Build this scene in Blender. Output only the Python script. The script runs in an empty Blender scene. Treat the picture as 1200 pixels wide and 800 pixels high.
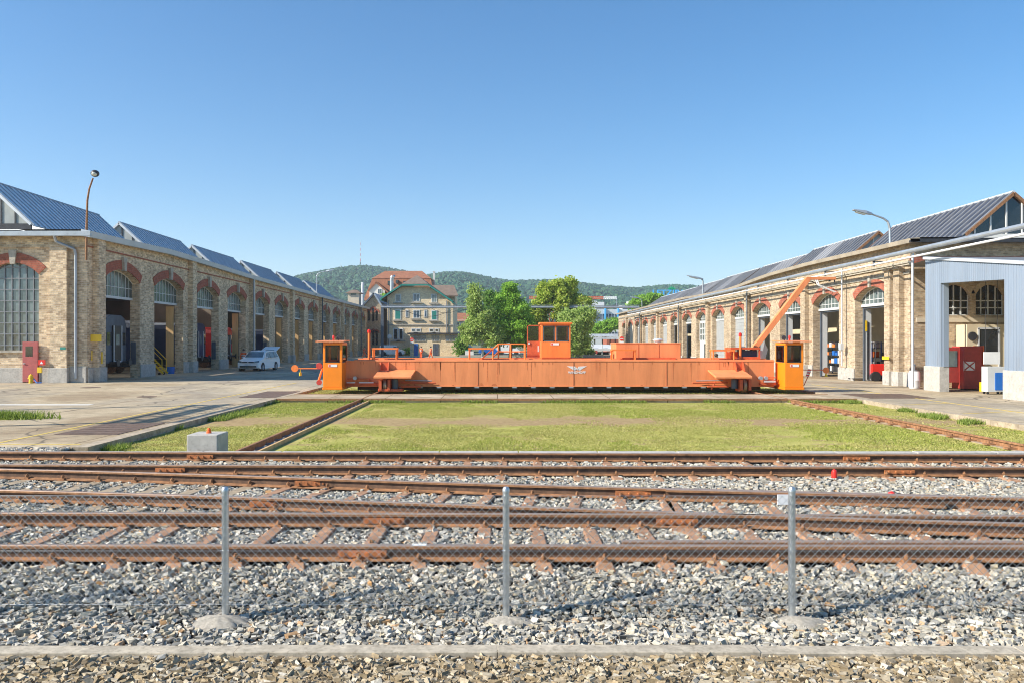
import bpy, bmesh, math, random
import numpy as np
from mathutils import Vector, Matrix, Euler
R = math.radians
random.seed(7)
rng = np.random.default_rng(11)
scene = bpy.context.scene
COL = scene.collection
F, CX, CY, H = 950.0, 583.0, 400.5, 2.4     # focal length in photo pixels, vanishing point, eye height


def gp(px, py, z=0.0):
    """ground point (on the level z) seen at photo pixel px, py"""
    d = (H - z) * F / (py - CY)
    return Vector(((px - CX) / F * d, d, z))


def P(px, py, d):
    """point at depth d seen at photo pixel px, py"""
    return Vector(((px - CX) / F * d, d, H - (py - CY) / F * d))


# ------------------------------------------------------------------ materials
def nt(m):
    m.use_nodes = True
    n = m.node_tree
    n.nodes.clear()
    return n


def N(t, typ, **kw):
    n = t.nodes.new(typ)
    for k, v in kw.items():
        if k in ('inputs',):
            for kk, vv in v.items():
                n.inputs[kk].default_value = vv
        else:
            setattr(n, k, v)
    return n


def c4(c):
    return (c[0], c[1], c[2], 1.0)


def ramp(t, fac, stops):
    n = t.nodes.new('ShaderNodeValToRGB')
    el = n.color_ramp.elements
    while len(el) > 1:
        el.remove(el[-1])
    el[0].position = stops[0][0]
    el[0].color = c4(stops[0][1])
    for p, c in stops[1:]:
        e = el.new(p)
        e.color = c4(c)
    t.links.new(fac, n.inputs[0])
    return n.outputs[0]


def mixc(t, fac, a, b, mode='MIX'):
    n = t.nodes.new('ShaderNodeMix')
    n.data_type = 'RGBA'
    n.blend_type = mode
    for s, v in ((n.inputs[0], fac), (n.inputs[6], a), (n.inputs[7], b)):
        if hasattr(v, 'links'):
            t.links.new(v, s)
        elif isinstance(v, (int, float)):
            s.default_value = v
        else:
            s.default_value = c4(v)
    return n.outputs[2]


def pos(t, scale=(1, 1, 1)):
    g = t.nodes.new('ShaderNodeNewGeometry')
    m = t.nodes.new('ShaderNodeMapping')
    m.inputs['Scale'].default_value = scale
    t.links.new(g.outputs['Position'], m.inputs[0])
    return m.outputs[0]


def noise(t, scale, vec=None, detail=5.0, rough=0.6):
    n = t.nodes.new('ShaderNodeTexNoise')
    n.inputs['Scale'].default_value = scale
    n.inputs['Detail'].default_value = detail
    n.inputs['Roughness'].default_value = rough
    t.links.new(vec if vec is not None else pos(t), n.inputs['Vector'])
    return n.outputs['Fac']


def finish(t, col, rough=0.7, metal=0.0, bump=None, bstr=0.3, bdist=0.02, spec=0.5, extra=None):
    b = t.nodes.new('ShaderNodeBsdfPrincipled')
    o = t.nodes.new('ShaderNodeOutputMaterial')
    if hasattr(col, 'links'):
        t.links.new(col, b.inputs['Base Color'])
    else:
        b.inputs['Base Color'].default_value = c4(col)
    if hasattr(rough, 'links'):
        t.links.new(rough, b.inputs['Roughness'])
    else:
        b.inputs['Roughness'].default_value = rough
    b.inputs['Metallic'].default_value = metal
    b.inputs['Specular IOR Level'].default_value = spec
    if bump is not None:
        bn = t.nodes.new('ShaderNodeBump')
        bn.inputs['Strength'].default_value = bstr
        bn.inputs['Distance'].default_value = bdist
        t.links.new(bump, bn.inputs['Height'])
        t.links.new(bn.outputs[0], b.inputs['Normal'])
    t.links.new(b.outputs[0], o.inputs[0])
    return b


M = {}


def plain(name, col, rough=0.6, metal=0.0, var=0.18, vs=2.0, spec=0.5, streak=False, dirt=None, dirt_amt=0.5):
    """a surface with broad tone variation, vertical streaks if asked and specks of dirt"""
    m = bpy.data.materials.new(name)
    t = nt(m)
    v = pos(t, (1, 1, 0.15) if streak else (1, 1, 1))
    n1 = noise(t, vs, v)
    lo = tuple(c * (1 - var) for c in col)
    hi = tuple(min(1, c * (1 + var)) for c in col)
    c = ramp(t, n1, [(0.3, lo), (0.7, hi)])
    if dirt is not None:
        n2 = noise(t, vs * 2.7, v, 8, 0.7)
        f = ramp(t, n2, [(0.5, (0, 0, 0)), (0.72, (dirt_amt,) * 3)])
        c = mixc(t, f, c, dirt)
    finish(t, c, rough, metal, spec=spec)
    M[name] = m
    return m


def brick(name, c1, c2, mortar, bw=0.26, rh=0.085, grime=0.35, dark=(0.10, 0.075, 0.05), ms=0.012):
    m = bpy.data.materials.new(name)
    t = nt(m)
    g = t.nodes.new('ShaderNodeNewGeometry')
    s = t.nodes.new('ShaderNodeSeparateXYZ')
    t.links.new(g.outputs['Position'], s.inputs[0])
    a = N(t, 'ShaderNodeMath', operation='ADD')
    t.links.new(s.outputs[0], a.inputs[0])
    t.links.new(s.outputs[1], a.inputs[1])
    cb = t.nodes.new('ShaderNodeCombineXYZ')
    t.links.new(a.outputs[0], cb.inputs[0])
    t.links.new(s.outputs[2], cb.inputs[1])
    b = t.nodes.new('ShaderNodeTexBrick')
    b.inputs['Color1'].default_value = c4(c1)
    b.inputs['Color2'].default_value = c4(c2)
    b.inputs['Mortar'].default_value = c4(mortar)
    b.inputs['Scale'].default_value = 1.0
    b.inputs['Mortar Size'].default_value = ms
    b.inputs['Mortar Smooth'].default_value = 0.3
    b.inputs['Bias'].default_value = -0.1
    b.inputs['Brick Width'].default_value = bw
    b.inputs['Row Height'].default_value = rh
    t.links.new(cb.outputs[0], b.inputs['Vector'])
    n1 = noise(t, 0.55, pos(t, (1, 1, 0.7)), 7, 0.65)
    f = ramp(t, n1, [(0.46, (0, 0, 0)), (0.68, (grime,) * 3)])
    c = mixc(t, f, b.outputs['Color'], dark)
    n2 = noise(t, 4.5, None, 4, 0.7)
    f2 = ramp(t, n2, [(0.3, (0.72,) * 3), (0.7, (1.22,) * 3)])
    c = mixc(t, 1.0, c, f2, 'MULTIPLY')
    finish(t, c, 0.85, 0, bump=b.outputs['Fac'], bstr=-0.35, bdist=0.015, spec=0.25)
    M[name] = m
    return m


# masonry and stone
brick('brick_ochre', (0.57, 0.435, 0.285), (0.30, 0.21, 0.13), (0.46, 0.39, 0.30))
brick('brick_ochre_old', (0.80, 0.62, 0.40), (0.40, 0.275, 0.17), (0.62, 0.52, 0.40), bw=0.28, rh=0.11, grime=0.33)
brick('brick_red', (0.44, 0.12, 0.07), (0.30, 0.08, 0.05), (0.33, 0.17, 0.12), bw=0.13, rh=0.12, grime=0.25)
brick('brick_yellow', (0.58, 0.47, 0.32), (0.46, 0.36, 0.24), (0.5, 0.45, 0.36), bw=0.6, rh=0.25, grime=0.3)
plain('stone', (0.42, 0.38, 0.31), 0.85, var=0.25, vs=3, dirt=(0.12, 0.10, 0.08))
plain('concrete', (0.46, 0.43, 0.38), 0.85, var=0.18, vs=4, dirt=(0.16, 0.13, 0.10), dirt_amt=0.6)
plain('concrete_white', (0.47, 0.44, 0.39), 0.8, var=0.15, vs=5, dirt=(0.24, 0.21, 0.17))
plain('render_cream', (0.62, 0.53, 0.40), 0.85, var=0.12, vs=1)
plain('plaster_white', (0.72, 0.70, 0.65), 0.85, var=0.08, vs=1)
# metal
plain('zinc', (0.42, 0.45, 0.48), 0.45, 0.5, var=0.12, vs=1.5, dirt=(0.2, 0.18, 0.16), dirt_amt=0.3)
plain('zinc_light', (0.62, 0.64, 0.66), 0.5, 0.3, var=0.1, vs=1.5)
plain('galvanised', (0.55, 0.57, 0.58), 0.38, 0.8, var=0.15, vs=14)
plain('corrugated', (0.31, 0.37, 0.45), 0.5, 0.3, var=0.1, vs=1.2, streak=True, dirt=(0.3, 0.28, 0.26), dirt_amt=0.3)
plain('dark_metal', (0.045, 0.045, 0.05), 0.5, 0.2, var=0.3, vs=4)
plain('grey_metal', (0.22, 0.23, 0.24), 0.5, 0.3, var=0.2, vs=4)
plain('steel_grey_blue', (0.10, 0.12, 0.15), 0.55, 0.2, var=0.2, vs=2)
plain('rusty', (0.30, 0.145, 0.065), 0.8, 0.0, var=0.45, vs=9, dirt=(0.10, 0.055, 0.035))
plain('rusty_sleeper', (0.36, 0.20, 0.115), 0.85, 0.0, var=0.35, vs=9, dirt=(0.20, 0.12, 0.08))
plain('wood_sleeper', (0.34, 0.26, 0.17), 0.9, 0.0, var=0.3, vs=9, dirt=(0.36, 0.31, 0.25))
plain('rail_web', (0.135, 0.075, 0.045), 0.8, 0.0, var=0.45, vs=7, dirt=(0.26, 0.13, 0.06), dirt_amt=0.6)  # oily rust, its colour darkened to hold the shade beneath the rail head
plain('rail_head', (0.40, 0.27, 0.19), 0.4, 0.4, var=0.25, vs=5)
plain('wood_tan', (0.60, 0.38, 0.17), 0.7, var=0.2, vs=3, streak=True)
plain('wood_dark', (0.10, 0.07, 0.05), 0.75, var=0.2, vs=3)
# paints
plain('orange', (0.86, 0.225, 0.045), 0.5, var=0.10, vs=2.2, streak=True, dirt=(0.5, 0.12, 0.03), dirt_amt=0.4)
plain('orange_weathered', (0.80, 0.27, 0.10), 0.6, var=0.15, vs=1.2, streak=True, dirt=(0.50, 0.13, 0.04), dirt_amt=0.42)
plain('orange_stain', (0.36, 0.10, 0.04), 0.75, var=0.4, vs=3, streak=True, dirt=(0.15, 0.06, 0.03))
plain('orange_bright', (0.94, 0.255, 0.008), 0.4, var=0.05, vs=2)
plain('orange_red', (0.60, 0.11, 0.035), 0.55, var=0.2, vs=3, dirt=(0.2, 0.06, 0.03), dirt_amt=0.5)
plain('paint_red', (0.42, 0.05, 0.04), 0.5, var=0.12, vs=3, dirt=(0.2, 0.06, 0.05), dirt_amt=0.4)
plain('paint_red_faded', (0.42, 0.10, 0.09), 0.6, var=0.15, vs=3, dirt=(0.25, 0.1, 0.08), dirt_amt=0.5)
plain('signal_red', (0.75, 0.03, 0.02), 0.4, var=0.05)
plain('paint_blue', (0.015, 0.14, 0.50), 0.45, var=0.1)
plain('paint_navy', (0.02, 0.035, 0.10), 0.35, var=0.15)
plain('paint_cyan', (0.08, 0.42, 0.80), 0.45, var=0.08)
plain('paint_yellow', (0.78, 0.50, 0.02), 0.5, var=0.1, vs=4)
plain('paint_green', (0.035, 0.24, 0.19), 0.5, var=0.1)
plain('paint_leaf', (0.02, 0.40, 0.18), 0.5, var=0.1)
plain('paint_white', (0.80, 0.80, 0.79), 0.4, var=0.05)
plain('paint_grey', (0.36, 0.37, 0.37), 0.5, var=0.1, vs=2)
plain('paint_light_grey', (0.60, 0.61, 0.60), 0.5, var=0.06, vs=2)
plain('paint_black', (0.02, 0.02, 0.022), 0.4, var=0.1)
plain('car_white', (0.90, 0.90, 0.88), 0.35, var=0.02)
plain('tyre', (0.022, 0.022, 0.023), 0.8, var=0.1)
plain('rubber', (0.03, 0.03, 0.03), 0.7, var=0.1)
# cloth, skin
plain('hi_vis_orange', (0.88, 0.14, 0.03), 0.8, var=0.08, vs=8)
plain('reflective', (0.75, 0.75, 0.70), 0.5, var=0.05)
plain('skin', (0.52, 0.30, 0.21), 0.6, var=0.05)
plain('hair', (0.05, 0.03, 0.02), 0.7, var=0.1)
plain('denim', (0.05, 0.07, 0.14), 0.85, var=0.1)
plain('boots', (0.03, 0.025, 0.02), 0.7, var=0.1)
# roofs
plain('tiles_red', (0.31, 0.125, 0.065), 0.85, var=0.28, vs=1.4, dirt=(0.20, 0.10, 0.06), dirt_amt=0.5)
plain('tiles_brown', (0.20, 0.145, 0.11), 0.85, var=0.2, vs=1.2)
plain('roof_metal_blue', (0.72, 0.77, 0.82), 0.4, 0.0, var=0.12, vs=0.8)
plain('roof_seam_dark', (0.36, 0.40, 0.45), 0.5, 0.3, var=0.1)
plain('roof_panel', (0.05, 0.058, 0.08), 0.45, 0.2, var=0.3, vs=0.5, dirt=(0.3, 0.29, 0.28), dirt_amt=0.35)
plain('roof_panel_light', (0.30, 0.30, 0.31), 0.5, 0.1, var=0.15, vs=0.6)
plain('roof_felt', (0.20, 0.20, 0.20), 0.9, var=0.15, vs=0.5)
plain('fascia', (0.50, 0.54, 0.58), 0.5, 0.2, var=0.08, vs=0.7)
plain('fascia_timber', (0.40, 0.34, 0.26), 0.7, 0.0, var=0.2, vs=0.9, streak=False)
plain('board_grey', (0.38, 0.40, 0.38), 0.8, var=0.1, vs=2)
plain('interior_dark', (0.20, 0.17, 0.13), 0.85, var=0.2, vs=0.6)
plain('interior_wall', (0.64, 0.54, 0.37), 0.85, var=0.15, vs=0.6)
plain('bark', (0.13, 0.10, 0.075), 0.9, var=0.3, vs=6)
plain('bark_birch', (0.55, 0.53, 0.48), 0.85, var=0.3, vs=6, dirt=(0.08, 0.07, 0.06))
plain('paint_line_yellow', (0.62, 0.44, 0.10), 0.8, var=0.2, vs=6, dirt=(0.36, 0.31, 0.22), dirt_amt=0.8)
plain('paint_line_white', (0.68, 0.66, 0.60), 0.8, var=0.1, vs=6, dirt=(0.4, 0.36, 0.3))
plain('iron_plate', (0.16, 0.105, 0.075), 0.7, 0.2, var=0.35, vs=3, dirt=(0.30, 0.2, 0.13))
plain('asphalt_dark', (0.07, 0.075, 0.08), 0.85, var=0.15, vs=0.4)


def glassy(name, col, rough=0.06, spec=0.9, metal=0.0):
    m = bpy.data.materials.new(name)
    t = nt(m)
    n = noise(t, 0.9, None, 3)
    c = ramp(t, n, [(0.3, tuple(x * 0.5 for x in col)), (0.7, tuple(x * 1.6 for x in col))])
    finish(t, c, rough, metal, spec=spec)
    M[name] = m


glassy('glass_dark', (0.018, 0.022, 0.026))
glassy('glass_window', (0.12, 0.155, 0.165), 0.10, 1.0)
glassy('glass_lunette', (0.10, 0.125, 0.12), 0.2, 0.8)
glassy('glass_blue', (0.05, 0.09, 0.14), 0.08, 0.9)


def clear_glass():
    m = bpy.data.materials.new('clear_glass')
    t = nt(m)
    tr = t.nodes.new('ShaderNodeBsdfTransparent')
    tr.inputs[0].default_value = (0.55, 0.52, 0.50, 1)
    gl = t.nodes.new('ShaderNodeBsdfGlossy')
    gl.inputs['Roughness'].default_value = 0.03
    fr = t.nodes.new('ShaderNodeFresnel')
    fr.inputs[0].default_value = 1.5
    mx = t.nodes.new('ShaderNodeMixShader')
    o = t.nodes.new('ShaderNodeOutputMaterial')
    t.links.new(fr.outputs[0], mx.inputs[0])
    t.links.new(tr.outputs[0], mx.inputs[1])
    t.links.new(gl.outputs[0], mx.inputs[2])
    t.links.new(mx.outputs[0], o.inputs[0])
    M['clear_glass'] = m


clear_glass()


def frosted():
    m = bpy.data.materials.new('frosted_glass')
    t = nt(m)
    tr = t.nodes.new('ShaderNodeBsdfTranslucent')
    tr.inputs[0].default_value = (0.75, 0.76, 0.74, 1)
    o = t.nodes.new('ShaderNodeOutputMaterial')
    t.links.new(tr.outputs[0], o.inputs[0])
    M['frosted_glass'] = m


frosted()


def leafmat(name, c1, c2, c3, transl=0.35):
    m = bpy.data.materials.new(name)
    t = nt(m)
    g = t.nodes.new('ShaderNodeNewGeometry')
    rnd = g.outputs['Random Per Island']
    n = noise(t, 0.5, None, 3)
    a = N(t, 'ShaderNodeMath', operation='MULTIPLY_ADD')
    t.links.new(rnd, a.inputs[0])
    a.inputs[1].default_value = 0.55
    sc = N(t, 'ShaderNodeMath', operation='MULTIPLY')
    t.links.new(n, sc.inputs[0])
    sc.inputs[1].default_value = 0.45
    t.links.new(sc.outputs[0], a.inputs[2])
    c = ramp(t, a.outputs[0], [(0.15, c1), (0.5, c2), (0.85, c3)])
    d = t.nodes.new('ShaderNodeBsdfPrincipled')
    d.inputs['Roughness'].default_value = 0.6
    d.inputs['Specular IOR Level'].default_value = 0.25
    t.links.new(c, d.inputs['Base Color'])
    tr = t.nodes.new('ShaderNodeBsdfTranslucent')
    t.links.new(c, tr.inputs[0])
    mx = t.nodes.new('ShaderNodeMixShader')
    mx.inputs[0].default_value = transl
    o = t.nodes.new('ShaderNodeOutputMaterial')
    t.links.new(d.outputs[0], mx.inputs[1])
    t.links.new(tr.outputs[0], mx.inputs[2])
    t.links.new(mx.outputs[0], o.inputs[0])
    M[name] = m


leafmat('leaf_birch', (0.196, 0.299, 0.057), (0.414, 0.552, 0.138), (0.621, 0.690, 0.287), 0.5)
leafmat('leaf_bright', (0.138, 0.276, 0.034), (0.310, 0.540, 0.069), (0.483, 0.713, 0.138), 0.5)
leafmat('leaf_dark', (0.081, 0.172, 0.034), (0.184, 0.345, 0.069), (0.322, 0.506, 0.115), 0.45)
leafmat('leaf_linden', (0.230, 0.322, 0.046), (0.483, 0.598, 0.092), (0.750, 0.750, 0.196), 0.5)
leafmat('leaf_grass', (0.30, 0.30, 0.075), (0.47, 0.45, 0.13), (0.66, 0.59, 0.25), 0.35)
leafmat('leaf_lawn_green', (0.22, 0.27, 0.045), (0.36, 0.40, 0.075), (0.52, 0.53, 0.14), 0.35)
leafmat('leaf_weed', (0.14, 0.20, 0.03), (0.24, 0.32, 0.055), (0.38, 0.44, 0.11), 0.35)
leafmat('forest', (0.013, 0.052, 0.034), (0.028, 0.086, 0.046), (0.055, 0.13, 0.05), 0.0)


def stonemat(name, stops, rough=0.8):
    m = bpy.data.materials.new(name)
    t = nt(m)
    g = t.nodes.new('ShaderNodeNewGeometry')
    c = ramp(t, g.outputs['Random Per Island'], stops)
    n = noise(t, 45, None, 3)
    f = ramp(t, n, [(0.3, (0.72,) * 3), (0.7, (1.25,) * 3)])
    c = mixc(t, 1.0, c, f, 'MULTIPLY')
    finish(t, c, rough, 0, spec=0.3)
    M[name] = m


stonemat('ballast_stone', [(0.0, (0.157, 0.145, 0.124)), (0.15, (0.446, 0.413, 0.341)), (0.30, (0.262, 0.249, 0.217)), (0.46, (0.507, 0.473, 0.407)),
                           (0.58, (0.433, 0.367, 0.249)), (0.70, (0.638, 0.601, 0.517)), (0.80, (0.288, 0.275, 0.249)), (0.90, (0.485, 0.451, 0.375)), (0.955, (0.440, 0.242, 0.098)), (1.0, (0.440, 0.418, 0.353))])
stonemat('tan_stone', [(0.0, (0.12, 0.09, 0.055)), (0.2, (0.37, 0.28, 0.165)), (0.45, (0.24, 0.18, 0.10)), (0.6, (0.50, 0.42, 0.29)),
                       (0.8, (0.30, 0.24, 0.16)), (1.0, (0.52, 0.47, 0.38))])


def ground_mats():
    m = bpy.data.materials.new('paving')
    t = nt(m)
    big = noise(t, 0.10, pos(t, (1, 0.6, 1)), 4, 0.55)
    c = ramp(t, big, [(0.38, (0.40, 0.30, 0.19)), (0.46, (0.56, 0.45, 0.30)), (0.53, (0.40, 0.335, 0.25)), (0.62, (0.60, 0.50, 0.345))])
    fine = noise(t, 2.3, None, 8, 0.7)
    f = ramp(t, fine, [(0.3, (0.70,) * 3), (0.55, (1.0,) * 3), (0.75, (1.15,) * 3)])
    c = mixc(t, 1.0, c, f, 'MULTIPLY')
    grit = noise(t, 30, None, 3, 0.7)
    f = ramp(t, grit, [(0.3, (0.82,) * 3), (0.7, (1.12,) * 3)])
    c = mixc(t, 1.0, c, f, 'MULTIPLY')
    # joints between cast slabs
    b = t.nodes.new('ShaderNodeTexBrick')
    b.offset = 0.0
    b.inputs['Color1'].default_value = (1, 1, 1, 1)
    b.inputs['Color2'].default_value = (0.86, 0.86, 0.85, 1)
    b.inputs['Mortar'].default_value = (0.35, 0.31, 0.25, 1)
    b.inputs['Scale'].default_value = 1
    b.inputs['Mortar Size'].default_value = 0.03
    b.inputs['Brick Width'].default_value = 5.0
    b.inputs['Row Height'].default_value = 3.9
    t.links.new(pos(t), b.inputs['Vector'])
    c = mixc(t, 0.8, c, b.outputs['Color'], 'MULTIPLY')
    st = noise(t, 0.45, pos(t, (1, 1.7, 1)), 6, 0.7)
    f = ramp(t, st, [(0.56, (0, 0, 0)), (0.70, (0.55,) * 3)])
    c = mixc(t, f, c, (0.20, 0.115, 0.06))
    vo = t.nodes.new('ShaderNodeTexVoronoi')
    vo.feature = 'DISTANCE_TO_EDGE'
    vo.inputs['Scale'].default_value = 0.16
    wv = t.nodes.new('ShaderNodeVectorMath')
    wn = t.nodes.new('ShaderNodeTexNoise')
    wn.inputs['Scale'].default_value = 0.7
    t.links.new(pos(t), wn.inputs['Vector'])
    t.links.new(wn.outputs['Color'], wv.inputs[0])
    t.links.new(pos(t), wv.inputs[1])
    t.links.new(wv.outputs[0], vo.inputs['Vector'])
    f = ramp(t, vo.outputs['Distance'], [(0.0, (0.75,) * 3), (0.004, (0.6,) * 3), (0.009, (0, 0, 0))])
    c = mixc(t, f, c, (0.10, 0.085, 0.065))
    spk = noise(t, 1.3, pos(t, (1, 1, 1)), 9, 0.75)
    f = ramp(t, spk, [(0.60, (0, 0, 0)), (0.70, (0.5,) * 3)])
    c = mixc(t, f, c, (0.17, 0.14, 0.11))
    finish(t, c, 0.88, 0, bump=fine, bstr=0.25, bdist=0.02, spec=0.2)
    M['paving'] = m

    m = bpy.data.materials.new('strip_concrete')
    t = nt(m)
    n1 = noise(t, 0.8, None, 7, 0.65)
    c = ramp(t, n1, [(0.35, (0.30, 0.23, 0.15)), (0.6, (0.54, 0.44, 0.31))])
    b = t.nodes.new('ShaderNodeTexBrick')
    b.offset = 0.0
    b.inputs['Color1'].default_value = (1, 1, 1, 1)
    b.inputs['Color2'].default_value = (0.9, 0.88, 0.86, 1)
    b.inputs['Mortar'].default_value = (0.3, 0.27, 0.22, 1)
    b.inputs['Scale'].default_value = 1
    b.inputs['Mortar Size'].default_value = 0.02
    b.inputs['Brick Width'].default_value = 2.4
    b.inputs['Row Height'].default_value = 50
    t.links.new(pos(t), b.inputs['Vector'])
    c = mixc(t, 1.0, c, b.outputs['Color'], 'MULTIPLY')
    finish(t, c, 0.88, 0, spec=0.2)
    M['strip_concrete'] = m

    m = bpy.data.materials.new('soil_grass')
    t = nt(m)
    n1 = noise(t, 0.35, pos(t, (1, 1.3, 1)), 6, 0.65)
    n2 = noise(t, 6, None, 5, 0.7)
    c = ramp(t, n1, [(0.35, (0.27, 0.27, 0.06)), (0.5, (0.37, 0.36, 0.09)), (0.66, (0.47, 0.40, 0.14))])
    dirt = ramp(t, n2, [(0.3, (0.24, 0.155, 0.08)), (0.7, (0.47, 0.34, 0.18))])
    # a worn band of bare earth across the pit
    g = t.nodes.new('ShaderNodeNewGeometry')
    s = t.nodes.new('ShaderNodeSeparateXYZ')
    t.links.new(g.outputs['Position'], s.inputs[0])
    wob = noise(t, 0.5, None, 4, 0.6)
    ma = N(t, 'ShaderNodeMath', operation='MULTIPLY_ADD')
    t.links.new(wob, ma.inputs[0])
    ma.inputs[1].default_value = 5.0
    t.links.new(s.outputs[1], ma.inputs[2])
    mr = N(t, 'ShaderNodeMapRange')
    mr.inputs[1].default_value = 24
    mr.inputs[2].default_value = 34
    t.links.new(ma.outputs[0], mr.inputs[0])
    f = ramp(t, mr.outputs[0], [(0.28, (0, 0, 0)), (0.38, (0.95,) * 3), (0.55, (0.9,) * 3), (0.68, (0.1,) * 3), (0.8, (0, 0, 0))])
    c = mixc(t, f, c, dirt)
    n3 = noise(t, 0.8, pos(t, (0.6, 1.4, 1)), 7, 0.7)
    f3 = ramp(t, n3, [(0.52, (0, 0, 0)), (0.60, (0.85,) * 3)])
    c = mixc(t, f3, c, dirt)
    finish(t, c, 0.95, 0, bump=n2, bstr=0.5, bdist=0.03, spec=0.1)
    M['soil_grass'] = m

    m = bpy.data.materials.new('ballast_base')
    t = nt(m)
    n1 = noise(t, 22, None, 3, 0.6)
    c = ramp(t, n1, [(0.35, (0.025, 0.021, 0.018)), (0.65, (0.07, 0.06, 0.05))])
    finish(t, c, 0.95, 0, bump=n1, bstr=0.8, bdist=0.03, spec=0.1)
    M['ballast_base'] = m

    m = bpy.data.materials.new('hill_ground')
    t = nt(m)
    n1 = noise(t, 0.02, None, 5, 0.6)
    c = ramp(t, n1, [(0.35, (0.03, 0.06, 0.02)), (0.65, (0.06, 0.10, 0.03))])
    finish(t, c, 0.95, 0, spec=0.1)
    M['hill_ground'] = m

    m = bpy.data.materials.new('far_ground')
    t = nt(m)
    n1 = noise(t, 0.05, None, 5, 0.6)
    c = ramp(t, n1, [(0.4, (0.10, 0.13, 0.05)), (0.6, (0.22, 0.21, 0.15))])
    finish(t, c, 0.95, 0, spec=0.1)
    M['far_ground'] = m


ground_mats()


# ------------------------------------------------------------------ geometry
class MB:
    def __init__(s):
        s.v, s.f, s.mi = [], [], []

    def add(s, vs, fs, mi=0):
        o = len(s.v)
        s.v += [tuple(v) for v in vs]
        s.f += [tuple(i + o for i in f) for f in fs]
        s.mi += [mi] * len(fs)
        return s

    def box(s, x0, x1, y0, y1, z0, z1, mi=0):
        x0, x1 = min(x0, x1), max(x0, x1)
        y0, y1 = min(y0, y1), max(y0, y1)
        z0, z1 = min(z0, z1), max(z0, z1)
        return s.add([(x0, y0, z0), (x1, y0, z0), (x1, y1, z0), (x0, y1, z0), (x0, y0, z1), (x1, y0, z1), (x1, y1, z1), (x0, y1, z1)],
                     [(0, 3, 2, 1), (4, 5, 6, 7), (0, 1, 5, 4), (1, 2, 6, 5), (2, 3, 7, 6), (3, 0, 4, 7)], mi)

    def beam(s, p0, p1, w, h, mi=0, up=(0, 0, 1)):
        """rectangular bar from p0 to p1, w across, h along up"""
        p0, p1 = Vector(p0), Vector(p1)
        d = (p1 - p0).normalized()
        up = Vector(up)
        if abs(d.dot(up)) > 0.99:
            up = Vector((0, 1, 0))
        a = d.cross(up).normalized() * w / 2
        b = a.cross(d).normalized() * h / 2
        vs = [p0 - a - b, p0 + a - b, p0 + a + b, p0 - a + b, p1 - a - b, p1 + a - b, p1 + a + b, p1 - a + b]
        return s.add(vs, [(0, 3, 2, 1), (4, 5, 6, 7), (0, 1, 5, 4), (1, 2, 6, 5), (2, 3, 7, 6), (3, 0, 4, 7)], mi)

    def tube(s, p0, p1, r, r2=None, n=10, mi=0, caps=True):
        p0, p1 = Vector(p0), Vector(p1)
        r2 = r if r2 is None else r2
        d = (p1 - p0).normalized()
        up = Vector((0, 0, 1)) if abs(d.z) < 0.95 else Vector((1, 0, 0))
        a = d.cross(up).normalized()
        b = a.cross(d)
        vs = []
        for p, rr in ((p0, r), (p1, r2)):
            for k in range(n):
                t = 2 * math.pi * k / n
                vs.append(p + a * math.cos(t) * rr + b * math.sin(t) * rr)
        fs = [(k, k + n, (k + 1) % n + n, (k + 1) % n) for k in range(n)]
        if caps:
            fs += [tuple(range(n)), tuple(reversed(range(n, 2 * n)))]
        return s.add(vs, fs, mi)

    def path(s, pts, r, n=8, mi=0, radii=None):
        for i in range(len(pts) - 1):
            ra = radii[i] if radii else r
            rb = radii[i + 1] if radii else r
            s.tube(pts[i], pts[i + 1], ra, rb, n, mi)
        return s

    def prism(s, poly, fn, a0, a1, mi=0):
        """2-D polygon swept from a0 to a1; fn(u, v, a) gives the point"""
        n = len(poly)
        vs = [fn(u, v, a0) for u, v in poly] + [fn(u, v, a1) for u, v in poly]
        fs = [tuple(range(n)), tuple(reversed(range(n, 2 * n)))]
        fs += [(k, k + n, (k + 1) % n + n, (k + 1) % n) for k in range(n)]
        return s.add(vs, fs, mi)

    def ball(s, c, r, sx=1, sy=1, sz=1, n=12, m=8, mi=0):
        c = Vector(c)
        vs = [c + Vector((0, 0, r * sz))]
        for i in range(1, m):
            t = math.pi * i / m
            for k in range(n):
                u = 2 * math.pi * k / n
                vs.append(c + Vector((r * sx * math.sin(t) * math.cos(u), r * sy * math.sin(t) * math.sin(u), r * sz * math.cos(t))))
        vs.append(c - Vector((0, 0, r * sz)))
        fs = [(0, 1 + k, 1 + (k + 1) % n) for k in range(n)]
        for i in range(m - 2):
            for k in range(n):
                a, b = 1 + i * n + k, 1 + i * n + (k + 1) % n
                fs.append((a, a + n, b + n, b))
        L = len(vs) - 1
        o = 1 + (m - 2) * n
        fs += [(L, o + (k + 1) % n, o + k) for k in range(n)]
        return s.add(vs, fs, mi)

    def lathe(s, c, prof, n=16, mi=0, axis='z'):
        """prof: list of (radius, height)"""
        c = Vector(c)
        vs = []
        for r, h in prof:
            for k in range(n):
                t = 2 * math.pi * k / n
                a, b = r * math.cos(t), r * math.sin(t)
                vs.append(c + (Vector((a, b, h)) if axis == 'z' else Vector((a, h, b)) if axis == 'y' else Vector((h, a, b))))
        fs = []
        for i in range(len(prof) - 1):
            for k in range(n):
                a, b = i * n + k, i * n + (k + 1) % n
                fs.append((a, b, b + n, a + n))
        fs += [tuple(range(n)), tuple(range((len(prof) - 1) * n, len(prof) * n))]
        return s.add(vs, fs, mi)

    def build(s, name, mats, parent=None, local=False, smooth=None, bevel=0.0, origin=None, fixn=True):
        return mesh_obj(name, s.v, s.f, mats, parent, local, smooth, bevel, origin, s.mi, fixn)


def top_origin(o):
    while o.parent is not None:
        o = o.parent
    return o.location


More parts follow.
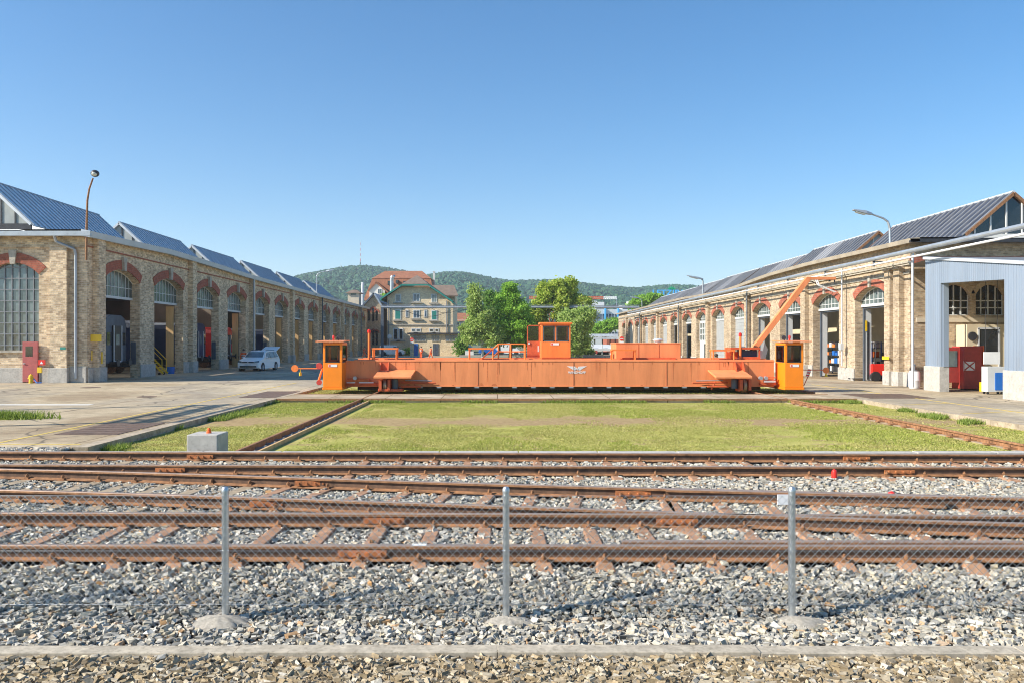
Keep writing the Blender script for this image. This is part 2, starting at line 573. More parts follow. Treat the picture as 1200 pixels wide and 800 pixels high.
def mesh_obj(name, v, f, mats, parent=None, local=False, smooth=None, bevel=0.0, origin=None, mi=None, fixn=True):
    me = bpy.data.meshes.new(name)
    arr = np.array(v, dtype=np.float64)
    if parent is not None:
        org = Vector((0, 0, 0)) if local else top_origin(parent)
    elif local:
        org = Vector((0, 0, 0))
    elif origin is not None:
        org = Vector(origin)
    else:
        lo, hi = arr.min(0), arr.max(0)
        org = Vector(((lo[0] + hi[0]) / 2, (lo[1] + hi[1]) / 2, lo[2]))
    arr = arr - np.array(org)
    me.from_pydata(arr.tolist(), [], f)
    if not isinstance(mats, (list, tuple)):
        mats = [mats]
    for m in mats:
        me.materials.append(M[m] if isinstance(m, str) else m)
    if mi is not None and len(mats) > 1:
        me.polygons.foreach_set('material_index', mi)
    if fixn:
        bm = bmesh.new()
        bm.from_mesh(me)
        bmesh.ops.recalc_face_normals(bm, faces=bm.faces)
        bm.to_mesh(me)
        bm.free()
    if smooth is not None:
        me.polygons.foreach_set('use_smooth', [True] * len(me.polygons))
        me.set_sharp_from_angle(angle=R(smooth))
    me.update()
    o = bpy.data.objects.new(name, me)
    COL.objects.link(o)
    if parent is not None:
        o.parent = parent
    elif not local:
        o.location = org
    if bevel > 0:
        b = o.modifiers.new('Bevel', 'BEVEL')
        b.width = bevel
        b.segments = 2
        b.limit_method = 'ANGLE'
    return o


def tag(o, label=None, cat=None, group=None, kind=None):
    if label:
        assert 4 <= len(label.split()) <= 16 or o.parent, label
        o['label'] = label
    if cat:
        o['category'] = cat
    if group:
        o['group'] = group
    if kind:
        o['kind'] = kind
    return o


def thing(name, label, cat, loc=(0, 0, 0), rz=0.0, group=None):
    o = bpy.data.objects.new(name, None)
    o.empty_display_size = 0.3
    COL.objects.link(o)
    o.location = loc
    o.rotation_euler = (0, 0, rz)
    return tag(o, label, cat, group)


def struct(o):
    o['kind'] = 'structure'
    return o


KIDS = {}


def copy_tree(o, parent=None):
    c = o.copy()
    COL.objects.link(c)
    if parent is not None:
        c.parent = parent
    for ch in list(o.children):
        copy_tree(ch, c)
    return c


def text_mesh(name, body, size, mat, parent, loc, rot, ext=0.01, spacing=1.0, sx=1.0, bold=0.0):
    cu = bpy.data.curves.new(name, 'FONT')
    cu.body = body
    cu.size = size
    cu.extrude = ext
    cu.space_character = spacing
    cu.align_x = 'CENTER'
    cu.offset = bold
    tmp = bpy.data.objects.new(name, cu)
    COL.objects.link(tmp)
    dg = bpy.context.evaluated_depsgraph_get()
    me = bpy.data.meshes.new_from_object(tmp.evaluated_get(dg))
    bpy.data.objects.remove(tmp)
    me.transform(Matrix.Diagonal((sx, 1, 1, 1)))
    me.transform(Matrix.Translation(Vector(loc)) @ Euler(rot).to_matrix().to_4x4())
    me.materials.clear()
    me.materials.append(M[mat])
    o = bpy.data.objects.new(name, me)
    COL.objects.link(o)
    if parent:
        me.transform(Matrix.Translation(-Vector(top_origin(parent))))
        o.parent = parent
    return o
HAZE, SUN, SKY, EXPO = 0.00020, 4.7, 0.10, 0.82
# ================================================================== THE GROUND
PX0, PX1 = -9.35, 15.2        # the sunken grass pit between the two paved yards
GZ = -0.16                    # its level
far = MB()
far.add([(-3000, -60, GZ - 0.02), (3000, -60, GZ - 0.02), (3000, 4000, GZ - 0.02), (-3000, 4000, GZ - 0.02)], [(0, 1, 2, 3)])
struct(far.build('ground', 'far_ground', fixn=False))

pit = MB()
pit.add([(PX0 - 0.05, 15.4, GZ), (PX1 + 0.05, 15.4, GZ), (PX1 + 0.05, 108, GZ), (PX0 - 0.05, 108, GZ)], [(0, 1, 2, 3)])
struct(pit.build('lawn_soil', 'soil_grass', fixn=False))

pav = MB()


def slab(m, x0, x1, y0, y1, z=0.0, skirt=('x0', 'x1', 'y0', 'y1'), zb=-0.35):
    m.add([(x0, y0, z), (x1, y0, z), (x1, y1, z), (x0, y1, z)], [(0, 1, 2, 3)])
    if 'y0' in skirt:
        m.add([(x0, y0, zb), (x1, y0, zb), (x1, y0, z), (x0, y0, z)], [(0, 1, 2, 3)])
    if 'y1' in skirt:
        m.add([(x1, y1, zb), (x0, y1, zb), (x0, y1, z), (x1, y1, z)], [(0, 1, 2, 3)])
    if 'x0' in skirt:
        m.add([(x0, y1, zb), (x0, y0, zb), (x0, y0, z), (x0, y1, z)], [(0, 1, 2, 3)])
    if 'x1' in skirt:
        m.add([(x1, y0, zb), (x1, y1, zb), (x1, y1, z), (x1, y0, z)], [(0, 1, 2, 3)])


slab(pav, -90, PX0 - 0.35, 18.5, 230)
slab(pav, PX1 + 0.35, 95, 15.5, 230)
slab(pav, PX0 - 0.35, PX1 + 0.35, 104, 168, skirt=('y0', 'y1'))
struct(pav.build('yard_paving', 'paving', fixn=False))

plain('kerb_stone', (0.42, 0.34, 0.24), 0.9, var=0.3, vs=3, dirt=(0.16, 0.10, 0.06), dirt_amt=0.8)
# kerb stones along the pit edges
kb = MB()
for (x0, x1) in ((PX0 - 0.35, PX0), (PX1, PX1 + 0.35)):
    y0 = 18.5 if x0 < 0 else 15.5
    y = y0
    while y < 104:
        L = 1.9
        kb.box(x0, x1, y + 0.004, min(y + L - 0.004, 104), -0.35, 0.008 + random.uniform(-0.003, 0.003))
        y += L
struct(kb.build('pit_kerb', 'kerb_stone', fixn=False))

# concrete track crossing the pit in front of the traverser, rusty edge rail along it
st = MB()
slab(st, PX0, PX1, 34.3, 37.3, 0.003, skirt=('y0', 'y1'))
struct(st.build('concrete_path', 'strip_concrete', fixn=False))
er = MB()
er.box(PX0, PX1, 34.24, 34.31, -0.06, 0.02)
er.box(PX0, PX1, 37.29, 37.35, -0.05, 0.02)
struct(er.build('path_edge_iron', 'rusty', fixn=False))
for (yy, w) in ((55.0, 3.0), (70.6, 3.0), (86, 3.0)):
    s2 = MB()
    slab(s2, PX0, PX1, yy, yy + w, 0.003, skirt=('y0', 'y1'))
    struct(s2.build('concrete_path', 'strip_concrete', fixn=False))

# painted lines and iron covers on the paving
ln = MB()
ln.box(-11.95, -11.83, 18.6, 48.0, 0.001, 0.005)
ln.box(-11.8, -9.8, 19.0, 19.1, 0.001, 0.005)
ln.box(-11.8, -9.8, 22.3, 22.42, 0.001, 0.005)
ln.box(17.8, 17.92, 20, 46.0, 0.001, 0.005)
for yy in (24.2, 27.6, 31.5):
    ln.add([(15.6, yy - 0.5, 0.004), (17.8, yy + 0.4, 0.004), (17.8, yy + 0.52, 0.004), (15.6, yy - 0.38, 0.004)], [(0, 1, 2, 3)])
struct(ln.build('painted_line', 'paint_line_yellow', fixn=False))
lw = MB()
lw.box(-22, -15.6, 30.9, 31.35, 0.001, 0.004)
lw.box(-15.6, -9.9, 38.4, 38.5, 0.001, 0.004)
struct(lw.build('painted_line', 'paint_line_white', fixn=False))

IC = 'iron covers let into the yard'


def cover(x0, x1, y0, y1, label, spots=0):
    m = MB()
    m.box(x0, x1, y0, y1, -0.02, 0.012)
    for k in range(6):
        yy = y0 + (y1 - y0) * (k + 0.5) / 6
        m.box(x0 + 0.06, x1 - 0.06, yy - 0.012, yy + 0.012, 0.012, 0.018)
    t = tag(m.build('iron_cover', 'iron_plate'), label, 'cover', IC)
    return t


cover(-11.5, -9.85, 21.0, 24.0, 'rusty rectangular iron cover in the left paving near the front kerb')
cover(-11.2, -9.6, 35.0, 39.5, 'dark riveted iron cover at the corner of the pit, left side')
cover(15.9, 18.7, 34.6, 37.6, 'dark brown riveted iron cover in the right paving before the brick corner')
for (px, py, r, lab) in ((172, 464.5, 0.42, 'round dark manhole cover in the left yard before the brick wall'),
                         (106, 453.7, 0.5, 'round rusty manhole cover close to the left brick corner')):
    g = gp(px, py)
    m = MB()
    m.lathe(g, [(r, -0.02), (r, 0.01), (r * 0.9, 0.012), (r * 0.88, 0.006), (0.01, 0.006)], 24)
    tag(m.build('manhole_cover', 'iron_plate', smooth=30), lab, 'manhole cover')

# rails set flush in the yard, one pair leading from each arch to the pit
emb = []
for (yc, xa, xb, lab) in ((52.6, -50, PX0 - 0.35, 'flush yard rails leading into the first left arch with the black coach'),
                          (60.1, -50, PX0 - 0.35, 'flush yard rails leading into the second left arch with the yellow steps'),
                          (68.2, -50, PX0 - 0.35, 'flush yard rails leading into the left arch with the blue coach'),
                          (75.7, -50, PX0 - 0.35, 'flush yard rails leading into the left arch with the red locomotive'),
                          (48.0, PX1 + 0.35, 60, 'flush yard rails leading into the right arch with the yellow forklift'),
                          (54.6, PX1 + 0.35, 60, 'flush yard rails leading into the second right arch from the corner'),
                          (61.3, PX1 + 0.35, 60, 'flush yard rails leading into the third right arch behind the crane boom')):
    t = thing('yard_track', lab, 'track', ((xa + xb) / 2, yc, 0), group='rails set flush in the yard')
    for s in (-0.72, 0.72):
        m = MB()
        m.box(xa, xb, yc + s - 0.035, yc + s + 0.035, -0.1, 0.006)
        m.box(xa, xb, yc + s + 0.045, yc + s + 0.06, -0.1, 0.004)
        m.build('rail', 'rusty', t, fixn=False)

# ------------------------------------------------------------------ track bed
prof = [(3.0, -0.02), (6.14, -0.02), (6.31, 0.0), (7.05, 0.0), (7.4, 0.08), (7.85, 0.22), (8.1, 0.25), (15.18, 0.25)]


def bed_z(y):
    return np.interp(y, [p[0] for p in prof], [p[1] for p in prof])


tb = MB()
for i in range(len(prof) - 1):
    (ya, za), (yb, zb_) = prof[i], prof[i + 1]
    tb.add([(-60, ya, za - 0.03), (60, ya, za - 0.03), (60, yb, zb_ - 0.03), (-60, yb, zb_ - 0.03)], [(0, 1, 2, 3)])
tb.add([(-60, 15.18, 0.22), (-8.6, 15.18, 0.22), (-8.6, 16.2, 0.0), (-60, 16.2, 0.0)], [(0, 1, 2, 3)])
tb.add([(-60, 16.2, 0.0), (-9.7, 16.2, 0.0), (-9.7, 18.6, -0.05), (-60, 18.6, -0.05)], [(0, 1, 2, 3)])
struct(tb.build('track_bed', 'ballast_base', fixn=False))

cb_ = MB()
x = -12.0
while x < 13.5:
    cb_.box(x + 0.002, x + 2.0 - 0.002, 6.15, 6.305, -0.2, 0.045 + random.uniform(-0.006, 0.006))
    x += 2.0
plain('kerb_light', (0.44, 0.38, 0.29), 0.9, var=0.3, vs=9, dirt=(0.17, 0.14, 0.10), dirt_amt=0.8)
struct(cb_.build('front_kerb', 'kerb_light', bevel=0.004, fixn=False))
wk = MB()
x = -8.6
while x < 24:
    wk.box(x + 0.01, x + 1.5 - 0.01, 15.24, 15.48, -0.2, 0.325 + random.uniform(-0.004, 0.004))
    x += 1.5
struct(wk.build('lawn_kerb', 'concrete_white', bevel=0.01, fixn=False))

# ------------------------------------------------------------------ the running rails
K = (H - 0.40) * F


def railpts(pts):
    return [Vector(((x - CX) / F * (K / (y - CY)), K / (y - CY), 0.40)) for x, y in pts]


R1 = railpts([(-260, 527.6), (0, 528.3), (600, 530.0), (1200, 531.6), (1500, 532.4)])
R2 = railpts([(-260, 542.6), (0, 543.4), (600, 545.2), (1200, 546.6), (1500, 547.2)])
R3 = railpts([(-200, 544.6), (0, 548.2), (240, 554.6), (480, 563.4), (720, 570.2), (960, 575.6), (1200, 582.2), (1420, 589)])
R4 = railpts([(-200, 568.2), (0, 572.6), (240, 579.6), (480, 588.2), (720, 596.4), (846, 600.6), (960, 606.2), (1200, 612.2), (1420, 618)])
R5 = railpts([(-260, 598.6), (0, 599.6), (480, 600.8), (850, 601.8), (1200, 603.4), (1460, 604.2)])
R6 = railpts([(-260, 636.8), (0, 637.4), (600, 637.9), (1200, 638.6), (1460, 639)])


def yat(r, x):
    return float(np.interp(x, [p.x for p in r], [p.y for p in r]))


RP = [(-0.07, 0), (0.07, 0), (0.07, 0.012), (0.009, 0.03), (0.009, 0.112), (0.038, 0.116), (0.038, 0.142), (0.030, 0.15),
      (-0.030, 0.15), (-0.038, 0.142), (-0.038, 0.116), (-0.009, 0.112), (-0.009, 0.03), (-0.07, 0.012)]


def resample(pts, step=1.0):
    n = int(abs(pts[-1].x - pts[0].x) / step)
    xs = np.linspace(pts[0].x, pts[-1].x, n + 1)
    ys = np.interp(xs, [p.x for p in pts], [p.y for p in pts])
    # smooth the plan of the curve
    for _ in range(4):
        ys[1:-1] = (ys[:-2] + 2 * ys[1:-1] + ys[2:]) / 4
    return [Vector((x, y, pts[0].z)) for x, y in zip(xs, ys)]


def rail_mesh(pts, parent, name='rail', x0=None, x1=None, dy=0.0, zoff=0.0):
    pp = resample(pts)
    if x0 is not None:
        pp = [Vector((x, yat(pp, x), pts[0].z)) for x in np.arange(x0, x1 + 0.01, 0.5)]
    vs, fs, mi = [], [], []
    n = len(RP)
    for i, p in enumerate(pp):
        a = pp[max(i - 1, 0)]
        b = pp[min(i + 1, len(pp) - 1)]
        d = (b - a).normalized()
        nrm = Vector((-d.y, d.x, 0))
        for (u, w) in RP:
            vs.append(p + nrm * (u + dy) + Vector((0, 0, w - 0.15 + zoff)))
    for i in range(len(pp) - 1):
        for k in range(n):
            k2 = (k + 1) % n
            fs.append((i * n + k, i * n + k2, (i + 1) * n + k2, (i + 1) * n + k))
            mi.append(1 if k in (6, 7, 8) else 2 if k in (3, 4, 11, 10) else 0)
    fs.append(tuple(range(n)))
    fs.append(tuple(range((len(pp) - 1) * n, len(pp) * n)))
    mi += [0, 0]
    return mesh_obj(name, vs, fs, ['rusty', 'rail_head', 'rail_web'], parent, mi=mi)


# sleepers: a trough of rusted steel with closed sloping ends
def sleeper_mesh(name, length, w=0.24, mat='rusty_sleeper', steel=True):
    m = MB()
    h = length / 2
    if steel:
        top = 0.0
        m.add([(-w * .5, -h, top - 0.10), (w * .5, -h, top - 0.10), (w * .5, h, top - 0.10), (-w * .5, h, top - 0.10),
               (-w * .33, -h + 0.12, top + 0.006), (w * .33, -h + 0.12, top + 0.006), (w * .33, h - 0.12, top + 0.006), (-w * .33, h - 0.12, top + 0.006)],
              [(0, 3, 2, 1), (4, 5, 6, 7), (0, 1, 5, 4), (1, 2, 6, 5), (2, 3, 7, 6), (3, 0, 4, 7)])
    else:
        m.box(-w / 2, w / 2, -h, h, -0.14, -0.005)
    me = m.build(name, mat, local=True, bevel=0.01)
    return me


CLIP = MB()
for s in (-1, 1):
    CLIP.box(-0.035, 0.035, s * 0.085 - 0.028, s * 0.085 + 0.028, -0.01, 0.032)
    CLIP.tube((0, s * 0.09, 0.03), (0, s * 0.09, 0.085), 0.014, n=8)
    CLIP.tube((0, s * 0.09, 0.045), (0, s * 0.09, 0.068), 0.026, n=6)
CLIP.box(-0.07, 0.07, -0.12, 0.12, -0.012, 0.004)
clip0 = CLIP.build('rail_clip', 'rusty', local=True)

tracks = {}
sl_rects = []     # (cx, cy, half width, half length, angle) to keep stones off the sleepers


def lay_track(name, label, ra, rb, xs, length, steel_of, skew=0.0, extra_rails=(), rails=True, clips=None):
    t = thing(name, label, 'railway track', (0, (yat(ra, 0) + yat(rb, 0)) / 2, 0.25), group='running tracks in front of the lawn')
    org = Vector(t.location)
    if rails:
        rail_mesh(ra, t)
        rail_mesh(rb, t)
    protos = {}
    for i, x in enumerate(xs):
        steel = steel_of(x)
        key = (steel, length)
        if key not in protos:
            protos[key] = sleeper_mesh('sleeper', length, 0.22 if steel else 0.20, 'rusty_sleeper' if steel else 'wood_sleeper', steel)
            s = protos[key]
        else:
            s = protos[key].copy()
            COL.objects.link(s)
        s.parent = t
        ya, yb = yat(ra, x), yat(rb, x)
        # follow the direction of the track
        dx = 0.5
        ang = math.atan2(yat(ra, x + dx) - yat(ra, x - dx), 2 * dx) + random.uniform(-0.012, 0.012)
        cy = (ya + yb) / 2
        s.location = Vector((x, cy, 0.252)) - org
        s.rotation_euler = (0, 0, ang)
        sl_rects.append((x, cy, 0.075 if steel else 0.09, length / 2, ang))
        for rr in (clips or (ra, rb)):
            c = clip0 if clip0.parent is None else clip0.copy()
            if c is not clip0:
                COL.objects.link(c)
            c.parent = s
            yr = yat(rr, x)
            c.location = (0, (yr - cy) / math.cos(ang), 0.0)
    return t


lay_track('railway_track', 'farthest railway track, beside the white kerb of the lawn', R1, R2,
          np.arange(-11.6, 12.6, 0.615), 2.5, lambda x: x > -2.6)
lay_track('railway_track', 'middle railway track slanting across the ballast to join the nearest track', R3, R4,
          np.arange(-9.9, 2.3, 0.605), 2.45, lambda x: x > -3.4)
tC = lay_track('railway_track', 'nearest railway track, running straight behind the chain link fence', R5, R6,
               np.arange(-7.95, 1.9, 0.60), 1.96, lambda x: True)
# turnout timbers carry all four rails on the right
org = Vector(tC.location)
px_ = [2.25 + 0.62 * k for k in range(13)]
for x in px_:
    y0, y1 = yat(R6, x) - 0.25, yat(R3, x) + 0.5
    s = sleeper_mesh('turnout_sleeper', y1 - y0, 0.23)
    s.parent = tC
    ang = R(-4) + random.uniform(-0.01, 0.01)
    s.location = Vector((x, (y0 + y1) / 2, 0.252)) - org
    s.rotation_euler = (0, 0, ang)
    sl_rects.append((x, (y0 + y1) / 2, 0.08, (y1 - y0) / 2, ang))
    for rr in (R3, R4, R5, R6):
        c = clip0.copy()
        COL.objects.link(c)
        c.parent = s
        c.location = (0, yat(rr, x) - (y0 + y1) / 2, 0)
# check rails of the turnout
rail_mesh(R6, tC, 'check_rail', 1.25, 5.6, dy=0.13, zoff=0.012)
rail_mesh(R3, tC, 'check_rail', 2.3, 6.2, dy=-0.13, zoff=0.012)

# fish plates and fresh rust at the rail joints
fp = []
for (px, rr) in ((235, R1), (200, R2), (365, R3), (315, R4), (450, R5), (425, R6), (1003, R1), (1053, R2), (742, R3), (793, R5)):
    d = K / (np.interp(px, [0, 1200], [530, 545]) - CY)
    for _ in range(6):
        X = (px - CX) / F * d
        d = yat(rr, X)
    fp.append((X, d))
plain('fresh_rust', (0.46, 0.165, 0.055), 0.8, var=0.4, vs=14, dirt=(0.2, 0.1, 0.05), dirt_amt=0.8)
tjs = {id(R1): None}
for (X, d) in fp:
    m = MB()
    m.box(X - 0.24, X + 0.24, d - 0.035, d - 0.014, 0.285, 0.355)
    m.box(X - 0.24, X + 0.24, d + 0.014, d + 0.035, 0.285, 0.355)
    for k in (-0.18, -0.06, 0.06, 0.18):
        m.tube((X + k, d - 0.065, 0.32), (X + k, d + 0.065, 0.32), 0.016, n=6)
    o = m.build('joint_plate', 'fresh_rust', tC)

# ------------------------------------------------------------------ stones
ICO_V = np.array([(0, 1, 1.618), (0, -1, 1.618), (0, 1, -1.618), (0, -1, -1.618), (1, 1.618, 0), (-1, 1.618, 0), (1, -1.618, 0), (-1, -1.618, 0),
                  (1.618, 0, 1), (-1.618, 0, 1), (1.618, 0, -1), (-1.618, 0, -1)], dtype=np.float64) / 1.902
ICO_F = np.array([(0, 1, 8), (0, 8, 4), (0, 4, 5), (0, 5, 9), (0, 9, 1), (1, 9, 7), (1, 7, 6), (1, 6, 8), (8, 6, 10), (8, 10, 4), (4, 10, 2), (4, 2, 5),
                  (5, 2, 11), (5, 11, 9), (9, 11, 7), (7, 11, 3), (7, 3, 6), (6, 3, 10), (10, 3, 2), (2, 3, 11)], dtype=np.int64)
CUB_V = np.array([(-1, -1, -1), (1, -1, -1), (1, 1, -1), (-1, 1, -1), (-1, -1, 1), (1, -1, 1), (1, 1, 1), (-1, 1, 1)], dtype=np.float64) * 0.68
CUB_F = np.array([(0, 2, 1), (0, 3, 2), (4, 5, 6), (4, 6, 7), (0, 1, 5), (0, 5, 4), (1, 2, 6), (1, 6, 5), (2, 3, 7), (2, 7, 6), (3, 0, 4), (3, 4, 7)], dtype=np.int64)
OCT_V = np.array([(1, 0, 0), (-1, 0, 0), (0, 1, 0), (0, -1, 0), (0, 0, 1), (0, 0, -1), (.7, .7, .5), (-.6, -.7, .5)], dtype=np.float64)


def vnoise(x, y, s, seed):
    r = np.random.default_rng(seed)
    out = np.zeros(len(x))
    for k in range(7):
        a = r.uniform(0, 2 * np.pi)
        f = s * r.uniform(0.5, 2.2)
        out += np.sin((x * math.cos(a) + y * math.sin(a)) * f + r.uniform(0, 6.28)) / 7 * 1.6
    return out


def rot_mats(n):
    q = rng.normal(size=(n, 4))
    q /= np.linalg.norm(q, axis=1)[:, None]
    w, x, y, z = q.T
    return np.stack([1 - 2 * (y * y + z * z), 2 * (x * y - z * w), 2 * (x * z + y * w),
                     2 * (x * y + z * w), 1 - 2 * (x * x + z * z), 2 * (y * z - x * w),
                     2 * (x * z - y * w), 2 * (y * z + x * w), 1 - 2 * (x * x + y * y)], axis=1).reshape(n, 3, 3)


def fast_mesh(name, V, T, mat, parent=None, origin=(0, 0, 0), smooth=False):
    """V (n,3), T (m,k) -> mesh object"""
    me = bpy.data.meshes.new(name)
    V = V - np.array(origin)
    k = T.shape[1]
    me.vertices.add(len(V))
    me.vertices.foreach_set('co', V.astype(np.float32).ravel())
    me.loops.add(T.size)
    me.loops.foreach_set('vertex_index', T.astype(np.int32).ravel())
    me.polygons.add(len(T))
    me.polygons.foreach_set('loop_start', np.arange(0, T.size, k, dtype=np.int32))
    me.polygons.foreach_set('loop_total', np.full(len(T), k, dtype=np.int32))
    me.polygons.foreach_set('use_smooth', np.full(len(T), bool(smooth)))
    me.materials.append(M[mat])
    me.update(calc_edges=True)
    o = bpy.data.objects.new(name, me)
    COL.objects.link(o)
    if parent is not None:
        o.parent = parent
    else:
        o.location = origin
    return o


def stones(name, X, Y, Z, size, mat, flat=(1.4, 0.95, 0.62), jit=0.28):
    n = len(X)
    tmpl = []
    for _ in range(24):
        v = CUB_V * (1 + rng.uniform(-jit, jit, (8, 1))) + rng.uniform(-0.24, 0.24, (8, 3))
        tmpl.append(v * np.array(flat) * rng.uniform(0.75, 1.25, 3))
    tmpl = np.array(tmpl)
    v = tmpl[rng.integers(0, 24, n)]
    ax = rng.uniform(0, 2 * np.pi, n)
    tilt = rng.normal(0, 0.9, (n, 2))
    ca, sa = np.cos(ax), np.sin(ax)
    Rz = np.zeros((n, 3, 3))
    Rz[:, 0, 0] = ca
    Rz[:, 0, 1] = -sa
    Rz[:, 1, 0] = sa
    Rz[:, 1, 1] = ca
    Rz[:, 2, 2] = 1
    ct, s_t = np.cos(tilt[:, 0]), np.sin(tilt[:, 0])
    Rx = np.zeros((n, 3, 3))
    Rx[:, 0, 0] = 1
    Rx[:, 1, 1] = ct
    Rx[:, 1, 2] = -s_t
    Rx[:, 2, 1] = s_t
    Rx[:, 2, 2] = ct
    Rm = Rz @ Rx
    v = np.einsum('nij,nkj->nki', Rm, v) * size[:, None, None]
    v += np.stack([X, Y, Z], 1)[:, None, :]
    T = (CUB_F[None] + (np.arange(n) * 8)[:, None, None]).reshape(-1, 3)
    o = fast_mesh(name, v.reshape(-1, 3), T, mat)
    return o


def scatter(y0, y1, dens, margin=0.9, xl=-1e9, xr=1e9):
    """random points in the wedge the camera can see, between y0 and y1"""
    A = (0.62 + 0.66) * (y1 ** 2 - y0 ** 2) / 2 + 2 * margin * (y1 - y0)
    n = int(A * dens)
    y = rng.uniform(y0, y1, n * 2)
    keep = rng.uniform(0, 1, n * 2) < (1.28 * y + 2 * margin) / (1.28 * y1 + 2 * margin)
    y = y[keep]
    x = rng.uniform(-0.62 * y - margin, 0.66 * y + margin)
    k = (x > xl) & (x < xr)
    return x[k], y[k]


def off_rails(x, y, tol):
    ok = np.ones(len(x), bool)
    for rr in (R1, R2, R3, R4, R5, R6):
        yr = np.interp(x, [p.x for p in rr], [p.y for p in rr])
        ok &= np.abs(y - yr) > tol
    return ok


def off_sleepers(x, y, leave=0.012):
    ok = np.ones(len(x), bool)
    for (cx, cy, hw, hl, a) in sl_rects:
        dx, dy = x - cx, y - cy
        u = dx * math.cos(a) + dy * math.sin(a)
        v = -dx * math.sin(a) + dy * math.cos(a)
        ok &= ~((np.abs(u) < hw + 0.012) & (np.abs(v) < hl - 0.10))
    return ok | (rng.uniform(0, 1, len(x)) < leave)


x, y = scatter(6.36, 15.15, 1500, 1.8)
ok = off_rails(x, y, 0.085) & off_sleepers(x, y)
x, y = x[ok], y[ok]
z = bed_z(y) - 0.042 + rng.uniform(-0.02, 0.016, len(x))
top_ = rng.uniform(0, 1, len(x)) < 0.30
z = np.where(top_, z + 0.030, z) - np.where(y > 8.35, 0.014, 0.0)
z = z + 0.012 * vnoise(x, y, 3.0, 21)
in_sl = ~off_sleepers(x, y, 0.0)
z = np.where(in_sl, 0.26, z)
sz = np.clip(rng.normal(0.0235, 0.006, len(x)), 0.012, 0.042)
o = stones('ballast', x, y, z, sz, 'ballast_stone')
tag(o, 'grey and white crushed stone ballast around the rails and sleepers', 'ballast', kind='stuff')
x = rng.uniform(-16, -9.75, 9000)
y = rng.uniform(15.15, 18.5, 9000)
x2 = rng.uniform(-9.75, -8.65, 700)
y2 = rng.uniform(15.15, 16.0, 700)
x, y = np.r_[x, x2], np.r_[y, y2]
z = np.interp(y, [15.18, 16.2, 18.6], [0.24, 0.03, -0.02])
o = stones('side_ballast', x, y, z, np.clip(rng.normal(0.034, 0.008, len(x)), 0.017, 0.055), 'ballast_stone')
tag(o, 'loose grey ballast between the left paving and the tracks', 'ballast', kind='stuff')
x, y = scatter(5.0, 6.14, 1500, 2.0)
z = rng.uniform(-0.03, 0.02, len(x))
o = stones('tan_gravel', x, y, z, np.clip(rng.normal(0.024, 0.0065, len(x)), 0.012, 0.042), 'tan_stone')
tag(o, 'coarse tan gravel in front of the concrete kerb', 'gravel', kind='stuff')


# ------------------------------------------------------------------ grass
def blades(name, x, y, z, h, mat, lean=0.5, w=0.012):
    n = len(x)
    a = rng.uniform(0, 2 * np.pi, n)
    dx, dy = np.cos(a) * w, np.sin(a) * w
    lx, ly = rng.normal(0, lean, n) * h, rng.normal(0, lean, n) * h
    b = np.stack([x, y, z], 1)
    v0 = b + np.stack([dx, dy, np.zeros(n)], 1)
    v1 = b - np.stack([dx, dy, np.zeros(n)], 1)
    v2 = b + np.stack([lx, ly, h], 1)
    V = np.stack([v0, v1, v2], 1).reshape(-1, 3)
    return fast_mesh(name, V, np.arange(3 * n).reshape(-1, 3), mat)


x, y = scatter(15.5, 34.2, 620, 1.0, PX0 + 0.03, PX1 - 0.03)
band = np.exp(-((y - 26.1 - 0.5 * vnoise(x, y * 0, 0.4, 3)) / 1.5) ** 2)
bare = band * (0.95 + 0.6 * vnoise(x, y, 1.1, 5)) + 0.85 * (vnoise(x, y, 0.8, 9) + 0.6 * vnoise(x, y, 2.6, 14) > 0.28) * (y > 19.5)
keep = rng.uniform(0, 1, len(x)) > bare
keep &= ~(np.abs(x + 5.5) < 0.45) & ~(np.abs(x - 12.3) < 0.28)
x, y = x[keep], y[keep]
h = rng.uniform(0.012, 0.032, len(x)) * (1 + 0.5 * vnoise(x, y, 1.3, 4))
o = blades('lawn_grass', x, y, np.full(len(x), GZ), np.clip(h, 0.012, 0.1), 'leaf_grass', 0.6, 0.016)
tag(o, 'short dry green grass of the sunken lawn before the traverser', 'grass', kind='stuff')
x, y = scatter(15.5, 34.2, 260, 1.0, PX0 + 0.03, PX1 - 0.03)
pn = vnoise(x, y, 0.55, 31) + 0.5 * vnoise(x, y, 2.2, 32) - 1.2 * np.exp(-((y - 26.1) / 1.6) ** 2)
k = (pn > 0.12) & ~(np.abs(x + 5.5) < 0.45) & ~(np.abs(x - 12.3) < 0.28)
x, y = x[k], y[k]
o = blades('lawn_tufts', x, y, np.full(len(x), GZ), rng.uniform(0.015, 0.05, len(x)), 'leaf_lawn_green', 0.55, 0.016)
tag(o, 'lusher green patches of grass and clover in the dry lawn', 'grass', kind='stuff')
x, y = scatter(37.4, 44, 260, 1.0, PX0 + 0.03, PX1 - 0.03)
o = blades('pit_grass', x, y, np.full(len(x), GZ), rng.uniform(0.04, 0.10, len(x)), 'leaf_grass', 0.5, 0.03)
tag(o, 'short green grass strip beneath the orange traverser', 'grass', kind='stuff')
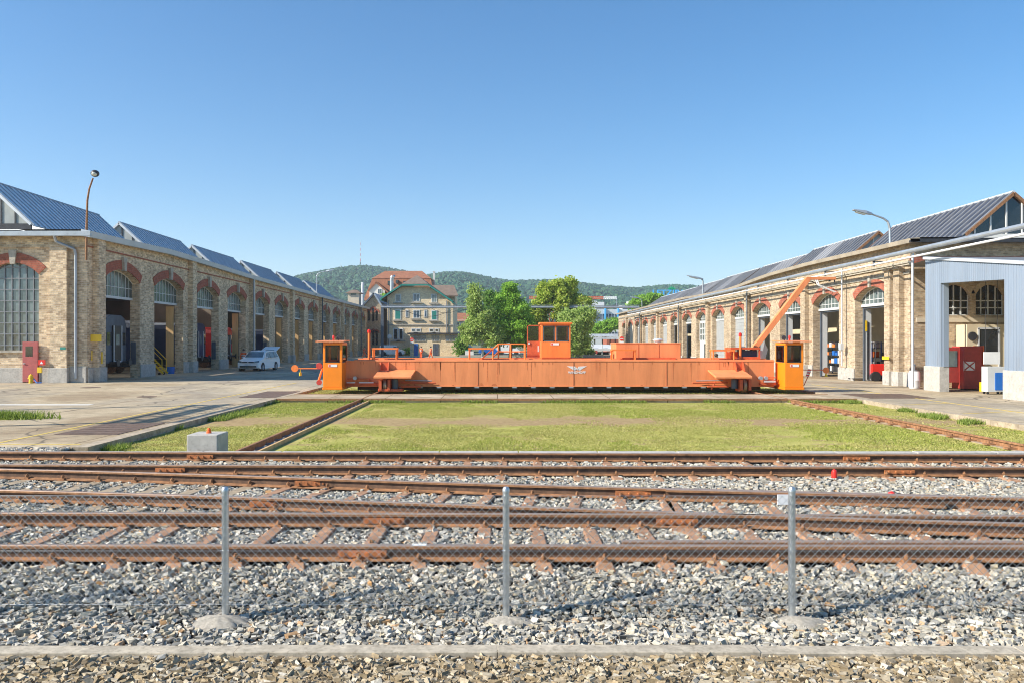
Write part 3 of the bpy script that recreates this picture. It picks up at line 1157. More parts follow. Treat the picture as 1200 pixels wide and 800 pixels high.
# taller tufts along the kerbs
x = np.r_[rng.uniform(PX0, PX0 + 0.5, 5000), rng.uniform(PX1 - 0.8, PX1 - 0.02, 9000), rng.uniform(PX0, PX1, 5000)]
y = np.r_[rng.uniform(19, 34, 5000), rng.uniform(24, 34.2, 9000), rng.uniform(33.9, 34.2, 5000)]
k = vnoise(x, y, 1.5, 8) > 0.0
o = blades('kerb_grass', x[k], y[k], np.full(k.sum(), GZ), rng.uniform(0.06, 0.19, k.sum()), 'leaf_weed', 0.35, 0.018)
tag(o, 'tufts of taller grass growing along the kerbs of the lawn', 'grass', kind='stuff')
g = gp(8, 490)
x = rng.normal(g.x - 0.6, 0.75, 4200)
y = rng.normal(g.y, 0.22, 4200)
o = blades('weeds', x, y, np.full(4200, 0.0), rng.uniform(0.05, 0.30, 4200), 'leaf_weed', 0.4, 0.022)
tag(o, 'clump of green weeds growing on the left paving', 'weeds', kind='stuff')

# ------------------------------------------------------------------ traverser rails across the lawn
TX = (-5.75, 12.32)
for tx, lab in ((TX[0], 'rusty traverser rail with bolted bearing plates crossing the left of the lawn'),
                (TX[1], 'rusty traverser rail running diagonally across the right of the lawn')):
    t = thing('traverser_rail', lab, 'rail', (tx, 30, GZ), group='rails the traverser rolls on')
    m = MB()
    m.prism([(u * 1.15, v * 1.25 - 0.175) for u, v in RP], lambda u, v, a: (tx + u, a, v), 15.6, 103)
    m.build('rail', 'rusty', t)
    m = MB()
    m.box(tx - 0.16, tx + 0.16, 15.6, 103, GZ - 0.02, GZ + 0.02)
    m.build('bearing_strip', 'concrete' if tx < 0 else 'wood_sleeper', t)
    if tx < 0:
        m = MB()
        m.box(tx + 0.30, tx + 0.36, 15.6, 34.2, GZ, GZ + 0.10)
        m.build('guard_strip', 'wood_tan', t)
    pr = MB()
    pr.box(-0.24, 0.24, -0.10, 0.10, 0, 0.035)
    for s in (-1, 1):
        pr.tube((s * 0.14, 0, 0.03), (s * 0.14, 0, 0.09), 0.03, n=6)
    p0 = pr.build('bearing_plate', 'grey_metal' if tx < 0 else 'rusty', local=True)
    k = 0
    for yy in np.arange(16.0, 34, 0.82):
        p = p0 if k == 0 else p0.copy()
        if k:
            COL.objects.link(p)
        p.parent = t
        p.location = (0.10 if tx < 0 else 0, yy - 30, 0.02)
        k += 1
# ================================================================== THE TRAVERSER
D0 = 39.5


def tx_(px, d=D0):
    return (px - CX) / F * d


def tz_(py, d=D0):
    return H - (py - CY) / F * d


plain('orange_run', (0.60, 0.18, 0.06), 0.7, var=0.3, vs=6, dirt=(0.34, 0.10, 0.04), dirt_amt=0.7)
T = thing('rail_traverser', 'long orange railway traverser with end cabs, control cabin and winged emblem, standing across the lawn', 'traverser', (3.0, 41.5, -0.1))
GX0, GX1 = -7.4, 13.47
m = MB()
for yy in (D0, D0 + 3.9):
    m.box(GX0, GX1, yy, yy + 0.10, 0.27, 1.44)
    m.box(GX0, GX1, yy - 0.02, yy + 0.20, 1.44, 1.50)
    m.box(GX0, GX1, yy - 0.03, yy + 0.16, 0.23, 0.27)
m.box(GX0, GX0 + 0.05, D0 + 0.1, D0 + 3.9, 0.3, 1.43)
m.box(GX1 - 0.05, GX1, D0 + 0.1, D0 + 3.9, 0.3, 1.43)
m.build('girder', 'orange_weathered', T, bevel=0.008)
m = MB()
m.box(GX0 + 0.4, GX1, D0 + 0.05, D0 + 3.95, 1.50, 1.53)
for yy in (D0 + 1.2, D0 + 2.65):
    m.box(GX0 + 0.4, GX1, yy, yy + 0.07, 1.53, 1.58)
m.build('deck', 'orange_weathered', T)
# welded seams and stiffener edges on the face of the girder
m = MB()
for px in (672, 560, 781):
    m.box(tx_(px), tx_(px) + 0.03, D0 - 0.012, D0 + 0.01, 0.275, 1.435)
m.build('weld_seam', 'orange_stain', T)
m = MB()
for _ in range(46):
    xs_ = random.uniform(GX0 + 0.3, GX1 - 0.3)
    ln_ = random.choice((0.15, 0.25, 0.4, 0.6, 0.95))
    wd_ = random.uniform(0.012, 0.045)
    if abs(xs_ - tx_(676)) < 0.75:
        continue
    m.prism([(xs_ - wd_, 1.435), (xs_ + wd_, 1.435), (xs_ + wd_ * 0.3 + 0.01, 1.435 - ln_), (xs_ - wd_ * 0.2 + 0.01, 1.435 - ln_)], lambda u, v, a: (u, a, v), D0 - 0.004, D0 + 0.004)
for _ in range(14):
    xs_ = random.uniform(GX0 + 0.5, GX1 - 0.5)
    wd_ = random.uniform(0.05, 0.22)
    m.prism([(xs_ - wd_, 0.275), (xs_ + wd_, 0.275), (xs_ + wd_ * 0.4, 0.275 + wd_ * 0.8), (xs_ - wd_ * 0.5, 0.275 + wd_ * 0.6)], lambda u, v, a: (u, a, v), D0 - 0.004, D0 + 0.004)
m.build('rust_run', 'orange_run', T)['kind'] = 'stuff'
m = MB()
x = GX0 + 2.6
while x < GX1 - 2:
    m.box(x, x + 0.22, D0 - 0.04, D0 + 0.3, 0.17, 0.228)
    x += 0.92
m.build('cable_bracket', 'zinc', T)
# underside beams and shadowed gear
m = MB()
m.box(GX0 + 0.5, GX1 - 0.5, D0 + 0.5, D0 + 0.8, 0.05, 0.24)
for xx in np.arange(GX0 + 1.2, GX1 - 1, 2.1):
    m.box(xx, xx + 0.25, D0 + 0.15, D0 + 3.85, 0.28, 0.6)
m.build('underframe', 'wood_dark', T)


def rivet_stains():
    pass


def end_cab(x0, x1, lab, side):
    """driver's cab hanging on the end of the girder; side -1 left, +1 right"""
    y0, y1 = 38.55, 39.9
    zb, zs, zt = 0.13, 1.43, 2.36
    c = MB()
    t = 0.05
    # lower body (slightly splayed skirt) and window posts
    c.box(x0, x1, y0, y1, zb + 0.12, zs)
    c.box(x0 - 0.03, x1 + 0.03, y0 - 0.03, y1 + 0.03, zb, zb + 0.12)
    for (xa, xb) in ((x0, x0 + 0.12), (x1 - 0.12, x1)):
        for (ya, yb) in ((y0, y0 + 0.12), (y1 - 0.12, y1)):
            c.box(xa, xb, ya, yb, zs, zt - 0.12)
    c.box(x0, x1, y0, y1, zt - 0.12, zt)
    cab = c.build('end_cab', 'orange_bright', T, bevel=0.02)
    if lab:
        cab['label'] = lab
    r = MB()
    ra, rb = (x0 - 0.33, x1 + 0.10) if side < 0 else (x0 - 0.10, x1 + 0.33)
    r.add([(ra, y0 - 0.18, zt + 0.03), (rb, y0 - 0.18, zt + 0.03), (rb, y1 + 0.18, zt + 0.07), (ra, y1 + 0.18, zt + 0.07),
           (ra, y0 - 0.18, zt + 0.08), (rb, y0 - 0.18, zt + 0.08), (rb, y1 + 0.18, zt + 0.12), (ra, y1 + 0.18, zt + 0.12)],
          [(0, 3, 2, 1), (4, 5, 6, 7), (0, 1, 5, 4), (1, 2, 6, 5), (2, 3, 7, 6), (3, 0, 4, 7)])
    r.build('cab_roof', 'orange_weathered', cab)
    g = MB()
    e = 0.012
    g.box(x0 + 0.12, x1 - 0.12, y0 + 0.03, y0 + 0.03 + e, zs, zt - 0.12)
    g.box(x0 + 0.12, x1 - 0.12, y1 - 0.04, y1 - 0.04 + e, zs, zt - 0.12)
    g.box(x0 + 0.03, x0 + 0.03 + e, y0 + 0.12, y1 - 0.12, zs, zt - 0.12)
    g.box(x1 - 0.04, x1 - 0.04 + e, y0 + 0.12, y1 - 0.12, zs, zt - 0.12)
    g.build('window', 'clear_glass', cab)
    fr = MB()
    for (xa, xb, za, zb2) in ((x0 + 0.12, x1 - 0.12, zs, zs + 0.035), (x0 + 0.12, x1 - 0.12, zt - 0.155, zt - 0.12),
                              (x0 + 0.12, x0 + 0.155, zs, zt - 0.12), (x1 - 0.155, x1 - 0.12, zs, zt - 0.12)):
        fr.box(xa, xb, y0 - 0.004, y0 + 0.028, za, zb2)
    sx = x1 if side < 0 else x0
    for (ya, yb, za, zb2) in ((y0 + 0.12, y1 - 0.12, zs, zs + 0.035), (y0 + 0.12, y1 - 0.12, zt - 0.155, zt - 0.12),
                              (y0 + 0.12, y0 + 0.155, zs, zt - 0.12), (y1 - 0.155, y1 - 0.12, zs, zt - 0.12)):
        fr.box(sx - 0.01, sx + 0.004, ya, yb, za, zb2)
    fr.build('window_seal', 'rubber', cab)
    pl = MB()
    cx = (x0 + x1) / 2
    pl.box(cx - 0.20, cx + 0.22, y0 - 0.012, y0 - 0.002, 1.22, 1.34)
    plate = pl.build('name_plate', 'paint_white', cab)
    pr = MB()
    pr.box(cx - 0.18, cx - 0.09, y0 - 0.016, y0 - 0.011, 1.245, 1.315)
    pr.build('red_emblem', 'signal_red', cab)
    # things inside: control desk, seat
    i = MB()
    i.box(x0 + 0.15, x1 - 0.35, y0 + 0.45, y0 + 0.75, zs - 0.02, zs + 0.12)
    i.tube((x1 - 0.3, y0 + 0.6, zs), (x1 - 0.3, y0 + 0.6, zs + 0.75), 0.05)
    i.build('control_desk', 'orange_red', cab)
    b = MB()
    bx = cx - 0.05
    b.tube((bx, y0 + 0.5, zt + 0.1), (bx, y0 + 0.5, zt + 0.2), 0.04)
    b.lathe((bx, y0 + 0.5, zt + 0.2), [(0.06, 0), (0.062, 0.1), (0.035, 0.15), (0.005, 0.16)], 12)
    b.build('beacon', 'signal_red', cab, smooth=30)
    b = MB()
    b.tube((bx + 0.2 * -side, y0 + 0.6, zt + 0.1), (bx + 0.24 * -side, y0 + 0.6, zt + 0.26), 0.015)
    b.lathe((bx + 0.24 * -side, y0 + 0.6, zt + 0.24), [(0.10, -0.03), (0.11, 0.0), (0.05, 0.06)], 14, axis='y')
    b.build('horn', 'dark_metal', cab)
    return cab


end_cab(-8.30, -7.39, 'bright orange driver cab at the left end', -1)
end_cab(13.67, 14.56, 'bright orange driver cab at the right end', 1)
# brackets that tie the cabs to the girder
m = MB()
m.box(-7.39, -7.0, D0 + 0.1, D0 + 0.5, 0.3, 0.55)
m.box(13.2, 13.67, D0 + 0.1, D0 + 0.5, 0.3, 0.55)
m.box(-8.35, -7.3, D0 + 0.5, D0 + 2.5, 0.16, 0.24)
m.box(13.5, 14.9, D0 + 0.4, D0 + 2.5, 0.16, 0.24)
m.build('cab_bracket', 'orange_red', T)


def bogie(px_c, px_plat0, px_plat1, lab, mirror):
    X = tx_(px_c)
    pa, pb = tx_(px_plat0), tx_(px_plat1)
    p = MB()
    y1, y0 = D0 - 0.02, D0 - 1.15
    o_ = 0.10 * (1 if not mirror else -1)
    p.add([(pa, y0, 0.68), (pb, y0, 0.68), (pb + o_, y1, 0.98), (pa + o_, y1, 0.98),
           (pa, y0, 0.78), (pb, y0, 0.78), (pb + o_, y1, 1.06), (pa + o_, y1, 1.06)],
          [(0, 3, 2, 1), (4, 5, 6, 7), (0, 1, 5, 4), (1, 2, 6, 5), (2, 3, 7, 6), (3, 0, 4, 7)])
    plat = p.build('wheel_cover', 'orange_weathered', T, bevel=0.015)
    b = MB()
    xc = X - 0.1
    for s in (-0.19, 0.19):
        b.prism([(0, 0.9), (0, 1.42), (0.10, 1.42), (0.42, 0.9)], lambda u, v, a: (a, D0 - u, v), xc + s - 0.025, xc + s + 0.025)
    b.box(xc - 0.17, xc + 0.17, D0 - 0.06, D0 - 0.01, 0.95, 1.40)
    b.build('bracket', 'orange_red', plat)
    w = MB()
    w.lathe((X, D0 - 0.45, 0.33), [(0.10, -0.09), (0.34, -0.09), (0.37, -0.07), (0.34, -0.05), (0.34, 0.05), (0.37, 0.07), (0.10, 0.09)], 24, axis='x')
    w.build('wheel', 'rail_head', T, smooth=30)
    w = MB()
    w.box(X - 0.28, X - 0.14, D0 - 0.85, D0 - 0.05, 0.10, 0.62)
    w.box(X + 0.14, X + 0.26, D0 - 0.85, D0 - 0.05, 0.10, 0.62)
    w.box(X - 0.32, X + 0.85 * (1 if not mirror else -0.3), D0 - 0.80, D0 - 0.2, 0.05, 0.16)
    w.build('axle_box', 'orange_red', T, bevel=0.01)
    mo = MB()
    s = 1 if not mirror else -1
    mo.tube((X + s * 0.45, D0 - 0.5, 0.62), (X + s * 0.45, D0 - 0.5, 0.18), 0.15, n=14)
    for k in range(6):
        mo.tube((X + s * 0.45, D0 - 0.5, 0.22 + k * 0.06), (X + s * 0.45, D0 - 0.5, 0.235 + k * 0.06), 0.175, n=14)
    mo.build('drive_motor', 'steel_grey_blue', T, smooth=30)
    pp = MB()
    pp.tube((X + s * 0.7, D0 - 0.25, 0.45), (X + s * 2.4, D0 - 0.25, 0.42), 0.04)
    pp.tube((X + s * 0.7, D0 - 0.35, 0.25), (X + s * 1.7, D0 - 0.35, 0.25), 0.05)
    pp.tube((X + s * 1.3, D0 - 0.25, 0.5), (X + s * 1.5, D0 - 0.25, 0.1), 0.03)
    pp.build('brake_rod', 'orange_red', T)
    pp = MB()
    pp.tube((X + s * 0.9, D0 - 0.15, 0.55), (X + s * 2.2, D0 - 0.12, 0.52), 0.025)
    pp.build('grease_pipe', 'zinc', T)


bogie(453.5, 442, 485, None, False)
bogie(868, 831.5, 873, None, True)
# coupling gear between bogies and cabs
m = MB()
m.box(-7.35, -5.75, D0 - 0.12, D0 - 0.02, 0.30, 0.42)
m.box(-7.3, -6.2, D0 - 0.2, D0 - 0.05, 0.60, 0.64)
m.box(-6.25, -6.2, D0 - 0.2, D0 - 0.05, 0.42, 0.60)
m.box(12.75, 13.5, D0 - 0.2, D0 - 0.05, 0.32, 0.44)
m.box(12.8, 13.5, D0 - 0.2, D0 - 0.05, 0.66, 0.70)
m.build('coupling_gear', 'orange_red', T)
m = MB()
m.box(-7.3, -6.9, D0 - 0.28, D0 - 0.14, 0.42, 0.47)
m.box(-6.7, -6.0, D0 - 0.28, D0 - 0.14, 0.42, 0.47)
m.box(12.9, 13.45, D0 - 0.3, D0 - 0.14, 0.46, 0.54)
m.build('step_bar', 'zinc_light', T)
for (xa) in (12.75, 13.0, -6.9):
    m = MB()
    m.tube((xa, D0 - 0.3, 0.66), (xa, D0 - 0.12, 0.66), 0.09, n=12)
    m.build('buffer_cap', 'zinc', T)

# hoops and posts on the deck
def hoop(px0, px1, py, d=40.0, w=0.5):
    m = MB()
    xa, xb = tx_(px0, d), tx_(px1, d)
    z = tz_(py, d)
    for y in (d, d + w):
        m.tube((xa, y, 1.52), (xa, y, z), 0.035)
        m.tube((xb, y, 1.52), (xb, y, z), 0.035)
    m.box(xa - 0.05, xb + 0.05, d - 0.05, d + w + 0.05, z - 0.06, z + 0.02)
    m.build('hoop_rail', 'orange', T)


hoop(437, 464.5, 408)
hoop(550, 577.5, 408)
hoop(718, 744.5, 409.5)
hoop(836, 860, 410)
for px, pt in ((432.5, 387), (867.5, 391)):
    m = MB()
    d = 40.6
    m.tube((tx_(px, d), d, 1.5), (tx_(px, d), d, tz_(pt + 3, d)), 0.06)
    m.build('signal_post', 'orange', T)
    m = MB()
    m.lathe((tx_(px, d), d, tz_(pt + 3, d)), [(0.08, 0), (0.085, 0.12), (0.04, 0.17), (0.005, 0.18)], 12)
    m.build('beacon', 'signal_red', T, smooth=30)
# railing and steps beside the control cabin
m = MB()
d = 40.6
zt, zm = tz_(403, d), tz_(412, d)
xs = [tx_(p, d) for p in (584, 598.5, 607, 615.5)]
for y in (d, d + 1.2):
    m.tube((xs[0], y, zt), (xs[-1], y, zt), 0.03)
    m.tube((xs[0], y, zm), (xs[-1], y, zm), 0.025)
    for x_ in (xs[0], xs[1], xs[3]):
        m.tube((x_, y, 1.5), (x_, y, zt), 0.035)
    m.tube((tx_(563.5, d), y, 1.52), (xs[0], y, zt), 0.03)
    m.tube((tx_(575, d), y, 1.52), (xs[0], y, zm), 0.025)
m.build('railing', 'orange', T)

# central control cabin
cx0, cx1, cy0, cy1 = tx_(634.3, 40.7), tx_(668.7, 40.7), 40.7, 42.2
zb, zt = 1.53, tz_(378.4, 40.7)
z1, z2 = tz_(400, 40.7), tz_(382, 40.7)
c = MB()
c.box(cx0, cx1, cy0, cy1, zb, z1)
c.box(cx0, cx1, cy0, cy1, z2, zt - 0.06)
w_ = 0.09
mid = tx_(651, 40.7)
for xa in (cx0, mid - w_ / 2, cx1 - w_):
    c.box(xa, xa + w_, cy0, cy0 + w_, z1, z2)
    if xa != mid - w_ / 2:
        c.box(xa, xa + w_, cy1 - w_, cy1, z1, z2)
cab = c.build('control_cabin', 'orange', T, bevel=0.015)
r = MB()
r.box(cx0 - 0.08, cx1 + 0.08, cy0 - 0.1, cy1 + 0.1, zt - 0.06, zt + 0.03)
r.build('cabin_roof', 'orange', cab, bevel=0.015)
for q_ in ((cx0 + w_, mid - w_ / 2, cy0 + 0.03, cy0 + 0.04), (mid + w_ / 2, cx1 - w_, cy0 + 0.03, cy0 + 0.04), (cx0 + w_, cx1 - w_, cy1 - 0.04, cy1 - 0.03)):
    g = MB()
    g.box(*q_, z1, z2)
    g.build('window', 'clear_glass', cab)
s = MB()
for (xa, xb) in ((cx0 + w_, mid - w_ / 2), (mid + w_ / 2, cx1 - w_)):
    for (a, b, c_, e) in ((xa, xb, z1, z1 + 0.04), (xa, xb, z2 - 0.04, z2), (xa, xa + 0.04, z1, z2), (xb - 0.04, xb, z1, z2)):
        s.box(a, b, cy0 - 0.006, cy0 + 0.028, c_, e)
s.build('window_seal', 'steel_grey_blue', cab)
p = MB()
p.box(tx_(645.5, 40.7), tx_(655, 40.7), cy0 - 0.015, cy0 - 0.002, tz_(404.2, 40.7), tz_(401.8, 40.7))
p.build('name_plate', 'paint_white', cab)
p = MB()
p.box(tx_(646, 40.7), tx_(647.8, 40.7), cy0 - 0.02, cy0 - 0.014, tz_(403.9, 40.7), tz_(402.1, 40.7))
p.build('red_emblem', 'signal_red', cab)
p = MB()
p.box(cx0 + 0.2, cx1 - 0.2, cy0 + 0.5, cy0 + 0.9, z1 - 0.1, z1 + 0.28)
p.box(mid + 0.1, mid + 0.35, cy0 + 0.3, cy0 + 0.4, z1 + 0.35, z1 + 0.75)
p.build('control_desk', 'dark_metal', cab)
p = MB()
p.box(cx0 + 0.02, cx1 - 0.02, cy0 - 0.02, cy0, zb + 0.06, zb + 0.10)
p.build('kick_rail', 'orange_red', cab)
# door leaf standing open at the left
dx0, dx1 = tx_(617.6, 40.9), tx_(632.4, 40.9)
zd0, zd1 = tz_(418.5, 40.9), tz_(381, 40.9)
dm = tz_(399.5, 40.9)
c = MB()
c.box(dx0, dx1, 40.9, 40.95, zd0, dm)
for (a, b, e, f_) in ((dx0, dx0 + 0.05, dm, zd1), (dx1 - 0.05, dx1, dm, zd1), (dx0, dx1, zd1 - 0.05, zd1)):
    c.box(a, b, 40.9, 40.95, e, f_)
dr = c.build('cabin_door', 'orange_red', cab)
g = MB()
g.box(dx0 + 0.05, dx1 - 0.05, 40.92, 40.93, dm, zd1 - 0.05)
g.build('door_glass', 'clear_glass', dr)
hnd = MB()
hnd.box(dx0 + 0.06, dx0 + 0.14, 40.86, 40.9, tz_(403.5, 40.9), tz_(401, 40.9))
hnd.box(dx1 - 0.1, dx1 - 0.03, 40.87, 40.9, tz_(412, 40.9), tz_(405, 40.9))
hnd.build('door_handle', 'paint_light_grey', dr)
b = MB()
b.box(dx0 - 0.1, cx0, 40.8, 42.1, 1.53, 1.6)
b.build('door_step', 'orange', cab)

# machine housing
d = 40.8
hx0, hx1, hz = tx_(722, d), tx_(797.6, d), tz_(402, d)
m = MB()
m.box(hx0, hx1, d, d + 1.9, 1.53, hz)
m.box(hx0 - 0.02, hx1 + 0.02, d - 0.02, d + 1.92, hz - 0.04, hz + 0.015)
hs = m.build('machine_housing', 'orange_weathered', T, bevel=0.012)
m = MB()
for px in (748, 772):
    m.box(tx_(px, d), tx_(px, d) + 0.02, d - 0.012, d, 1.56, hz - 0.06)
m.build('panel_joint', 'orange_red', hs)
m = MB()
vx = tx_(771, d + 0.8)
m.lathe((vx, d + 0.8, hz), [(0.14, 0), (0.14, 0.10), (0.26, 0.12), (0.27, 0.17), (0.18, 0.23), (0.01, 0.25)], 18)
m.build('roof_vent', 'zinc_light', hs, smooth=30)
m = MB()
m.box(hx0 + 0.3, hx1 - 0.3, d - 0.25, d - 0.05, 1.53, 1.62)
m.build('cable_tray', 'orange_red', hs)

# crane with its own seat cabin
d = 40.6
kx0, kx1 = tx_(857, d), tx_(891, d)
kz = tz_(407, d)
m = MB()
pw = 0.07
for xa in (kx0, tx_(866.5, d), kx1 - pw):
    for ya in (d, d + 1.0):
        m.box(xa, xa + pw, ya, ya + pw, 1.53, kz)
m.box(kx0 - 0.03, kx1, d - 0.03, d + 1.1, kz - 0.10, kz)
m.box(tx_(866.5, d), kx1, d - 0.01, d + 0.05, 1.53, 1.66)
m.box(kx0, kx1, d + 0.9, d + 1.0, 1.53, 1.9)
m.build('crane_cabin', 'orange_red', T, bevel=0.008)
m = MB()
m.box(tx_(870, d), tx_(889, d), d + 0.25, d + 0.8, 1.53, 1.98)
m.box(tx_(871, d), tx_(876, d), d + 0.35, d + 0.7, 1.98, 2.15)
m.build('winch', 'paint_navy', T)
m = MB()
m.tube((tx_(893, d), d + 0.3, 1.53), (tx_(893, d), d + 0.3, kz - 0.15), 0.12, n=14)
m.tube((tx_(897, d), d + 0.5, 1.53), (tx_(897, d), d + 0.5, kz - 0.3), 0.08, n=14)
m.build('hydraulic_cylinder', 'zinc_light', T, smooth=30)
ba = Vector((tx_(885, d), d + 0.5, tz_(411, d)))
bb = Vector((tx_(951, d), d + 0.5, tz_(326, d)))
bc = Vector((tx_(984, d), d + 0.5, tz_(325.6, d)))
m = MB()
m.beam(ba, bb, 0.26, 0.30, up=(0, 1, 0))
m.beam(bb + Vector((-0.08, 0, 0.02)), bc, 0.14, 0.17, up=(0, 1, 0))
bo = m.build('crane_boom', 'orange_weathered', T, bevel=0.01)
m = MB()
m.tube(bc + Vector((-0.05, 0, -0.05)), bc + Vector((-0.05, 0, -0.3)), 0.03)
m.tube(bc + Vector((-0.3, 0, -0.06)), bc + Vector((-0.3, 0, -0.16)), 0.05)
m.tube(bb + Vector((0.15, 0, -0.1)), bb + Vector((0.45, 0, -0.28)), 0.02)
m.build('boom_hook', 'dark_metal', bo)
# white plate inclined behind the crane
m = MB()
m.add([(tx_(892, 42), 42, tz_(410, 42)), (tx_(896, 42), 42.0, tz_(401, 42)), (tx_(903, 42), 42.4, tz_(409, 42)), (tx_(900, 42), 42.4, 1.55), (tx_(892, 42), 42, 1.55)], [(0, 1, 2, 3, 4)])
m.build('splash_plate', 'paint_light_grey', T, fixn=False)

# signal arms at both ends
m = MB()
d = 39.3
m.tube((-8.3, d, tz_(431.5, d)), (tx_(346, d), d, tz_(431.5, d)), 0.025)
m.tube((tx_(373, d), d, 0.5), (tx_(378, d), d, tz_(431, d)), 0.05)
m.build('signal_arm', 'orange', T)
m = MB()
m.tube((tx_(345.5, d), d - 0.02, tz_(431.3, d)), (tx_(345.5, d), d + 0.02, tz_(431.3, d)), 0.17, n=20)
m.build('signal_disc', 'orange', T)
m = MB()
m.tube((tx_(352, d), d, tz_(432, d)), (tx_(352, d), d, tz_(436, d)), 0.015)
m.tube((tx_(352, d), d, tz_(440, d)), (tx_(352, d), d, tz_(436, d)), 0.06, n=10)
m.build('lantern', 'paint_yellow', T)
m = MB()
m.lathe((tx_(374, d), d, tz_(428.5, d)), [(0.14, -0.06), (0.16, 0.0), (0.14, 0.06)], 16, axis='y')
m.lathe((tx_(374, d), d, 0.45), [(0.12, -0.08), (0.13, 0.0), (0.12, 0.08)], 16, axis='y')
m.build('hose_reel', 'paint_red', T)
m = MB()
m.tube((14.56, d, tz_(433, d)), (tx_(966, d), d, tz_(433, d)), 0.022)
m.tube((tx_(942, d), d, 0.3), (tx_(949, d), d, tz_(436, d)), 0.02)
m.build('signal_arm', 'orange_red', T)
m = MB()
m.tube((tx_(968, d), d - 0.02, tz_(433.6, d)), (tx_(968, d), d + 0.02, tz_(433.6, d)), 0.15, n=20)
m.build('signal_disc', 'orange', T)
m = MB()
m.lathe((tx_(968, d), d, tz_(441, d)), [(0.08, 0), (0.03, 0.16)], 10)
m.build('lantern', 'paint_yellow', T)
# striped warning board
m = MB()
px0, py0 = tx_(947.5, d), tz_(436.5, d)
a = R(20)


def wb(u, v, y):
    return (px0 + u * math.cos(a) + v * math.sin(a), y, py0 + v * math.cos(a) - u * math.sin(a))


m.prism([(-0.08, -0.2), (0.08, -0.2), (0.08, 0.2), (-0.08, 0.2)], wb, d - 0.01, d + 0.01)
wbo = m.build('warning_board', 'paint_white', T)
m = MB()
for k in (-0.16, -0.02, 0.12):
    m.prism([(-0.08, k - 0.03), (0.08, k + 0.03), (0.08, k + 0.09), (-0.08, k + 0.03)], wb, d - 0.016, d - 0.0105)
m.build('red_stripe', 'signal_red', wbo)

# emblem: winged mark above the maker's word, both painted white on the girder
def emb(pts, mm):
    yy = D0 - 0.006
    mm.prism([(tx_(a_), tz_(b_)) for a_, b_ in pts], lambda u, v, y: (u, y, v), yy - 0.004, yy + 0.004)


m = MB()
for s in (1, -1):
    def q(pts):
        return [(676 + s * (a_ - 676), b_) for a_, b_ in pts]
    emb(q([(664.2, 428.6), (672.0, 428.9), (673.2, 430.2), (667.2, 430.2)]), m)
    emb(q([(667.6, 430.6), (673.4, 430.5), (674.0, 431.5), (669.6, 431.6)]), m)
    emb(q([(670.0, 431.9), (674.2, 431.8), (674.4, 433.4), (672.0, 433.4)]), m)
emb([(672.6, 429.0), (674.0, 429.0), (675.0, 431.6), (674.6, 433.4), (674.0, 433.4)], m)
emb([(679.4, 429.0), (678.0, 429.0), (677.0, 431.6), (677.4, 433.4), (678.0, 433.4)], m)
emb([(675.0, 433.4), (674.8, 432.6), (676.0, 429.6), (677.2, 432.6), (677.0, 433.4), (676.0, 431.2)], m)
m.build('winged_emblem', 'paint_white', T)
text_mesh('maker_word', 'WINDHOFF', 0.155, 'paint_white', T, (tx_(676), D0 - 0.008, tz_(437.2)), (R(90), 0, 0), 0.004, 1.05, 1.0, 0.004)

# ================================================================== PEOPLE
def skin_chain(name, joints, edges, radii, mat, parent, sub=1, root=0):
    me = bpy.data.meshes.new(name)
    me.from_pydata([tuple(j) for j in joints], edges, [])
    me.materials.append(M[mat])
    o = bpy.data.objects.new(name, me)
    COL.objects.link(o)
    o.parent = parent
    sm = o.modifiers.new('Skin', 'SKIN')
    sl = me.skin_vertices[0].data
    for i, r in enumerate(radii):
        sl[i].radius = (r, r) if not isinstance(r, tuple) else r
    sl[root].use_root = True
    su = o.modifiers.new('Sub', 'SUBSURF')
    su.levels = sub
    su.render_levels = sub
    sm.use_smooth_shade = True
    return o


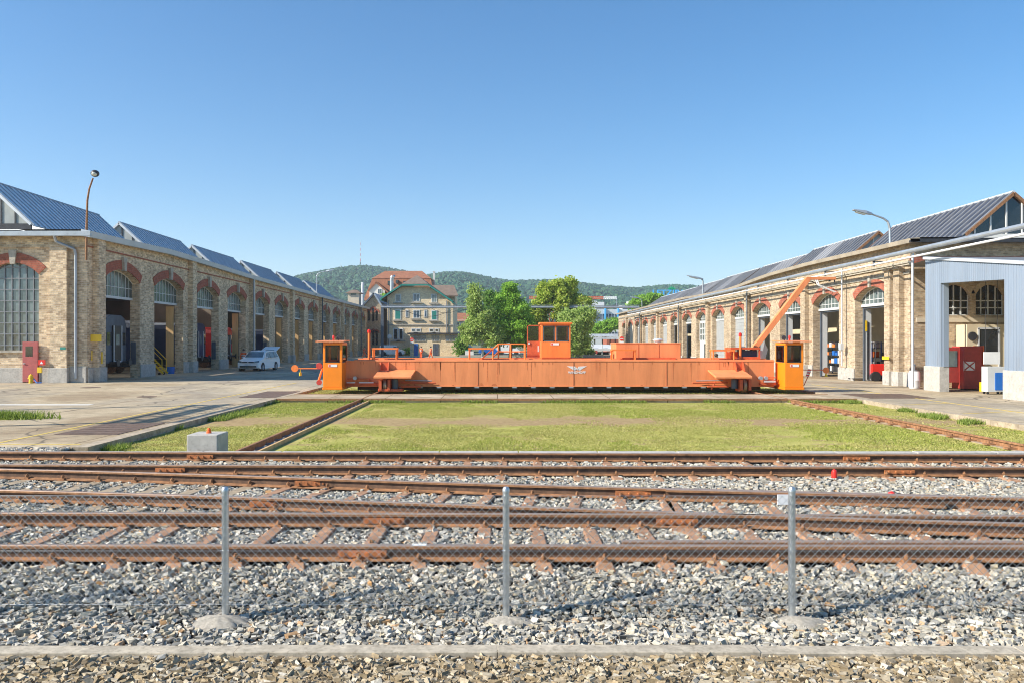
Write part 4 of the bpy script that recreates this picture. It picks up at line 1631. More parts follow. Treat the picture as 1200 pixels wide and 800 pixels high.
def person(label, loc, rz, pose='stand', top='hi_vis_orange', legs='hi_vis_orange', group=None, hat=None, lean=0.0):
    """1.76 m adult facing -y before rotation; walk pose swings arms and legs"""
    t = thing('person', label, 'person', loc, rz, group)
    st_ = 0.0 if pose == 'stand' else 0.26
    L = lean

    def b(x, y, z):       # lean the trunk forward about the hips
        if z > 0.95:
            return (x, y - (z - 0.95) * math.sin(L), 0.95 + (z - 0.95) * math.cos(L))
        return (x, y, z)
    J = [b(0, 0, 0.95), b(0, 0, 1.15), b(0, 0, 1.38), b(0, -0.01, 1.50), b(0, -0.02, 1.58), b(0, -0.035, 1.66), b(0, -0.03, 1.74),
         b(-0.18, 0, 1.42), b(-0.24, st_ * 0.6, 1.14), b(-0.25, st_ * 0.6 - 0.14, 0.92), b(-0.25, st_ * 0.6 - 0.2, 0.84),
         b(0.18, 0, 1.42), b(0.24, -st_ * 0.6, 1.14), b(0.25, -st_ * 0.6 - 0.14, 0.92), b(0.25, -st_ * 0.6 - 0.2, 0.84),
         (-0.10, 0, 0.88), (-0.11, -st_ * 0.7 - 0.02, 0.48), (-0.12, -st_ + 0.02, 0.09), (-0.12, -st_ - 0.13, 0.035),
         (0.10, 0, 0.88), (0.11, st_ * 0.4 - 0.03, 0.48), (0.12, st_ + 0.04, 0.09), (0.12, st_ - 0.11, 0.035)]
    E = [(0, 1), (1, 2), (2, 3), (3, 4), (4, 5), (5, 6), (2, 7), (7, 8), (8, 9), (9, 10), (2, 11), (11, 12), (12, 13), (13, 14),
         (0, 15), (15, 16), (16, 17), (17, 18), (0, 19), (19, 20), (20, 21), (21, 22)]
    Rr = [0.12, 0.11, 0.13, 0.06, 0.06, 0.10, 0.075, 0.06, 0.045, 0.032, 0.035, 0.06, 0.045, 0.032, 0.035,
          0.085, 0.055, 0.038, 0.03, 0.085, 0.055, 0.038, 0.03]
    skin_chain('body', J, E, Rr, 'skin', t, 2)
    tj = [J[0], J[1], J[2], b(0, 0, 1.46), J[7], J[8], J[9], J[11], J[12], J[13]]
    skin_chain('jacket', tj, [(0, 1), (1, 2), (2, 3), (2, 4), (4, 5), (5, 6), (2, 7), (7, 8), (8, 9)],
               [0.155, 0.15, 0.165, 0.085, 0.08, 0.066, 0.05, 0.08, 0.066, 0.05], top, t, 2)
    lj = [(0, 0, 0.97), J[15], J[16], (J[17][0], J[17][1], 0.14), J[19], J[20], (J[21][0], J[21][1], 0.14)]
    skin_chain('trousers', lj, [(0, 1), (1, 2), (2, 3), (0, 4), (4, 5), (5, 6)], [0.15, 0.105, 0.075, 0.07, 0.105, 0.075, 0.07], legs, t, 2)
    for k in (17, 21):
        f = MB()
        f.ball((J[k][0], J[k][1] - 0.05, 0.05), 0.06, 0.85, 2.1, 0.85)
        f.build('boot', 'boots', t, local=True, smooth=40)
    hd = J[5]
    m = MB()
    m.ball((hd[0], hd[1] + 0.012, hd[2] + 0.03), 0.105, 0.95, 1.08, 1.0)
    m.build('hair' if hat is None else 'helmet', 'hair' if hat is None else hat, t, local=True, smooth=60)
    fm = MB()
    for s in (-1, 1):
        fm.ball((hd[0] + s * 0.035, hd[1] - 0.098, hd[2] + 0.015), 0.012)
    fm.build('eye', 'paint_black', t, local=True)
    fm = MB()
    fm.ball((hd[0], hd[1] - 0.112, hd[2] - 0.02), 0.016, 0.8, 1.0, 1.4)
    fm.build('nose', 'skin', t, local=True, smooth=60)
    if top == 'hi_vis_orange':
        m = MB()
        for z in (1.08, 1.24):
            m.lathe((0, -(z - 0.95) * math.sin(L) if L else 0, z), [(0.178, -0.025), (0.180, 0.0), (0.178, 0.025)], 18)
        m.build('reflective_band', 'reflective', t, local=True, smooth=60)
    return t


WG = 'yard workers in orange suits'
g = gp(493.5, 420)
person('worker in orange suit before the lean-to, the one nearer its blue door', (g.x, g.y, 0), R(160), 'stand', group=WG)
g = gp(505, 420.6)
person('worker in orange suit walking before the grey door of the lean-to', (g.x, g.y, 0), R(-60), 'walk', group=WG)
g = gp(427, 418.8)
person('worker in orange suit walking at the far end of the left brick hall', (g.x, g.y, 0), R(100), 'walk', group=WG)
person('worker in orange jacket standing behind the white car with its tailgate up', (-22.4, 71.5, 0), R(20), 'stand', group=WG)
person('man in a white shirt stooping behind the right deck of the traverser', (tx_(845, 48), 48, 0), R(-70), 'stand', 'paint_white', 'denim', lean=0.45)

# ================================================================== VEHICLES
def vehicle(name, label, cat, loc, rz, L, W, Hh, side, belt, gh, mat, wheels, wr=0.33, hatch=False, van=False):
    """nose towards -y; side: outline (y, z) from nose to tail; gh: glasshouse outline"""
    t = thing(name, label, cat, loc, rz)
    m = MB()
    n = len(side)

    def ring(x, k, ins):
        return [(x * (1 - ins(z)), y, z) for y, z in side]
    rows = [(-W / 2, 0.0), (-W / 2 + 0.10, 1), (0, 1), (W / 2 - 0.10, 1), (W / 2, 0.0)]
    vs, fs = [], []
    cy = L / 2
    for (x, full) in rows:
        for (y, z) in side:
            s = 1.0 if full else 0.965
            yy = cy + (y - cy) * s
            zz = z if full else (z - 0.035 if z > belt * 0.8 else z)
            taper = 1.0 - 0.22 * max(0.0, (z - belt) / (Hh - belt)) if z > belt else 1.0
            vs.append((x * taper, yy, zz))
    for r_ in range(len(rows) - 1):
        for k in range(n):
            fs.append((r_ * n + k, r_ * n + (k + 1) % n, (r_ + 1) * n + (k + 1) % n, (r_ + 1) * n + k))
    fs.append(tuple(range(n)))
    fs.append(tuple(reversed(range(4 * n, 5 * n))))
    m.add(vs, fs)
    m.build('body', mat, t, local=True, smooth=35)
    # side glass follows the tumblehome
    def sx(z, s, e=0.006):
        taper = 1.0 - 0.22 * max(0.0, (z - belt) / (Hh - belt))
        return s * (W / 2 * taper + e)
    for s in (-1, 1):
        for (pts) in gh:
            g = MB()
            g.add([(sx(z, s), y, z) for y, z in pts] + [(sx(z, s, -0.02), y, z) for y, z in pts],
                  [tuple(range(len(pts))), tuple(reversed(range(len(pts), 2 * len(pts))))] +
                  [(k, (k + 1) % len(pts), (k + 1) % len(pts) + len(pts), k + len(pts)) for k in range(len(pts))])
            g.build('side_window', 'glass_dark', t, local=True)
    for wy in wheels:
        for s in (-1, 1):
            w = MB()
            xx = s * (W / 2 - 0.11)
            w.lathe((xx, wy, wr), [(wr * 0.6, -0.11), (wr * 0.95, -0.11), (wr, -0.07), (wr, 0.07), (wr * 0.95, 0.12), (wr * 0.6, 0.12)], 24, axis='x')
            ty = w.build('wheel', 'tyre', t, local=True, smooth=30)
            w = MB()
            w.lathe((xx + s * 0.115, wy, wr), [(wr * 0.62, -0.02), (wr * 0.64, 0.01), (wr * 0.5, 0.0), (0.05, 0.012), (0.01, 0.015)], 20, axis='x')
            for k in range(5):
                a_ = 2 * math.pi * k / 5
                w.beam((xx + s * 0.125, wy, wr), (xx + s * 0.125, wy + math.cos(a_) * wr * 0.58, wr + math.sin(a_) * wr * 0.58), 0.05, 0.02)
            w.build('rim', 'zinc_light', ty, local=True, smooth=30)
            # arch
            w = MB()
            w.lathe((s * (W / 2 - 0.02), wy, wr + 0.01), [(wr * 1.16, -0.12), (wr * 1.16, 0.024)], 24, axis='x')
            w.build('wheel_arch', 'rubber', t, local=True)
    return t


car = vehicle('parked_car', 'white family car parked with its tailgate raised by the left brick hall', 'car', (-20.5, 66.6, 0.0), R(-6), 4.8, 1.85, 1.68,
              [(0.05, 0.28), (0.0, 0.5), (0.03, 0.72), (0.18, 0.88), (0.95, 1.05), (1.15, 1.12), (1.85, 1.58), (2.3, 1.67), (3.6, 1.68), (4.35, 1.60), (4.6, 1.15), (4.72, 0.95), (4.76, 0.6), (4.7, 0.3), (4.5, 0.22), (0.3, 0.2)],
              1.03, [[(1.55, 1.10), (1.98, 1.50), (2.5, 1.57), (2.52, 1.08)], [(2.6, 1.08), (2.58, 1.57), (3.45, 1.58), (3.48, 1.1)], [(3.56, 1.1), (3.53, 1.58), (4.1, 1.53), (4.3, 1.15)]],
              'car_white', (0.88, 3.75), 0.33)
# windscreen, bonnet furniture
g = MB()
g.add([(-0.78, 1.16, 1.115), (0.78, 1.16, 1.115), (0.66, 1.83, 1.565), (-0.66, 1.83, 1.565)], [(0, 1, 2, 3)])
g.add([(-0.78, 1.155, 1.13), (0.78, 1.155, 1.13), (0.66, 1.80, 1.575), (-0.66, 1.80, 1.575)], [(0, 1, 2, 3)])
g.build('windscreen', 'glass_window', car, local=True, fixn=False)
m = MB()
for s in (-1, 1):
    m = MB()
    m.add([(s * 0.52, -0.012, 0.70), (s * 0.86, 0.06, 0.73), (s * 0.86, 0.16, 0.86), (s * 0.55, 0.035, 0.80)], [(0, 1, 2, 3)])
    m.add([(s * 0.52, -0.03, 0.70), (s * 0.90, 0.05, 0.73), (s * 0.90, 0.16, 0.87), (s * 0.55, 0.015, 0.82)], [(0, 1, 2, 3)])
    m.build('headlight', 'glass_window', car, local=True, fixn=False)
m = MB()
m.box(-0.5, 0.5, -0.03, 0.03, 0.70, 0.79)
m.box(-0.7, 0.7, -0.02, 0.05, 0.33, 0.45)
m.build('grille', 'paint_black', car, local=True)
m = MB()
m.tube((0, -0.045, 0.745), (0, -0.01, 0.745), 0.055, n=16)
m.build('round_badge', 'zinc_light', car, local=True)
m = MB()
m.box(-0.26, 0.26, -0.035, 0.0, 0.50, 0.61)
m.build('number_plate', 'paint_white', car, local=True)
for s in (-1, 1):
    m = MB()
    m.ball((s * 1.02, 1.45, 1.12), 0.1, 1.1, 0.6, 0.8)
    m.build('wing_mirror', 'car_white', car, local=True, smooth=60)
m = MB()
m.add([(-0.7, 4.42, 1.66), (0.7, 4.42, 1.66), (0.66, 5.35, 1.98), (-0.66, 5.35, 1.98), (-0.7, 4.42, 1.60), (0.7, 4.42, 1.60), (0.66, 5.38, 1.92), (-0.66, 5.38, 1.92)],
      [(0, 1, 2, 3), (7, 6, 5, 4), (0, 4, 5, 1), (1, 5, 6, 2), (2, 6, 7, 3), (3, 7, 4, 0)])
m.build('tailgate', 'car_white', car, local=True)
m = MB()
for s in (-1, 1):
    m.tube((s * 0.62, 2.2, 1.70), (s * 0.62, 4.1, 1.70), 0.02)
m.build('roof_rail', 'dark_metal', car, local=True)

g = gp(463, 415.0)
van = vehicle('parked_van', 'small white panel van parked before the gabled brick house', 'van', (g.x - 2.1, g.y, 0), R(90), 4.5, 1.8, 1.85,
              [(0.05, 0.3), (0.0, 0.6), (0.1, 0.85), (0.85, 1.08), (1.5, 1.65), (1.9, 1.82), (4.2, 1.85), (4.42, 1.7), (4.5, 0.9), (4.45, 0.3), (0.3, 0.25)],
              1.05, [[(1.1, 1.12), (1.55, 1.58), (2.0, 1.62), (2.0, 1.12)]], 'car_white', (0.85, 3.6), 0.32)
van.location = (P(475, 0, 143).x, 143, 0)
van.rotation_euler = (0, 0, R(90))
g2 = MB()
g2.add([(-0.75, 0.87, 1.11), (0.75, 0.87, 1.11), (0.66, 1.46, 1.63), (-0.66, 1.46, 1.63)], [(0, 1, 2, 3)])
g2.build('windscreen', 'glass_dark', van, local=True, fixn=False)
# ================================================================== THE TWO BRICK HALLS
def arc_pts(a, b, zs, zc, n=12, off=0.0):
    """points of a segmental arch from a to b; off moves them outwards"""
    w = (b - a) / 2
    r = zc - zs
    Rr = (w * w + r * r) / (2 * r)
    th = math.asin(min(1, w / Rr)) if r < w else math.pi - math.asin(min(1, w / Rr))
    c, cz = (a + b) / 2, zc - Rr
    return [(c - (Rr + off) * math.sin(th * (1 - 2 * k / n)), cz + (Rr + off) * math.cos(th * (1 - 2 * k / n))) for k in range(n + 1)]


def arched_wall(mp, u0, u1, ops, ztop, t, zbase=0.0):
    """wall from u0 to u1 with arched openings (a, b, sill, zs, zc); mp(u, n, z) gives the point, n inwards"""
    m = MB()

    def quad(a, b, c, d):
        m.add([a, b, c, d], [(0, 1, 2, 3)])

    def span(a, b, za, zb0, zb1=None):
        zb1 = zb0 if zb1 is None else zb1
        for n in (0, t):
            quad(mp(a, n, za), mp(b, n, za), mp(b, n, zb1), mp(a, n, zb0))
    cur = u0
    for (a, b, sill, zs, zc) in sorted(ops):
        if a > cur:
            k = max(1, int((a - cur) / 3))
            for i in range(k):
                p, q = cur + (a - cur) * i / k, cur + (a - cur) * (i + 1) / k
                span(p, q, zbase, ztop(p), ztop(q))
        ap = arc_pts(a, b, zs, zc)
        for (p, q) in zip(ap[:-1], ap[1:]):
            for n in (0, t):
                quad(mp(p[0], n, p[1]), mp(q[0], n, q[1]), mp(q[0], n, ztop(q[0])), mp(p[0], n, ztop(p[0])))
            quad(mp(p[0], 0, p[1]), mp(q[0], 0, q[1]), mp(q[0], t, q[1]), mp(p[0], t, p[1]))
        for u in (a, b):
            quad(mp(u, 0, max(sill, zbase)), mp(u, t, max(sill, zbase)), mp(u, t, zs), mp(u, 0, zs))
        if sill > zbase:
            span(a, b, zbase, sill)
            quad(mp(a, 0, sill), mp(b, 0, sill), mp(b, t, sill), mp(a, t, sill))
        cur = b
    if cur < u1:
        k = max(1, int((u1 - cur) / 3))
        for i in range(k):
            p, q = cur + (u1 - cur) * i / k, cur + (u1 - cur) * (i + 1) / k
            span(p, q, zbase, ztop(p), ztop(q))
    k = int((u1 - u0) / 2)
    for i in range(k):
        p, q = u0 + (u1 - u0) * i / k, u0 + (u1 - u0) * (i + 1) / k
        quad(mp(p, 0, ztop(p)), mp(q, 0, ztop(q)), mp(q, t, ztop(q)), mp(p, t, ztop(p)))
    for u in (u0, u1):
        quad(mp(u, 0, zbase), mp(u, t, zbase), mp(u, t, ztop(u)), mp(u, 0, ztop(u)))
    return m


def ring(mp, a, b, zs, zc, th, proud=0.05, deep=0.12, n=14):
    m = MB()
    i_, o_ = arc_pts(a, b, zs, zc, n, 0.004), arc_pts(a, b, zs, zc, n, th)
    for k in range(n):
        for nn in (-proud,):
            m.add([mp(i_[k][0], nn, i_[k][1]), mp(i_[k + 1][0], nn, i_[k + 1][1]), mp(o_[k + 1][0], nn, o_[k + 1][1]), mp(o_[k][0], nn, o_[k][1])], [(0, 1, 2, 3)])
        m.add([mp(o_[k][0], -proud, o_[k][1]), mp(o_[k + 1][0], -proud, o_[k + 1][1]), mp(o_[k + 1][0], 0.05, o_[k + 1][1]), mp(o_[k][0], 0.05, o_[k][1])], [(0, 1, 2, 3)])
        m.add([mp(i_[k][0], -proud, i_[k][1]), mp(i_[k + 1][0], -proud, i_[k + 1][1]), mp(i_[k + 1][0], deep, i_[k + 1][1] - 0.004), mp(i_[k][0], deep, i_[k][1] - 0.004)], [(0, 1, 2, 3)])
    for e in (0, n):
        m.add([mp(i_[e][0], -proud, i_[e][1]), mp(o_[e][0], -proud, o_[e][1]), mp(o_[e][0], 0.05, o_[e][1]), mp(i_[e][0], 0.05, i_[e][1])], [(0, 1, 2, 3)])
    return m


def mbox(m, mp, u0, u1, n0, n1, z0, z1):
    vs = [mp(u0, n0, z0), mp(u1, n0, z0), mp(u1, n1, z0), mp(u0, n1, z0), mp(u0, n0, z1), mp(u1, n0, z1), mp(u1, n1, z1), mp(u0, n1, z1)]
    m.add(vs, [(0, 3, 2, 1), (4, 5, 6, 7), (0, 1, 5, 4), (1, 2, 6, 5), (2, 3, 7, 6), (3, 0, 4, 7)])
    return m


def lunette(mp, a, b, zbot, zs, zc, n, parent, glass='glass_lunette', bars=5, frame='paint_light_grey'):
    ap = arc_pts(a, b, zs, zc, 12)
    m = MB()
    pts = [(a, zbot), (b, zbot)] + [(u, z - 0.01) for u, z in reversed(ap)]
    m.add([mp(u, n, z) for u, z in pts], [tuple(range(len(pts)))])
    m.add([mp(u, n + 0.02, z) for u, z in pts], [tuple(range(len(pts)))])
    w = m.build('fanlight', glass, parent, fixn=False)
    f = MB()
    mbox(f, mp, a, b, n - 0.05, n + 0.04, zbot - 0.16, zbot)
    for k in range(1, bars * 2):
        u = a + (b - a) * k / (bars * 2)
        z = np.interp(u, [p[0] for p in ap], [p[1] for p in ap])
        wd = 0.035 if k % 2 else 0.05
        mbox(f, mp, u - wd / 2, u + wd / 2, n - 0.03, n - 0.004, zbot, z)
    zz = (zbot + zs) / 2 + 0.1
    mbox(f, mp, a, b, n - 0.026, n - 0.005, zz - 0.02, zz + 0.02)
    for (p, q) in zip(ap[:-1], ap[1:]):
        f.add([mp(p[0], n - 0.04, p[1]), mp(q[0], n - 0.04, q[1]), mp(q[0], n - 0.04, q[1] - 0.09), mp(p[0], n - 0.04, p[1] - 0.09)], [(0, 1, 2, 3)])
    f.build('fanlight_frame', frame, w)
    return w


def drainpipe(parent, x, y, z0, z1, mat='zinc'):
    m = MB()
    m.tube((x, y, z0), (x, y, z1), 0.075, n=10)
    for z in np.arange(z0 + 0.8, z1, 2.0):
        m.tube((x, y, z), (x, y, z + 0.06), 0.10, n=10)
    return m.build('drainpipe', mat, parent, smooth=30)


# ------------------------------------------------------------------ left hall
LX = -24.3
LY0, LY1 = 48.0, 151.0
LT = 0.65


def mpL(u, n, z):
    return (LX - n, u, z)


def eaveL(y):
    return float(np.interp(y, [47, 52, 59, 66, 78.5, 95, 108.7, 130, 150], [8.86, 8.95, 9.12, 9.05, 8.86, 8.80, 8.76, 8.76, 8.78]))


left = thing('brick_hall', 'long ochre brick workshop hall with red arches and blue metal roofs, left of the yard', 'hall', (LX - 8, 100, 0), group='arcaded brick halls facing the yard')
opsL = []
for k in range(7):
    b0 = 48.55 + 15.6 * k
    opsL.append((b0 + 1.45, b0 + 6.5, 0, 6.35, 7.05))
    opsL.append((b0 + 8.85, b0 + 14.1, 0, 6.35, 7.05))
opsL = [o for o in opsL if o[1] < LY1 - 1]
arched_wall(mpL, LY0, LY1, opsL, lambda y: eaveL(y) - 0.15, LT).build('arcade_wall', 'brick_ochre_old', left)


def mpLF(u, n, z):
    return (u, LY0 + n, z)


winL = [(-30.15, -27.16, 1.9, 6.4, 7.07), (-37.6, -34.6, 1.9, 6.4, 7.07)]
arched_wall(mpLF, -60, LX - LT - 0.003, winL, lambda u: 8.75, 0.6).build('front_wall', 'brick_ochre_old', left)
# front windows: glazing grid
for wi, (a, b, sill, zs, zc) in enumerate(winL):
    ap = arc_pts(a, b, zs, zc)
    m = MB()
    pts = [(a, sill), (b, sill)] + list(reversed(ap))
    m.add([mpLF(u, 0.25, z) for u, z in pts], [tuple(range(len(pts)))])
    w = m.build('arched_window', 'glass_window', left, fixn=False)
    f = MB()
    for k in range(0, 8):
        u = a + (b - a) * k / 7
        z = np.interp(u, [p[0] for p in ap], [p[1] for p in ap])
        mbox(f, mpLF, u - 0.03, u + 0.03, 0.19, 0.245, sill, z)
    for z in np.arange(sill + 0.3, zc - 0.25, 0.66):
        mbox(f, mpLF, a, b, 0.195, 0.243, z - 0.03, z + 0.03)
    f.build('window_grid', 'grey_metal', w)
    ring(mpLF, a, b, zs, zc, 0.6).build('brick_arch', 'brick_red', left)
    k_ = MB()
    c = (a + b) / 2
    k_.prism([(c - 0.14, zc - 0.08), (c + 0.14, zc - 0.08), (c + 0.24, zc + 0.72), (c - 0.24, zc + 0.72)], lambda u, v, n: mpLF(u, n, v), -0.14, 0.02)
    k_.build('keystone', 'stone', left)
    s = MB()
    mbox(s, mpLF, a - 0.15, b + 0.15, -0.14, 0.2, sill - 0.13, sill - 0.005)
    s.build('window_sill', 'stone', left)
# front pilaster, plinth, door
m = MB()
mbox(m, mpLF, -26.35, -25.35, -0.32, 0.0, 0.88, 8.1)
mbox(m, mpLF, -60, -24.31, -0.10, 0.0, 7.95, 8.02)
m.build('pilaster', 'brick_ochre_old', left)
for q_ in ((-26.42, -25.28, -0.40, -0.002, 0, 0.88), (-60, -28.02, -0.14, -0.003, 0, 0.88), (-27.08, -26.44, -0.14, -0.003, 0, 0.88), (-25.26, -24.32, -0.10, -0.003, 0, 0.92)):
    m = MB()
    mbox(m, mpLF, *q_)
    m.build('plinth', 'concrete', left, bevel=0.02)
m = MB()
mbox(m, mpLF, -28.0, -27.1, -0.22, -0.12, 0.05, 2.42)
dr = m.build('side_door', 'paint_red_faded', left, bevel=0.01)
m = MB()
mbox(m, mpLF, -27.82, -27.4, -0.226, -0.222, 1.55, 2.15)
m.build('door_window', 'glass_dark', dr)
m = MB()
mbox(m, mpLF, -27.95, -27.88, -0.26, -0.22, 1.1, 1.16)
mbox(m, mpLF, -27.95, -27.8, -0.27, -0.25, 1.12, 1.15)
m.build('door_handle', 'galvanised', dr)
# arcade details
for i, (a, b, sill, zs, zc) in enumerate(opsL):
    ring(mpL, a, b, zs, zc, 0.60).build('brick_arch', 'brick_red', left)
    c = (a + b) / 2
    k_ = MB()
    k_.prism([(c - 0.15, zc - 0.08), (c + 0.15, zc - 0.08), (c + 0.24, zc + 0.78), (c - 0.24, zc + 0.78)], lambda u, v, n: mpL(u, n, v), -0.22, 0.02)
    k_.build('keystone', 'stone', left)
    lunette(mpL, a, b, 5.35, zs, zc, LT - 0.12, left, bars=5)
    # folded timber door leaf at the far jamb
    if i in (1, 3, 5, 6, 7, 8, 9, 10, 11, 12):
        m = MB()
        m.box(LX - LT - (0.6 if i < 6 else 0.45), LX - LT - 0.02, b - 0.20, b - 0.12, 0.05, 5.1)
        lf = m.build('door_leaf', 'wood_tan', left)
        lf['label'] = 'tan timber door leaf folded inside the arch'
    elif i in (0, 2, 4):
        m = MB()
        m.box(LX - LT + 0.05, LX - 0.25, b - 0.05, b - 0.005, 0.9, 2.4)
        m.build('jamb_plate', 'steel_grey_blue', left)
m = MB()
pw = []
cur = LY0 + 0.02
for (a, b, *_r) in opsL + [(LY1, LY1 + 1, 0, 0, 0)]:
    pw.append((cur, a))
    cur = b
for (a, b) in pw:
    if b - a > 0.2:
        m = MB()
        mbox(m, mpL, a + 0.004, b - 0.004, -0.10, -0.003, 0, 0.86)
        m.build('plinth', 'concrete', left, bevel=0.02)
pilY = [49.1] + [48.55 + 15.6 * k for k in range(1, 7)]
for k, y in enumerate(pilY):
    m = MB()
    mbox(m, mpL, y - 0.45, y + 0.45, -0.36, -0.003, 0.868, eaveL(y) - 0.2)
    m.build('pilaster', 'brick_ochre_old', left)
    m = MB()
    mbox(m, mpL, y - 0.5, y + 0.5, -0.44, -0.002, 0.0, 0.866)
    m.build('pilaster_base', 'concrete', left, bevel=0.02)
    if k in (2, 4, 6):
        drainpipe(left, LX + 0.45, y - 0.35, 0.1, eaveL(y) - 0.3, 'steel_grey_blue' if k > 2 else 'zinc')
# drain at the front corner with a swan neck
m = MB()
m.path([(-25.9, 47.35, 8.6), (-25.85, 47.5, 8.25), (-24.95, 47.82, 7.85), (-24.9, 47.86, 7.5), (-24.9, 47.86, 0.25)], 0.085, 10)
m.build('drainpipe', 'zinc', left, smooth=30)
m = MB()
mbox(m, mpL, LY0, LY1, -0.06, -0.003, 8.02, 8.10)
m.build('string_course', 'brick_red', left)


def sweep_edge(ys, fn_quads, m):
    for a, b in zip(ys[:-1], ys[1:]):
        pa, pb = fn_quads(a), fn_quads(b)
        n = len(pa)
        m.add(pa + pb, [(k, (k + 1) % n, (k + 1) % n + n, k + n) for k in range(n)] + [tuple(range(n)), tuple(range(n, 2 * n))])


m = MB()
ysL = list(np.linspace(47.3, LY1 + 0.4, 46))
sweep_edge(ysL, lambda y: [Vector((LX + 0.50, y, eaveL(y) - 0.36)), Vector((LX + 0.56, y, eaveL(y))), Vector((LX + 0.0, y, eaveL(y) + 0.10)), Vector((LX + 0.0, y, eaveL(y) - 0.30))], m)
m.build('eave_fascia', 'fascia', left)
m = MB()
m.box(-60, LX + 0.54, 47.28, 47.45, 8.58, 8.86)
m.box(-60, LX + 0.3, 47.45, 48.0, 8.76, 8.80)
m.build('front_gutter', 'zinc', left)
# roof deck with openings under the lanterns
m = MB()
blocksL = [(48.7, 62.6)] + [(66.2 + 15.7 * k, 66.2 + 15.7 * k + 12.6) for k in range(6)]
blocksL = [b for b in blocksL if b[1] < LY1]
RXe, RXr, RXw = -27.95, -30.85, -33.75


def deckL(y):
    return eaveL(y) + 0.09


for a, b in zip(ysL[:-1], ysL[1:]):
    for (xa, xb) in ((LX + 0.02, RXe - 0.05), (RXw, -60)):
        m.add([(xa, a, deckL(a)), (xb, a, deckL(a)), (xb, b, deckL(b)), (xa, b, deckL(b))], [(0, 1, 2, 3)])
gaps = []
cur = 47.4
for (a, b) in blocksL:
    gaps.append((cur, a))
    cur = b
gaps.append((cur, LY1 + 0.4))
for (a, b) in gaps:
    m.add([(RXe - 0.05, a, deckL(a) - 0.02), (RXw, a, deckL(a) - 0.02), (RXw, b, deckL(b) - 0.02), (RXe - 0.05, b, deckL(b) - 0.02)], [(0, 1, 2, 3)])
m.build('roof_deck', 'roof_felt', left, fixn=False)
# back and end walls
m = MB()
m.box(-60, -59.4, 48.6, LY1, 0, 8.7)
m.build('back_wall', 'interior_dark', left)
m = MB()
m.box(-59.4, LX - LT - 0.01, LY1 - 0.5, LY1, 0, 8.7)
m.build('end_wall', 'brick_ochre_old', left)
# cross walls between groups of bays inside, and roof trusses
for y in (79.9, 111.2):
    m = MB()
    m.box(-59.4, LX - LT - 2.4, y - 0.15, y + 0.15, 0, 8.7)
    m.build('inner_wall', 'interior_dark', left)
m = MB()
for y in np.arange(50, LY1, 3.9):
    m.box(-59, LX - LT, y - 0.1, y + 0.1, 7.6, 7.75)
    m.box(-59, LX - LT, y - 0.06, y + 0.06, 6.3, 6.4)
    for x in np.arange(-57, LX - 2, 2.6):
        m.beam((x, y, 6.4), (x + 1.3, y, 7.6), 0.06, 0.06)
        m.beam((x + 1.3, y, 7.6), (x + 2.6, y, 6.4), 0.06, 0.06)
m.build('roof_truss', 'grey_metal', left)


